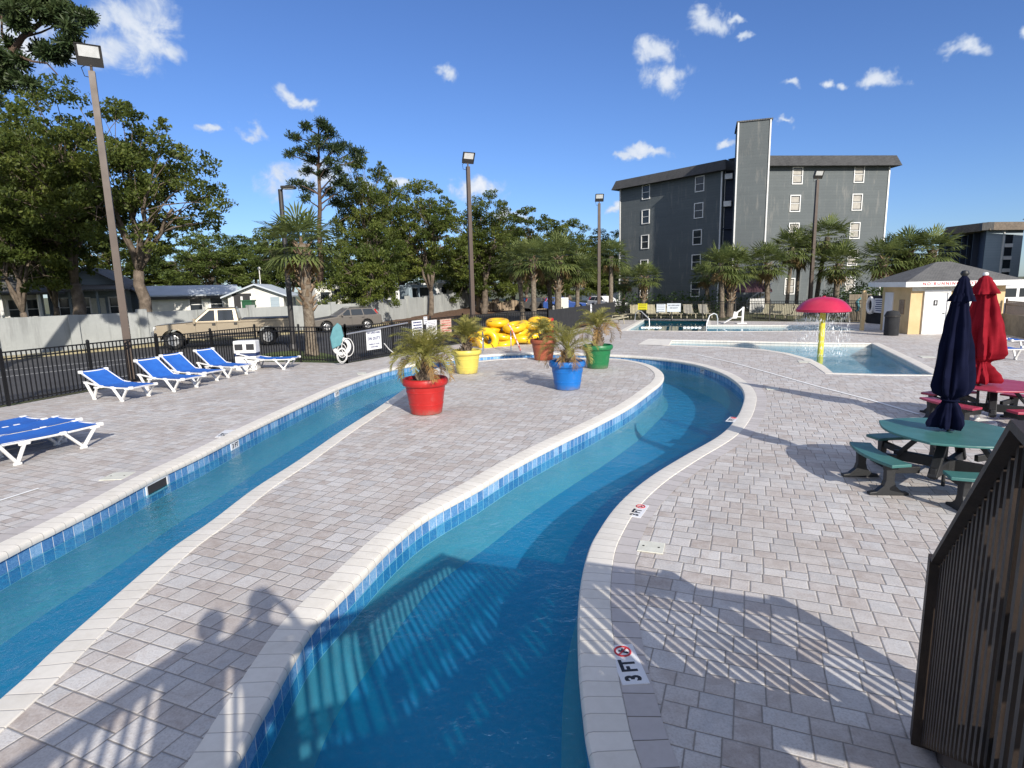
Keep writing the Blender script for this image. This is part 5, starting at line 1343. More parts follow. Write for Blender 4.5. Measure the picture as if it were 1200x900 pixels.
# ------------------------------------------------------------------ block wall, logs
t = thing('block_wall', 'long pale grey block wall with pilasters behind the parked truck', 'wall', (0,0,0))
hts = [(1.8,1.8),(1.8,1.72),(1.72,2.45)]
for i in range(3):
    a, b = wall_pts[i], wall_pts[i+1]; L = (b-a).length; d = (b-a)/L; n = max(1, round(L/3.1))
    for k in range(n):
        s0, s1 = k/n, (k+1)/n; h = hts[i][0]+(hts[i][1]-hts[i][0])*(s0+s1)/2; p, q = a.lerp(b, s0), a.lerp(b, s1)
        m = MB(); m.bar((p.x,p.y,(h-.4)/2),(q.x-d.x*.02,q.y-d.y*.02,(h-.4)/2),.18,h+.4); m.build('wall_panel', MAT['stain_wall'], t)
        o = off(a, b, .06); c = p+o; tall = (k % 2 == 0)
        m = MB(); m.box((c.x,c.y,(h-.4)/2+(.09 if tall else .01)),(.42,.34,h+.4+(.18 if tall else .02)),math.atan2(d.y,d.x)); m.build('pilaster', MAT['stain_wall'], t)
for i in range(26):
    s = i/25; p = G(572,356).lerp(G(650,352.5), s) if False else AT(560+92*s, 350, 62+16*s*.6)
    r = random.Random(i); h = r.uniform(.7,1.5); z0 = .35*(1-s)
    m = MB(); m.lathe([(.20,0),(.21,.1),(.19,h*.6),(.20,h),(.17,h+.03),(0,h+.03)], 10, Matrix.Rotation(r.uniform(-.08,.08), 4, 'Y'))
    o = m.build('log_post', MAT['log'], None, smooth=40, loc=(p.x, p.y+r.uniform(-.3,.3), z0-.1)); o.scale = (r.uniform(.9,1.5),)*2+(1,)
    tag(o, 'weathered log post standing in the ragged row of stumps beyond the heap of tubes', 'log post', 'log posts edging the bark bed')

# ------------------------------------------------------------------ vehicles
def arch(cx, r, n=8, z0=.0):
    return [(cx+r*math.cos(PI-PI*k/n), z0+r*math.sin(PI-PI*k/n)) for k in range(n+1)]
def side_prism(mb, poly, y0, y1):          # polygon in XZ extruded along Y
    n = len(poly); vs = [(p[0], y0, p[1]) for p in poly]+[(p[0], y1, p[1]) for p in poly]
    mb.add(vs, [tuple(range(n)), tuple(range(2*n-1, n-1, -1))]+[((i+1) % n, i, n+i, n+(i+1) % n) for i in range(n)])
def loft_cab(mb, low, high, z0, z1, w0, w1):
    """greenhouse: low/high = (x0, x1)"""
    vs = [(low[0],-w0,z0),(low[1],-w0,z0),(low[1],w0,z0),(low[0],w0,z0),(high[0],-w1,z1),(high[1],-w1,z1),(high[1],w1,z1),(high[0],w1,z1)]
    mb.add(vs, [(0,3,2,1),(4,5,6,7),(0,1,5,4),(1,2,6,5),(2,3,7,6),(3,0,4,7)])
def wheel(t, x, y, r, w, sgn):
    e = bpy.data.objects.new('wheel', MB().lathe([(r*.62,-w/2),(r*.9,-w/2),(r,-w*.36),(r,w*.36),(r*.9,w/2),(r*.62,w/2)], 28, Matrix.Rotation(PI/2,4,'X'), caps=False).mesh('wheel'))
    e.data.materials.append(MAT['rubber']); COL.objects.link(e); e.parent = t; e.location = (x, y, r)
    m = MB(); f = sgn*w*.5
    m.lathe([(r*.64,-w*.4),(r*.64,w*.44),(r*.58,w*.47),(r*.56,w*.30),(0,w*.30)], 24, Matrix.Rotation(PI/2 if sgn < 0 else -PI/2,4,'X'), caps=False)
    for k in range(6):
        a = k*PI/3; m.bar((0,f*.82,0),(math.cos(a)*r*.57,f*.86,math.sin(a)*r*.57),r*.15,.03,(0,1,0))
    m.lathe([(0,0),(r*.14,0),(r*.14,.03),(0,.03)], 10, Matrix.Translation((0,f*.9,0)) @ Matrix.Rotation(PI/2,4,'X'))
    m.build('rim', MAT['alloy'], e)
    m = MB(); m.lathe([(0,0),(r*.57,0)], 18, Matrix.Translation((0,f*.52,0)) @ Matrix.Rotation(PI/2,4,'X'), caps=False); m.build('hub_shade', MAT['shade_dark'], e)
def pane_quad(mb, pts, th=.012):
    pts = [Vector(p) for p in pts]; n = (pts[1]-pts[0]).cross(pts[2]-pts[0]).normalized()*th
    k = len(pts); mb.add([p+n for p in pts]+[p-n for p in pts], [tuple(range(k)), tuple(range(2*k-1, k-1, -1))]+[(i, (i+1) % k, k+(i+1) % k, k+i) for i in range(k)])
# crew cab pickup, nose at -x; the side facing the camera is -y
def pickup(loc, rz):
    t = thing('parked_truck', 'champagne crew cab pickup truck parked in front of the block wall', 'pickup truck', loc, rz); W = .98; P = MAT['truck_paint']
    L0, L1 = -.80, 5.45; wb0, wb1 = 0, 4.33; wr = .43
    body = [(L0,.62),(L0,1.02),(L0+.10,1.18),(.95,1.28),(1.0,1.30),(3.05,1.30),(3.08,1.36),(L1-.02,1.36),(L1,.66)]
    low = [(L1-.02,.60),(wb1+.58,.60)]+[(x,z) for x,z in reversed(arch(wb1,.56,8,.46))]+[(wb1-.58,.55),(wb0+.58,.55)]+[(x,z) for x,z in reversed(arch(wb0,.56,8,.46))]+[(wb0-.58,.60)]
    m = MB(); side_prism(m, body+low, -W, W); m.build('body', P, t, bevel=.035)
    m = MB(); side_prism(m, [(L0+.03,1.17),(L0+.15,1.215),(.95,1.33),(1.05,1.335),(1.05,1.29),(.9,1.25)], -W+.05, W-.05); m.build('bonnet', MAT['truck_dark'], t, bevel=.02)
    m = MB(); loft_cab(m, (.86,3.02), (1.62,2.90), 1.28, 1.95, W-.03, W-.20); m.build('cab', P, t, bevel=.04)
    m = MB(); loft_cab(m, (1.60,2.92), (1.72,2.84), 1.945, 1.985, W-.22, W-.3); m.build('roof_panel', MAT['truck_dark'], t, bevel=.02)
    def cx(z, x0, x1): return x0+(x1-x0)*(z-1.28)/.67
    for sg in (-1, 1):
        def yy(z): return sg*(W-.03-.17*(z-1.28)/.67+.004)
        for (xa, xb, xc, xd) in ((1.10,1.92,1.92,1.70),(2.06,2.80,2.76,2.06)):
            q = [(xa,yy(1.34),1.34),(xb,yy(1.34),1.34),(xc,yy(1.87),1.87),(xd,yy(1.87),1.87)]
            if sg > 0: q.reverse()
            m = MB(); pane_quad(m, q); m.build('side_window', MAT['window_glass'], t)
        m = MB(); m.bar((1.99,yy(1.3)*1.002,1.32),(1.99,yy(1.88)*1.002,1.88),.02,.02); m.bar((1.03,sg*(W+.003),.62),(1.03,sg*(W+.003),1.28),.012,.008); m.bar((1.99,sg*(W+.003),.62),(1.99,sg*(W+.003),1.28),.012,.008); m.bar((2.98,sg*(W+.003),.72),(2.98,sg*(W+.003),1.30),.012,.008); m.build('door_seams', MAT['dark_trim'], t)
        for x in (1.86,2.86):
            m = MB(); m.box((x,sg*(W+.012),1.17),(.16,.03,.12)); m.build('door_handle', MAT['dark_trim'], t, bevel=.008)
        m = MB(); m.box((1.02,sg*(W+.14),1.36),(.10,.20,.26)); m.box((1.03,sg*(W+.04),1.3),(.06,.1,.05)); m.build('wing_mirror', MAT['truck_paint'], t, bevel=.02)
        m = MB(); m.box((L0+.06,sg*(W-.12),1.05),(.16,.24,.18)); m.build('headlight', MAT['lens_clear'], t, bevel=.02)
        m = MB(); m.box((L1-.02,sg*(W-.06),1.08),(.06,.12,.36)); m.build('tail_light', MAT['lens_red'], t, bevel=.01)
        m = MB()
        for c in (wb0, wb1):
            A_ = arch(c,.60,10,.46); B_ = arch(c,.53,10,.46)
            for k in range(10): m.add([(A_[k][0],sg*(W+.022),A_[k][1]),(A_[k+1][0],sg*(W+.022),A_[k+1][1]),(B_[k+1][0],sg*(W+.022),B_[k+1][1]),(B_[k][0],sg*(W+.022),B_[k][1])],[(0,1,2,3)]); m.add([(A_[k][0],sg*(W+.022),A_[k][1]),(A_[k+1][0],sg*(W+.022),A_[k+1][1]),(A_[k+1][0],sg*(W-.02),A_[k+1][1]),(A_[k][0],sg*(W-.02),A_[k][1])],[(0,1,2,3)])
        m.build('arch_flare', P, t)
        m = MB(); m.bar((.62,sg*(W-.03),.50),(3.75,sg*(W-.03),.50),.10,.06); m.build('running_board', MAT['dark_trim'], t, bevel=.01)
        m = MB(); m.bar((.70,sg*(W+.004),.66),(3.72,sg*(W+.004),.66),.012,.12); m.bar((5.0,sg*(W+.004),.70),(5.38,sg*(W+.004),.70),.012,.10); m.build('lower_trim', MAT['dark_trim'], t)
        m = MB(); m.bar((.62,sg*(W+.004),1.235),(5.36,sg*(W+.004),1.235),.010,.018); m.build('body_line', MAT['truck_dark'], t)
        m = MB(); m.bar((3.12,sg*(W-.03),1.37),(5.4,sg*(W-.03),1.37),.10,.05); m.build('bed_rail', MAT['dark_trim'], t)
    m = MB(); m.box((L1+.02,0,.95),(.02,.32,.16)); m.build('number_plate', MAT['sign_white'], t)
    m = MB(); pane_quad(m, [(.985,-.76,1.40),(1.57,-.70,1.90),(1.57,.70,1.90),(.985,.76,1.40)]); m.build('windscreen', MAT['window_glass'], t)
    m = MB(); pane_quad(m, [(2.995,.7,1.42),(2.915,.66,1.88),(2.915,-.66,1.88),(2.995,-.7,1.42)]); m.build('rear_window', MAT['window_glass'], t)
    m = MB(); m.box((L0-.06,0,.78),(.16,1.9,.26)); m.build('front_bumper', MAT['chrome'], t, bevel=.03)
    m = MB(); m.box((L0-.005,0,1.03),(.05,1.3,.24)); m.build('grille', MAT['dark_trim'], t, bevel=.01)
    m = MB(); m.box((L1+.08,0,.74),(.16,1.85,.18)); m.build('rear_bumper', MAT['chrome'], t, bevel=.02)
    m = MB(); m.box((4.25,0,1.375),(2.3,1.9,.03)); m.build('bed_cover', MAT['dark_trim'], t, bevel=.01)
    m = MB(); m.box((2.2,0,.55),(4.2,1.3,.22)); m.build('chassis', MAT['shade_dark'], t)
    for x in (wb0, wb1):
        for sg in (-1, 1): wheel(t, x, sg*(W-.12), wr, .30, sg)
    return t
def vec_ang(a, b): return math.atan2(b.y-a.y, b.x-a.x)
wa, wb = G(205,409.5), G(315,404.0); ang = vec_ang(wa, wb)
n_ = Vector((-math.sin(ang), math.cos(ang), 0))
pickup(wa+n_*.9, ang)
def wagon(label, loc, rz, paint, name='parked_car', cat='car', wb=2.80, rack=True):
    t = thing(name, label, cat, loc, rz, 'cars parked beyond the fence'); W = .92
    L0, L1 = -.92, wb+1.05; wr = .35
    body = [(L0,.45),(L0-.02,.68),(L0+.12,.80),(.75,.98),(1.0,1.0),(L1-.10,1.05),(L1,.95),(L1+.02,.50)]
    low = [(L1-.1,.34),(wb+.46,.30)]+list(reversed(arch(wb,.42,8,.34)))+[(wb-.46,.26),(.46,.26)]+list(reversed(arch(0,.42,8,.34)))+[(-.46,.30)]
    m = MB(); side_prism(m, body+low, -W, W); m.build('body', paint, t, bevel=.05)
    m = MB(); loft_cab(m, (.70,L1-.06), (1.55,L1-.52), .99, 1.50, W-.05, W-.24); m.build('cab', paint, t, bevel=.05)
    m = MB(); side_prism(m, [(L0,.785),(L0+.14,.815),(.74,.995),(.9,1.01),(.9,.97),(.2,.87)], -W+.06, W-.06); m.build('bonnet', MAT['dark_trim'] if rack else paint, t, bevel=.02)
    top = lambda z: (z-.99)/.51
    for sg in (-1, 1):
        yy = lambda z: sg*(W-.05-.19*top(z)+.006)
        for xa, xb, xc, xd in ((1.0,1.66,1.66,1.52),(1.74,2.55,2.48,1.74),(2.63,L1-.30,L1-.62,2.56)):
            q = [(xa,yy(1.04),1.04),(xb,yy(1.04),1.04),(xc,yy(1.43),1.43),(xd,yy(1.43),1.43)]
            if sg > 0: q.reverse()
            m = MB(); pane_quad(m, q); m.build('side_window', MAT['window_glass'], t)
        m = MB(); m.bar((-.5,sg*(W+.004),.36),(wb+.5,sg*(W+.004),.36),.012,.10); m.build('lower_trim', MAT['dark_trim'], t)
        if rack:
            m = MB(); m.tube([(1.6,sg*.64,1.50),(1.7,sg*.64,1.56),(L1-.75,sg*.64,1.56),(L1-.6,sg*.64,1.50)], .018, 6); m.build('roof_rail', MAT['dark_trim'], t)
        m = MB(); m.box((L0+.08,sg*(W-.16),.72),(.2,.3,.13)); m.build('headlight', MAT['lens_clear'], t, bevel=.02)
        m = MB(); m.bar((L1-.16,sg*(W-.10),.85),(L1-.42,sg*(W-.18),1.40),.09,.10); m.build('tail_light', MAT['lens_red'], t, bevel=.015)
        m = MB(); m.box((1.05,sg*(W+.08),1.06),(.12,.18,.13)); m.build('wing_mirror', paint, t, bevel=.02)
        m = MB()
        for x in (1.72,2.60): m.box((x-.1,sg*(W+.01),.88),(.16,.025,.035)); m.bar((x,sg*(W+.003),.4),(x,sg*(W+.003),1.0),.01,.006)
        m.build('door_handle', MAT['dark_trim'], t)
    m = MB(); pane_quad(m, [(.85,-.74,1.05),(1.50,-.62,1.45),(1.50,.62,1.45),(.85,.74,1.05)]); m.build('windscreen', MAT['window_glass'], t)
    m = MB(); pane_quad(m, [(L1-.10,.7,1.08),(L1-.48,.6,1.45),(L1-.48,-.6,1.45),(L1-.10,-.7,1.08)]); m.build('rear_window', MAT['window_glass'], t)
    m = MB(); m.box((L0+.02,0,.46),(.14,1.7,.2)); m.box((L1,0,.5),(.14,1.7,.2)); m.build('bumper', MAT['dark_trim'], t, bevel=.03)
    for x in (0, wb):
        for sg in (-1, 1): wheel(t, x, sg*(W-.10), wr, .24, sg)
    return t
wa, wb_ = G(383,389.2), G(432,386.2); ang = vec_ang(wa, wb_); n_ = Vector((-math.sin(ang), math.cos(ang), 0))
wagon('bronze station wagon with roof rails parked behind the rescue pole', wa+n_*.8, ang, MAT['suv_paint'])
c = AT(676,350,64); wagon('small blue car parked in the shade behind the palms', (c.x,c.y,0), rad(185), MAT['blue_paint'], rack=False)
c = AT(722,350,62); wagon('white car glimpsed behind the slim lamp post and the hedge', (c.x,c.y,0), rad(120), MAT['white_paint'], rack=False)
c = AT(648,350,66); wagon('dark car parked behind the thick lattice palm', (c.x,c.y,0), rad(200), MAT['dark_trim'], rack=False)
c = AT(659,352,60)
t = thing('utility_cabinet', 'pale utility cabinet beside the blue car behind the palms', 'cabinet', (c.x,c.y,0), rad(10))
m = MB(); m.box((0,0,.75),(1.1,.7,1.5)); m.build('cabinet_box', MAT['white_paint'], t, bevel=.02); m = MB(); m.box((0,-.36,.75),(.95,.02,1.3)); m.build('door', MAT['lid'], t)

# ------------------------------------------------------------------ buildings: helpers
def wall_frame(a, b):
    """local frame of a wall from a to b (ground points): x along the wall, -y outward (towards the camera), z up"""
    a = Vector((a[0], a[1], 0)); d = (Vector((b[0], b[1], 0))-a); L = d.length; d.normalize(); n = Vector((-d.y, d.x, 0))
    return Matrix(((d.x,n.x,0,a.x),(d.y,n.y,0,a.y),(0,0,1,0),(0,0,0,1))), L
def wall_px(M, px):         # local x, z on the wall plane seen at a pixel
    inv = M.inverted(); o = inv @ Vector((0,0,CAMZ)); d = (inv.to_3x3() @ ray(*px)); k = -o.y/d.y; p = o+d*k
    return p.x, p.z
def window(M, x, z, w, h, parent, blind=True, fr=.09, sill=True):
    m = MB()
    for c, d in (((x-w/2-fr/2,-.03,z),(fr,.10,h+2*fr)),((x+w/2+fr/2,-.03,z),(fr,.10,h+2*fr)),((x,-.03,z+h/2+fr/2),(w,.10,fr)),((x,-.03,z-h/2-fr/2),(w,.10,fr))): m.box(c, d, 0, M)
    f = m.build('window', MAT['trim_white'], parent)
    m = MB(); m.box((x,.0,z),(w,.02,h),0,M); m.build('pane', MAT['window_glass'], f)
    m = MB(); m.box((x,-.025,z),(w,.035,.05),0,M); m.build('meeting_rail', MAT['trim_white'], f)
    if blind: m = MB(); m.box((x,-.013,z-h*.23),(w*.86,.008,h*.40),0,M); m.box((x,-.013,z+h*.25),(w*.86,.008,h*.38),0,M); m.build('blind', MAT['blind'], f)
    return f
# grey hotel -------------------------------------------------------
HA, HB = (13.6, 73.2), (22.25, 62.6); HC, HD = (26.1, 61.0), (39.25, 62.2); EAVE = 14.05
t = thing('hotel_building', 'five storey grey hotel with a taller stair tower between its two wings', 'hotel', (0,0,0))
def wing(a, b, depth):
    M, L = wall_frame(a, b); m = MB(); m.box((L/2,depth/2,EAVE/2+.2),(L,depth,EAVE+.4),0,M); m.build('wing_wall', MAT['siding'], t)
    m = MB(); o = .75; z0, z1 = EAVE-.05, EAVE+1.0                       # mansard band
    vs = [(-o,-o,z0),(L+o,-o,z0),(L+o,depth+o,z0),(-o,depth+o,z0),(-o+.35,-o+.45,z1),(L+o-.35,-o+.45,z1),(L+o-.35,depth+o-.45,z1),(-o+.35,depth+o-.45,z1)]
    m.add(vs, [(0,3,2,1),(4,5,6,7),(0,1,5,4),(1,2,6,5),(2,3,7,6),(3,0,4,7)], M); m.build('roof', MAT['shingle_dark'], t)
    for x in (.07, L-.07): MB().box((x,-.035,EAVE/2),(.15,.10,EAVE),0,M).build('corner_trim', MAT['trim_white'], t)
    return M, L
ML, LL = wing(HA, HB, 12); MR, LR = wing(HC, HD, 12)
for px in ((757,225),(820,215)):
    pass
for col, ys in (((757.3,756.8,756,755,754.5),(225.2,254,283.5,312.5,341)),((820.3,819,817.3,816,815),(215.5,246.7,278,307,339))):
    for x, y in zip(col, ys):
        wx, wz = wall_px(ML, (x, y)); window(ML, wx, wz, .95, 1.45, t, False)
for col, ys in (((934.3,931.5,930,927.5,925),(206,238.5,271,303,335.5)),((1006.5,1004,1001.3,998.5,995.5),(204.3,237,270.3,302,333.8))):
    for x, y in zip(col, ys):
        wx, wz = wall_px(MR, (x, y)); window(MR, wx, wz, .95, 1.5, t, True)
# stair tower and recess
TA, TB = (21.95, 58.2), (24.72, 57.28); MT, LT = wall_frame(TA, TB)
_, tz = wall_px(MT, (882, 142)); m = MB(); m.box((LT/2,2.2,tz/2),(LT,4.4,tz),0,MT); m.build('stair_tower', MAT['siding'], t)
for x in (.05, LT-.05): MB().box((x,-.03,tz/2),(.13,.09,tz),0,MT).build('tower_trim', MAT['trim_white'], t)
m = MB(); m.box((LT/2,2.2,tz+.06),(LT+.25,4.6,.12),0,MT); m.build('tower_cap', MAT['shingle'], t)
m = MB(); m.prism([(22.3,63.2),(26.3,61.6),(27,66),(23,68)], 0, EAVE+.2); m.build('recess_wall', MAT['siding_navy'], t)
Mrc, _ = wall_frame((22.3,63.2),(26.3,61.6))
m = MB(); m.box((3.55,-.12,EAVE/2),(.16,.16,EAVE),0,Mrc); m.box((.35,-.12,EAVE/2),(.16,.16,EAVE),0,Mrc); m.build('landing_posts', MAT['trim_white'], t)
for k in range(1,5):
    m = MB(); m.box((1.9,-.15,k*2.75),(3.2,.3,.14),0,Mrc); m.build('landing', MAT['siding_navy'], t)
for px in ((854,207.5),(852.5,239.5)):
    x, z = wall_px(Mrc, px); m = MB(); m.box((x,-.35,z),(.75,.5,.55),0,Mrc); m.build('air_conditioner', MAT['white_paint'], t, bevel=.03)
for x, y in ((797,199),(806,196.5),(817,194),(831,192),(843,190),(918,180.5),(931,181),(961,180)):
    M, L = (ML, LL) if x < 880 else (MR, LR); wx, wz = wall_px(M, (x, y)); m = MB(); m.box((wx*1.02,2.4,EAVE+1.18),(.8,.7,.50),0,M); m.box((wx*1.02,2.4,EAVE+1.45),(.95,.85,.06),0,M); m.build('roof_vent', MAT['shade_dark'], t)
# outside stair with maroon canopy at its foot, white pickets
g = AT(882,352,54)
t = thing('sun_canopy', 'dark maroon canopy umbrella at the foot of the hotel tower', 'umbrella', (g.x,g.y,0), 0)
MB().tube([(0,0,0),(0,0,2.6)], .04, 8).build('pole', MAT['trim_white'], t); MB().lathe([(1.75,1.75),(1.7,1.95),(1.0,2.55),(0,2.85)], 8, caps=False).build('canopy', MAT['maroon_cloth'], t)
g = AT(887.5,362,50.5)
t = thing('picket_gate', 'white picket gate in front of the hotel tower', 'gate', (g.x,g.y,0), rad(-4), )
m = MB()
for k in range(11): m.prism([(k*.125-.65,0),(k*.125-.57,0),(k*.125-.57,1.2),(k*.125-.61,1.28),(k*.125-.65,1.2)], -.01, .015, UPRIGHT)
m.build('pickets', MAT['trim_white'], t); 
for z in (.35,.95): MB().box((0,.03,z),(1.35,.03,.08)).build('rail', MAT['trim_white'], t)
g = AT(872,356,56.5)
t = thing('outside_stair', 'white railed outside stair rising to the hotel tower', 'stairs', (g.x,g.y,0), 0)
m = MB()
for k in range(8): m.box((.28*k,0,.19*k+.1),(.3,1.3,.2))
m.build('steps', MAT['kerb'], t); m = MB(); m.bar((0,-.7,.95),(2.3,-.7,2.5),.06,.10); m.bar((0,-.7,.2),(2.3,-.7,1.75),.06,.20)
for k in range(9): m.bar((.27*k,-.7,.2+.18*k),(.27*k,-.7,.95+.18*k),.04,.04)
m.build('railing', MAT['trim_white'], t)
# navy hotel at the right edge --------------------------------------
t = thing('hotel_building', 'navy blue hotel with a pale front bay at the right edge beyond the yellow building', 'hotel', (0,0,0))
K1 = (56.1,70.0); K0 = (69.5,96.0); K2 = (60.9,70.6)
Ms, Ls = wall_frame(K0, K1); m = MB(); m.prism([K0, K1, (60.85,70.65), (78,96)], 0, 8.2); m.build('side_wall', MAT['siding_navy'], t)
for s in (.15,.32,.50,.56,.68,.80,.90): MB().box((Ls*s,-.3,4.0),(.22,.6,8.0),0,Ms).build('balcony_fin', MAT['siding_navy'], t)
Mf, Lf = wall_frame((56.15,69.9), (60.95,70.5)); m = MB(); m.box((Lf/2,.06,4.05),(Lf,.12,8.1),0,Mf); m.build('front_bay', MAT['siding_pale'], t)
m = MB(); m.box((Lf*.46,-.05,4),(.16,.14,8),0,Mf); m.build('downpipe', MAT['trim_white'], t)
for k in range(5):
    z = 7.0-1.45*k; m = MB(); m.box((Lf*.62,-.02,z),(.95,.06,1.0),0,Mf); m.build('window', MAT['window_glass'], t); m = MB(); m.box((Lf*.62,-.06,z-.75),(1.0,.14,.40),0,Mf); m.build('window_unit', MAT['trim_white'], t)
m = MB(); z0, z1 = 8.0, 8.95
m.add([(-.3,-.6,z0),(Lf+.3,-.6,z0),(Lf+.3,6,z0),(-.3,6,z0),(-.1,-.2,z1),(Lf+.1,-.2,z1),(Lf+.1,5.6,z1),(-.1,5.6,z1)], [(0,3,2,1),(4,5,6,7),(0,1,5,4),(1,2,6,5),(2,3,7,6),(3,0,4,7)], Mf); m.build('roof', MAT['shingle_brown'], t)
m = MB(); m.prism([(68.7,96.6),(55.35,69.7),(56.3,69.2),(79,96.6)], 8.02, 8.9); m.build('side_roof', MAT['shingle'], t)
t = thing('hotel_building', 'dark navy hotel wing cut off by the right edge with a curved parapet', 'hotel', (0,0,0))
c0 = AT(1195,340,66); m = MB(); m.prism([(c0.x+.3,66),(c0.x+.3,56),(c0.x+14,56),(c0.x+14,66)], 0, 8.9); m.build('side_wall', MAT['siding_navy'], t)
m = MB(); m.add([(c0.x-.4,66.3,8.8),(c0.x-.4,55.5,8.8),(c0.x+14,55.5,8.8),(c0.x+14,66.3,8.8),(c0.x+.8,65.4,10.2),(c0.x+.8,56.4,10.2),(c0.x+13,56.4,10.2),(c0.x+13,65.4,10.2)], [(0,3,2,1),(4,5,6,7),(0,1,5,4),(1,2,6,5),(2,3,7,6),(3,0,4,7)]); m.build('roof', MAT['shingle'], t)

# small yellow building ----------------------------------------------
RA = G(1063.3,391.8).xy; RB = G(1172.5,390.6).xy
MB_, LB = wall_frame(RA, RB); DEP = 2.7; WH = 2.30
t = thing('restroom_building', 'small yellow stucco building with two white doors and a grey hip roof', 'building', (0,0,0))
m = MB(); m.box((LB/2,DEP/2,WH/2),(LB,DEP,WH),0,MB_); m.build('wall', MAT['stucco'], t)
o = .52; zr = WH-.02; rise = .95; h0 = zr+.23
m = MB(); vs = [(-o,-o,h0),(LB+o,-o,h0),(LB+o,DEP+o,h0),(-o,DEP+o,h0),(LB*.42,DEP/2,h0+rise),(LB*.58,DEP/2,h0+rise)]
m.add(vs, [(0,1,5,4),(1,2,5),(2,3,4,5),(3,0,4)], MB_); m.build('roof', MAT['shingle'], t)
m = MB(); m.box((LB/2,-o+.02,zr+.12),(LB+2*o,.04,.24),0,MB_); m.box((LB/2,DEP+o-.02,zr+.12),(LB+2*o,.04,.24),0,MB_); m.box((-o+.02,DEP/2,zr+.12),(.04,DEP+2*o-.08,.24),0,MB_); m.box((LB+o-.02,DEP/2,zr+.12),(.04,DEP+2*o-.08,.24),0,MB_)
m.build('fascia', MAT['trim_white'], t)
m = MB(); m.box((LB/2,DEP/2,zr+.02),(LB+2*o-.1,DEP+2*o-.1,.03),0,MB_); m.build('soffit', MAT['trim_white'], t)
fx0, _ = wall_px(MB_ @ Matrix.Translation((0,-o,0)), (1088.5,335)); fx1, _ = wall_px(MB_ @ Matrix.Translation((0,-o,0)), (1151,335))
letter('lettering', 'NO RUNNING  NOT DRI', .19, MAT['text_red'], t, MB_ @ Matrix.Translation(((fx0+fx1)/2,-o-.006,zr+.125)) @ UPRIGHT, .003, .003, 1.42)
def door(px0, px1, label):
    x0, _ = wall_px(MB_, (px0,391)); x1, _ = wall_px(MB_, (px1,391)); c = (x0+x1)/2; w = .92; h = 1.98
    m = MB(); m.box((c-w/2-.06,-.03,h/2+.06),(.12,.12,h+.12),0,MB_); m.box((c+w/2+.06,-.03,h/2+.06),(.12,.12,h+.12),0,MB_); m.box((c,-.03,h+.07),(w,.12,.14),0,MB_); m.build('door_frame', MAT['trim_white'], t)
    d = MB(); d.box((c,-.015,h/2),(w,.05,h),0,MB_); d = d.build('door', MAT['door_white'], t)
    m = MB(); m.box((c+w*.38,-.06,1.0),(.10,.05,.03),0,MB_); m.build('handle', MAT['chrome'], d)
    m = MB(); m.box((c-.05,-.045,1.50),(.18,.012,.26),0,MB_); m.build('sign_plate', MAT['text_black'], d)
    m = MB(); m.box((c-.05,-.054,1.485),(.05,.008,.10),0,MB_); m.lathe([(0,-.004),(.024,-.004),(.024,.004),(0,.004)], 10, MB_ @ Matrix.Translation((c-.05,-.054,1.57)) @ Matrix.Rotation(PI/2,4,'X')); m.build('sign_figure', MAT['sign_white'], d)
    for k in range(7): pass
    m = MB()
    for k in range(9): m.box((c-.05,-.044,.72+.055*k),(.34,.012,.02),0,MB_)
    m.build('louvre', MAT['door_white'], d)
door(1083, 1104, ''); door(1133, 1154, '')
x0, _ = wall_px(MB_, (1083,391)); m = MB(); m.box((x0+.28,-.012,2.17),(2.0,.03,.20),0,MB_); m.build('door_header', MAT['lid'], t)
Mside, LS = wall_frame((MB_ @ Vector((0,DEP,0))).xy, RA)
m = MB(); m.box((LS*.28,-.02,1.0),(.8,.05,2.0),0,Mside); m.build('side_door', MAT['door_white'], t)
m = MB(); m.box((LS*.74,-.02,1.3),(.45,.04,.7),0,Mside); m.build('notice_board', MAT['log'], t)
m = MB(); m.box((LS*.08,-1.0,1.05),(.16,.16,2.1),0,Mside); m.build('porch_post', MAT['stucco'], t)
g = G(1044,393)
t = thing('trash_drum', 'dark drum standing at the left side wall of the yellow building', 'drum', (g.x,g.y,0)); MB().lathe([(.3,0),(.31,.02),(.31,.9),(.33,.92),(.33,.97),(.25,1.15),(0,1.2)], 20).build('drum_body', MAT['screen_mesh'], t, smooth=35); MB().lathe([(.34,.9),(.34,.96)], 20, caps=False).build('rim', MAT['dark_trim'], t)
# boarded fences beside it, with ring and notice
def board_fence(label, a, b, h, mat, name='board_fence'):
    M, L = wall_frame(a, b); t = thing(name, label, 'fence', (0,0,0)); m = MB(); n = max(2, int(L/.15))
    for k in range(n): m.box((L*(k+.5)/n,0,h/2),(L/n-.008,.03,h),0,M)
    m.build('boards', mat, t)
    for z in (.3, h-.25): MB().box((L/2,.05,z),(L,.05,.09),0,M).build('rail', mat, t)
    return t, M, L
ta, M1, L1 = board_fence('tan board fence with a teal seahorse shape left of the yellow building', AT(993,378,37.6).xy, AT(1019,378,37.2).xy, 1.75, MAT['tan_screen'])
t2 = thing('seahorse_plaque', 'small teal seahorse plaque on the tan board fence', 'plaque', tuple((M1 @ Vector((L1*.42,-.04,1.0)))), math.atan2((M1 @ Vector((1,0,0))-M1 @ Vector((0,0,0))).y, 1))
m = MB(); m.tube([(.08,0,.55),(.12,0,.48),(.02,0,.42),(-.06,0,.3),(.0,0,.12),(.06,0,-.05),(.02,0,-.25),(-.08,0,-.32),(-.12,0,-.24)], [.03,.04,.06,.08,.09,.07,.05,.035,.02], 8); m.build('body', MAT['teal_cloth'], t2, smooth=True)
tb_, M2, L2 = board_fence('black screened gate with a white life ring beside the yellow building', AT(1014,388,36.4).xy, AT(1037,386,34.6).xy, 1.70, MAT['screen_mesh'], 'screened_gate')
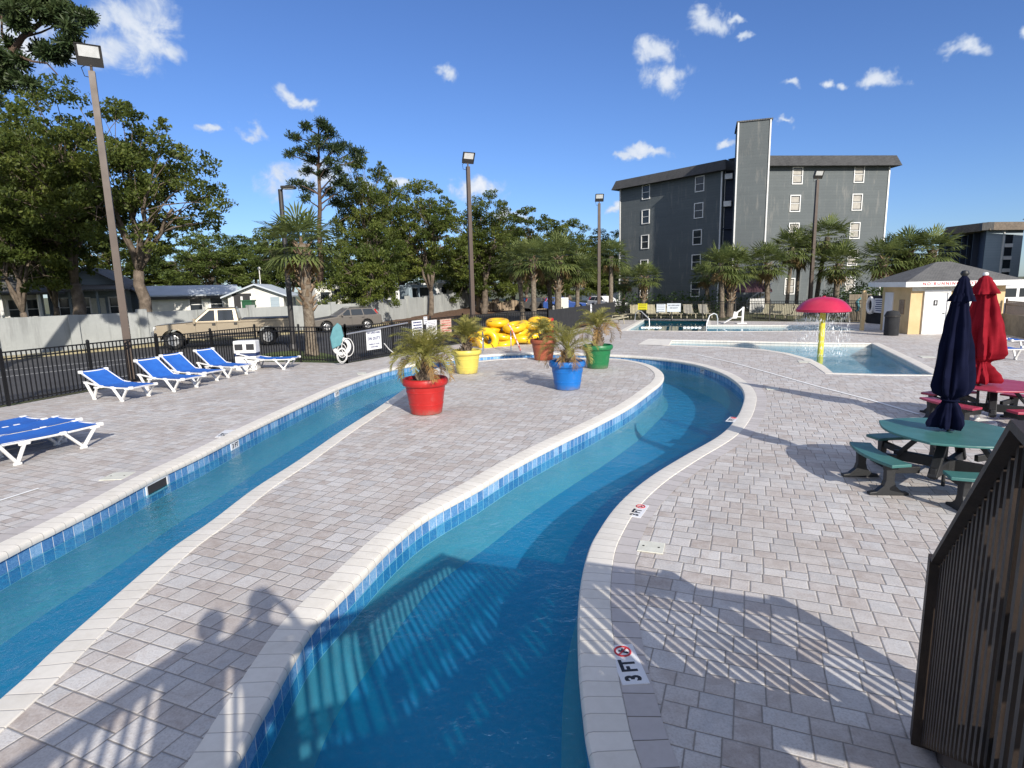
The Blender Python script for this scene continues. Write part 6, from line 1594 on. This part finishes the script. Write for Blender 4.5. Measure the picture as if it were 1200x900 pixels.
c = M2 @ Vector((L2*.25,-.10,1.1)); an2 = math.atan2((M2.to_3x3() @ Vector((1,0,0))).y, (M2.to_3x3() @ Vector((1,0,0))).x)
t = thing('life_ring', 'white life ring on the black screened gate by the yellow building', 'life ring', c, an2); MB().torus(.36,.10,Matrix.Rotation(PI/2,4,'X') @ Matrix.Diagonal((.75,1.2,1,1)),24,8).build('ring', MAT['white_resin'], t, smooth=True)
m = MB(); m.tube([(.30,0,-.2),(.42,0,-.4),(.2,-.02,-.5),(-.1,-.02,-.42)], .02, 6); m.build('rope', MAT['rope'], t)
c = M2 @ Vector((L2*.70,-.05,1.1)); t = thing('notice_sign', 'white notice with blue print on the black screened gate by the yellow building', 'sign', c, an2)
MB().box((0,0,0),(1.05,.02,.85)).build('plate', MAT['sign_white'], t); m = MB()
for k in range(6): m.box((0,-.013,.32-.125*k),(.85-.07*(k % 3),.006,.055))
m.build('print', MAT['text_blue'], t)
# right edge: brown screened fence, white boat cab, dark van behind
a, b = AT(1175,395,27.5).xy, AT(1240,395,22.5).xy
picket_fence('brown railed fence at the right edge behind the red umbrella', [tuple(a), tuple(b)], 1.55, .11, MAT['bronze'])
board_fence('tan board screen low behind the right edge fence', (a[0]+.1,a[1]+.35), (b[0]+.1,b[1]+.35), .95, MAT['tan_screen'], 'board_screen')
c = AT(1188,352,31)
t = thing('parked_boat', 'white boat cabin rising over the fence at the right edge', 'boat', (c.x,c.y,0), rad(-8)); t.scale = (.75,.8,.80)
m = MB(); side_prism(m, [(-1.6,.85),(3.2,1.0),(3.0,1.75),(-1.7,1.62)], -1.1, 1.1); m.build('hull', MAT['siding_navy'], t, bevel=.05)
m = MB(); side_prism(m, [(-1.6,1.6),(3.1,1.72),(3.0,1.9),(1.5,2.0),(.2,2.75),(-1.5,2.75)], -.95, .95); m.build('cabin', MAT['white_paint'], t, bevel=.05)
for xs in (((-1.3,2.02),(-.55,2.02),(-.55,2.58),(-1.3,2.58)),((-.35,2.02),(1.05,2.05),(.2,2.58),(-.35,2.58))):
    m = MB(); pane_quad(m, [(x,-.957,z) for x, z in xs]); m.build('window', MAT['window_glass'], t)
m = MB(); m.tube([(2.3,-.6,1.9),(2.2,-.6,2.7)], .09, 8); m.build('antenna_post', MAT['white_paint'], t)

# houses behind the wall ---------------------------------------------
def gable_house(name, label, cat, a, b, depth, h, rise, wallm, roofm, over=.4, gable_front=True):
    M, L = wall_frame(a, b); t = thing(name, label, cat, (0,0,0), 0, 'houses beyond the wall')
    m = MB()
    if gable_front:
        side = [(0,0,0),(L,0,0),(L,0,h),(L/2,0,h+rise),(0,0,h)]; vs = [Vector(p) for p in side]+[Vector((p[0],depth,p[2])) for p in side]
        m.add(vs, [(0,1,2,3,4),(9,8,7,6,5),(0,5,6,1),(1,6,7,2),(4,9,5,0)], M)
    else: m.box((L/2,depth/2,h/2),(L,depth,h),0,M)
    m.build('wall', wallm, t); m = MB(); th = .14
    if gable_front:
        s = rise/(L/2)
        for sg in (-1, 1):
            xo = L/2+sg*(L/2+over); zo = h-s*over
            m.add([(L/2,-over,h+rise+.03),(xo,-over,zo+.03),(xo,depth+over,zo+.03),(L/2,depth+over,h+rise+.03),(L/2,-over,h+rise+th),(xo,-over,zo+th),(xo,depth+over,zo+th),(L/2,depth+over,h+rise+th)], [(0,1,2,3),(4,7,6,5),(0,4,5,1),(1,5,6,2),(2,6,7,3)], M)
    else:
        s = rise/(depth/2)
        for sg in (-1, 1):
            yo = depth/2+sg*(depth/2+over); zo = h-s*over
            m.add([(-over,depth/2,h+rise+.03),(-over,yo,zo+.03),(L+over,yo,zo+.03),(L+over,depth/2,h+rise+.03),(-over,depth/2,h+rise+th),(-over,yo,zo+th),(L+over,yo,zo+th),(L+over,depth/2,h+rise+th)], [(0,1,2,3),(4,7,6,5),(0,4,5,1),(1,5,6,2),(3,7,4,0),(2,6,7,3)], M)
        m.add([(0,0,h),(0,depth/2,h+rise),(0,depth,h)], [(0,1,2)], M); m.add([(L,0,h),(L,depth/2,h+rise),(L,depth,h)], [(2,1,0)], M)
    m.build('roof', roofm, t); return t, M, L
def porch(t, M, L, d, h, n, rail_h=.9, deck=.5, roofm=None, posts=MAT['trim_white']):
    m = MB(); m.box((L/2,-d/2,deck/2),(L,d,deck),0,M); m.build('porch_floor', MAT['kerb'], t)
    for k in range(n+1):
        x = .08+(L-.16)*k/n; m = MB(); m.box((x,-d+.1,deck+(h-deck)/2),(.15,.15,h-deck),0,M); m.build('porch_post', posts, t)
    m = MB(); m.box((L/2,-d+.1,deck+rail_h),(L,.07,.07),0,M); m.box((L/2,-d+.1,deck+.12),(L,.06,.06),0,M)
    for k in range(int(L/.14)): m.box((.07+k*.14,-d+.1,deck+rail_h/2+.05),(.04,.04,rail_h-.1),0,M)
    m.build('porch_railing', posts, t)
    m = MB(); m.add([(-.3,.0,h+.35),(L+.3,.0,h+.35),(L+.3,-d-.3,h),(-.3,-d-.3,h),(-.3,0,h+.5),(L+.3,0,h+.5),(L+.3,-d-.3,h+.14),(-.3,-d-.3,h+.14)], [(0,1,2,3),(7,6,5,4),(3,2,6,7),(0,3,7,4),(1,5,6,2)], M); m.build('porch_roof', roofm or MAT['shingle'], t)
a, b = AT(-40,370,38).xy, AT(54,370,42).xy
t, M, L = gable_house('porch_house', 'cream house with a white railed porch at the left edge behind the wall', 'house', a, b, 7, 3.0, 1.3, MAT['cream'], MAT['shingle'], gable_front=False)
porch(t, M, L, 2.0, 2.9, 4)
for s in (.3,.62,.86): window(M, L*s, 1.9, .9, 1.3, t, False)
a, b = AT(59,370,43).xy, AT(156,370,45).xy
t, M, L = gable_house('gable_house', 'blue-grey gabled house with a shaded porch between the oak trunks', 'house', a, b, 8, 3.15, 1.6, MAT['bluegrey'], MAT['shingle'])
porch(t, M, L, 1.8, 3.05, 3, posts=MAT['bluegrey'])
m = MB(); m.box((L*.58,-.02,1.5),(1.0,.06,2.1),0,M); m.build('door', MAT['lid'], t)
for s in (.2,.40,.82): window(M, L*s, 1.9, .9, 1.3, t, False)
m = MB()
for k in range(9): m.bar((L*.5,-.2-1.8+.1,3.2),(L*.5+(k-4)*.01,-2.0,3.2),.02,.02)
a, b = AT(176,370,43.5).xy, AT(274,370,46).xy
t, M, L = gable_house('mobile_home', 'long cream mobile home with a pale metal roof behind the pickup', 'mobile home', a, b, 5.5, 2.62, .62, MAT['cream'], MAT['metal_roof'], gable_front=False, over=.5)
for s in (.55,.8): window(M, L*s, 1.9, .8, .9, t, False)
m = MB(); m.box((L/2,-.51,2.44),(L+1,.06,.22),0,M); m.build('gutter', MAT['dark_trim'], t)
a, b = AT(269,370,42.6).xy, AT(334,370,43.4).xy
t, M, L = gable_house('carport_house', 'white gabled annexe of the mobile home with a dark grey window', 'house', a, b, 6, 2.45, .75, MAT['cream'], MAT['metal_roof'])
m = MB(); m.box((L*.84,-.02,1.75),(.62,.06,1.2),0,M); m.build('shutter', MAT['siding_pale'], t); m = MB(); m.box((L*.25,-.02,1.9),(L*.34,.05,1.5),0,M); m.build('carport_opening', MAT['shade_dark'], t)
for s in (.09,.25,.42):
    m = MB(); m.box((L*s,-.08,1.22),(.14,.1,2.44),0,M); m.build('post', MAT['trim_white'], t)
g = AT(305,366,42.3); t = thing('wheelie_bin', 'green wheelie bin beside the white annexe', 'bin', (g.x-.6,g.y-.4,0)); m = MB(); m.box((0,0,1.05),(.7,.7,2.1)); m.build('bin_body', MAT['bin_green'], t, bevel=.04); m = MB(); m.box((0,0,2.14),(.78,.78,.1)); m.build('lid', MAT['bin_green'], t)
def trailer(label, a, b, h, wm, win, seed, stripe=None):
    M, L = wall_frame(a, b); t = thing('travel_trailer', label, 'trailer', (0,0,0), 0, 'trailers beyond the wall')
    m = MB(); m.prism([(0,.35),(.2,.25),(L-.2,.25),(L,.4),(L,h-.3),(L-.35,h),(.3,h),(0,h-.25)], -2.5, 0, M @ UPRIGHT); m.build('shell', wm, t, bevel=.06)
    for x, z, w, hh in win:
        f = MB(); f.box((L*x,-.01,z),(w,.05,hh),0,M); f = f.build('window', MAT['window_glass'], t)
        m = MB(); m.box((L*x,-.03,z+hh/2+.02),(w+.08,.05,.05),0,M); m.box((L*x,-.03,z-hh/2-.02),(w+.08,.05,.05),0,M); m.build('frame', MAT['trim_white'], f)
    m = MB(); m.box((L*.45,1.2,h+.12),(.8,.8,.26),0,M); m.box((L*.75,1.0,h+.08),(.5,.5,.18),0,M); m.build('roof_unit', MAT['white_paint'], t, bevel=.03)
    if stripe: m = MB(); m.box((L/2,-.012,1.2),(L*.96,.02,.28),0,M); m.build('stripe', stripe, t)
    for x in (.4,.52):
        m = MB(); m.lathe([(.0,-.1),(.36,-.1),(.36,.1),(0,.1)], 16, M @ Matrix.Translation((L*x,.12,.36)) @ Matrix.Rotation(PI/2,4,'X')); m.build('wheel', MAT['rubber'], t)
    return t
trailer('white travel trailer with a grey roof and two dark windows right of the cabbage palm', AT(372,370,46).xy, AT(412,370,48).xy, 3.05, MAT['cream'], ((.25,2.35,.7,.55),(.68,2.45,.9,.75)), 1)
trailer('white travel trailer behind the low drooping tree', AT(414,370,50).xy, AT(470,370,54).xy, 3.2, MAT['white_paint'], ((.15,2.3,.6,.9),(.5,2.3,1.2,.7),(.8,2.3,1.0,.7)), 2)
trailer('dark fronted motor home right of the drooping tree', AT(481,370,57).xy, AT(512,370,60).xy, 3.1, MAT['siding_pale'], ((.2,2.35,.7,.9),(.55,2.4,1.2,.9)), 3)
trailer('white trailer with dark windows left of the lamp post of the tubes', AT(513,370,60).xy, AT(552,370,66).xy, 3.3, MAT['white_paint'], ((.2,2.5,.9,.7),(.55,2.5,.8,.7),(.85,2.5,.8,.9)), 4)
trailer('white trailer peeping out under the trees behind the palms', AT(690,352,90).xy, AT(735,352,92).xy, 3.0, MAT['white_paint'], ((.3,2.0,1.0,.7),(.7,2.0,1.0,.7)), 5)
m = AT(305,330,60)
t = thing('roof_aerial', 'thin white aerial mast behind the white annexe', 'aerial', (m.x,m.y,0)); MB().tube([(0,0,0),(0,0,5.0)], .05, 6).build('mast', MAT['white_paint'], t); MB().lathe([(.16,5.0),(.18,5.15),(.0,5.3)], 10).build('head', MAT['white_paint'], t)

# ------------------------------------------------------------------ bridge and stair the photograph is taken from
t = thing('wooden_bridge', 'dark stained timber stair and footbridge with close pickets at the lower right corner', 'bridge', (0,0,0))
PHI = rad(-122); ud = Vector((math.cos(PHI), math.sin(PHI), 0)); rt = Vector((-ud.y, ud.x, 0))   # up the stair; rt to the right of the seen guard
if rt.x < 0: rt = -rt
S0 = Vector((2.37, 3.02, 0)); SL = .70; PZ = 1.15; TT = PZ/SL
def guard(p, q, z0, z1, name, pitch=.090, pw_=.040, hgt=1.12, posts=2):
    p = Vector((p[0],p[1],0)); q = Vector((q[0],q[1],0)); L = (q-p).length; d = (q-p)/L; n = max(1, int(L/pitch)); m = MB()
    for i in range(n+1):
        s = i/n; c = p+d*(L*s); z = z0+(z1-z0)*s; m.bar((c.x,c.y,z-.01),(c.x,c.y,z+hgt-.01),.020,pw_,(d.x,d.y,0))
    m.build('pickets', MAT['brown_wood'], t)
    m = MB(); A_ = Vector((p.x,p.y,z0)); B_ = Vector((q.x,q.y,z1)); up = Vector((0,0,1))
    si = Vector((d.y,-d.x,0))*.040*(-1 if name in ('left','l2','front') else 1)
    m.bar(A_+up*(hgt), B_+up*(hgt), .10, .03); m.bar(A_+si+up*(hgt-.09), B_+si+up*(hgt-.09), .045, .10); m.bar(A_+si+up*.08, B_+si+up*.08, .045, .10); m.build('rails', MAT['brown_wood'], t)
    for k in range(posts):
        s = k/max(1, posts-1); c = A_.lerp(B_, s); m = MB(); m.bar(c-up*.0, c+up*(hgt+.03), .11, .11, (d.x,d.y,0)); m.build('post', MAT['brown_wood'], t)
L0_ = S0; L1_ = S0+ud*TT; R0_ = S0+rt*.95; R1_ = R0_+ud*TT
guard(L0_, L1_, 0, PZ, 'left', posts=1); guard(R0_, R1_, 0, PZ, 'right')
L2_ = S0+ud*3.15
f1 = Vector((-.66,-.06,0)); f2 = Vector((-1.12,-1.30,0)); f3 = Vector((1.25,-1.15,0))
guard(L1_, L2_, PZ, PZ, 'l2', posts=0); guard(L2_, f1, PZ, PZ, 'front', pitch=.115); guard(f1, f2, PZ, PZ, 'end', pitch=.13); guard(f2, f3, PZ, PZ, 'rear', pitch=.15, posts=4); guard(f3, R1_, PZ, PZ, 'rr', pitch=.15)
m = MB(); m.prism([L1_.xy, L2_.xy, f1.xy, f2.xy, f3.xy, R1_.xy][::-1], PZ-.16, PZ); m.build('platform', MAT['brown_deck'], t)
ns = 7
for k in range(ns):
    s = (k+.5)/ns; c = S0+ud*(TT*s)+rt*.475; zz = PZ*(k+1)/ns-.02
    m = MB(); m.bar(c-rt*.36+Vector((0,0,zz)), c+rt*.36+Vector((0,0,zz)), TT/ns+.03, .045); m.bar(c-rt*.36-ud*(TT/ns*.5)+Vector((0,0,zz-.09)), c+rt*.36-ud*(TT/ns*.5)+Vector((0,0,zz-.09)), .025, .14); m.build('tread', MAT['brown_deck'], t)
m = MB()
for b in (S0+rt*.09, R0_-rt*.09): m.bar(b+Vector((0,0,.0)), b+ud*TT+Vector((0,0,PZ)), .05, .16)
m.build('stringers', MAT['brown_wood'], t)
for c in (f1, f2, f3, L1_, R1_):
    m = MB(); m.bar((c.x,c.y,-.95 if c in (f3,) else 0),(c.x,c.y,PZ-.1),.13,.13); m.build('support_post', MAT['brown_wood'], t)

# ------------------------------------------------------------------ the two people whose shadows fall on the island
def person(label, loc, rz, h, shirt, arms):
    k = h/1.75; V = []; E_ = []; R_ = []
    def add(p, r, par=None):
        V.append(Vector(p)*k); R_.append(r*k)
        if par is not None: E_.append((par, len(V)-1))
        return len(V)-1
    pel = add((0,0,.95), .155); wa = add((0,0,1.12), .135, pel); ch = add((0,.0,1.33), .16, wa); nk0 = add((0,0,1.47), .085, ch); nk = add((0,.01,1.53), .055, nk0); hd0 = add((0,.02,1.60), .085, nk); hd = add((0,.025,1.68), .098, hd0); add((0,.01,1.735), .06, hd)
    for sg in (-1, 1):
        hp = add((sg*.095,0,.88), .095, pel); kn = add((sg*.10,.02,.48), .062, hp); an = add((sg*.10,-.01,.09), .042, kn); he = add((sg*.10,.02,.045), .042, an); add((sg*.115,.17,.03), .034, he)
        sh = add((sg*.19,0,1.42), .062, ch); el, wr, hn = arms(sg); e = add(el, .045, sh); w = add(wr, .032, e); hh = add(hn, .04, w)
        dr = (Vector(hn)-Vector(wr)).normalized()
        for q in range(4):
            o = Vector((-sg*.012+(q-1.5)*.019, 0, .01)); f1_ = add(Vector(hn)+dr*.05+o, .011, hh); add(Vector(hn)+dr*.085+o+Vector((0,.01,-.01)), .009, f1_)
        add(Vector(hn)+Vector((-sg*.05,.02,.02)), .012, hh)
    me = bpy.data.meshes.new('person'); me.from_pydata([tuple(v) for v in V], E_, []); me.materials.append(shirt)
    o = bpy.data.objects.new('person', me); COL.objects.link(o); sk = o.modifiers.new('skin', 'SKIN'); sk.use_smooth_shade = True
    if not me.skin_vertices: me.skin_vertices.new(name='')
    for i, v in enumerate(me.skin_vertices[0].data): v.radius = (R_[i], R_[i]*.85); v.use_root = (i == 0)
    sb = o.modifiers.new('sub', 'SUBSURF'); sb.levels = 1; sb.render_levels = 2
    o.location = loc; o.rotation_euler = (0,0,rz); tag(o, label, 'person')
    m = MB(); m.lathe([(.0,1.80*k),(.07*k,1.785*k),(.108*k,1.72*k),(.112*k,1.66*k),(.10*k,1.60*k)], 16, Matrix.Translation((0,0,0)), caps=False); m.build('hair', MAT['hair'], o, smooth=True)
    return o
person('person standing on the bridge holding a phone up to take the picture', (.08,-.36,PZ), rad(10), 1.74, MAT['shirt'], lambda s: ((s*.30,.12,1.28),(s*.12,.27,1.47),(s*.06,.29,1.52)))
person('shorter person standing close beside the one taking the picture', (-.30,-.46,PZ), rad(12), 1.60, MAT['shirt_b'], lambda s: ((s*.29,.02,1.16),(s*.27,.10,.93),(s*.26,.13,.86)))
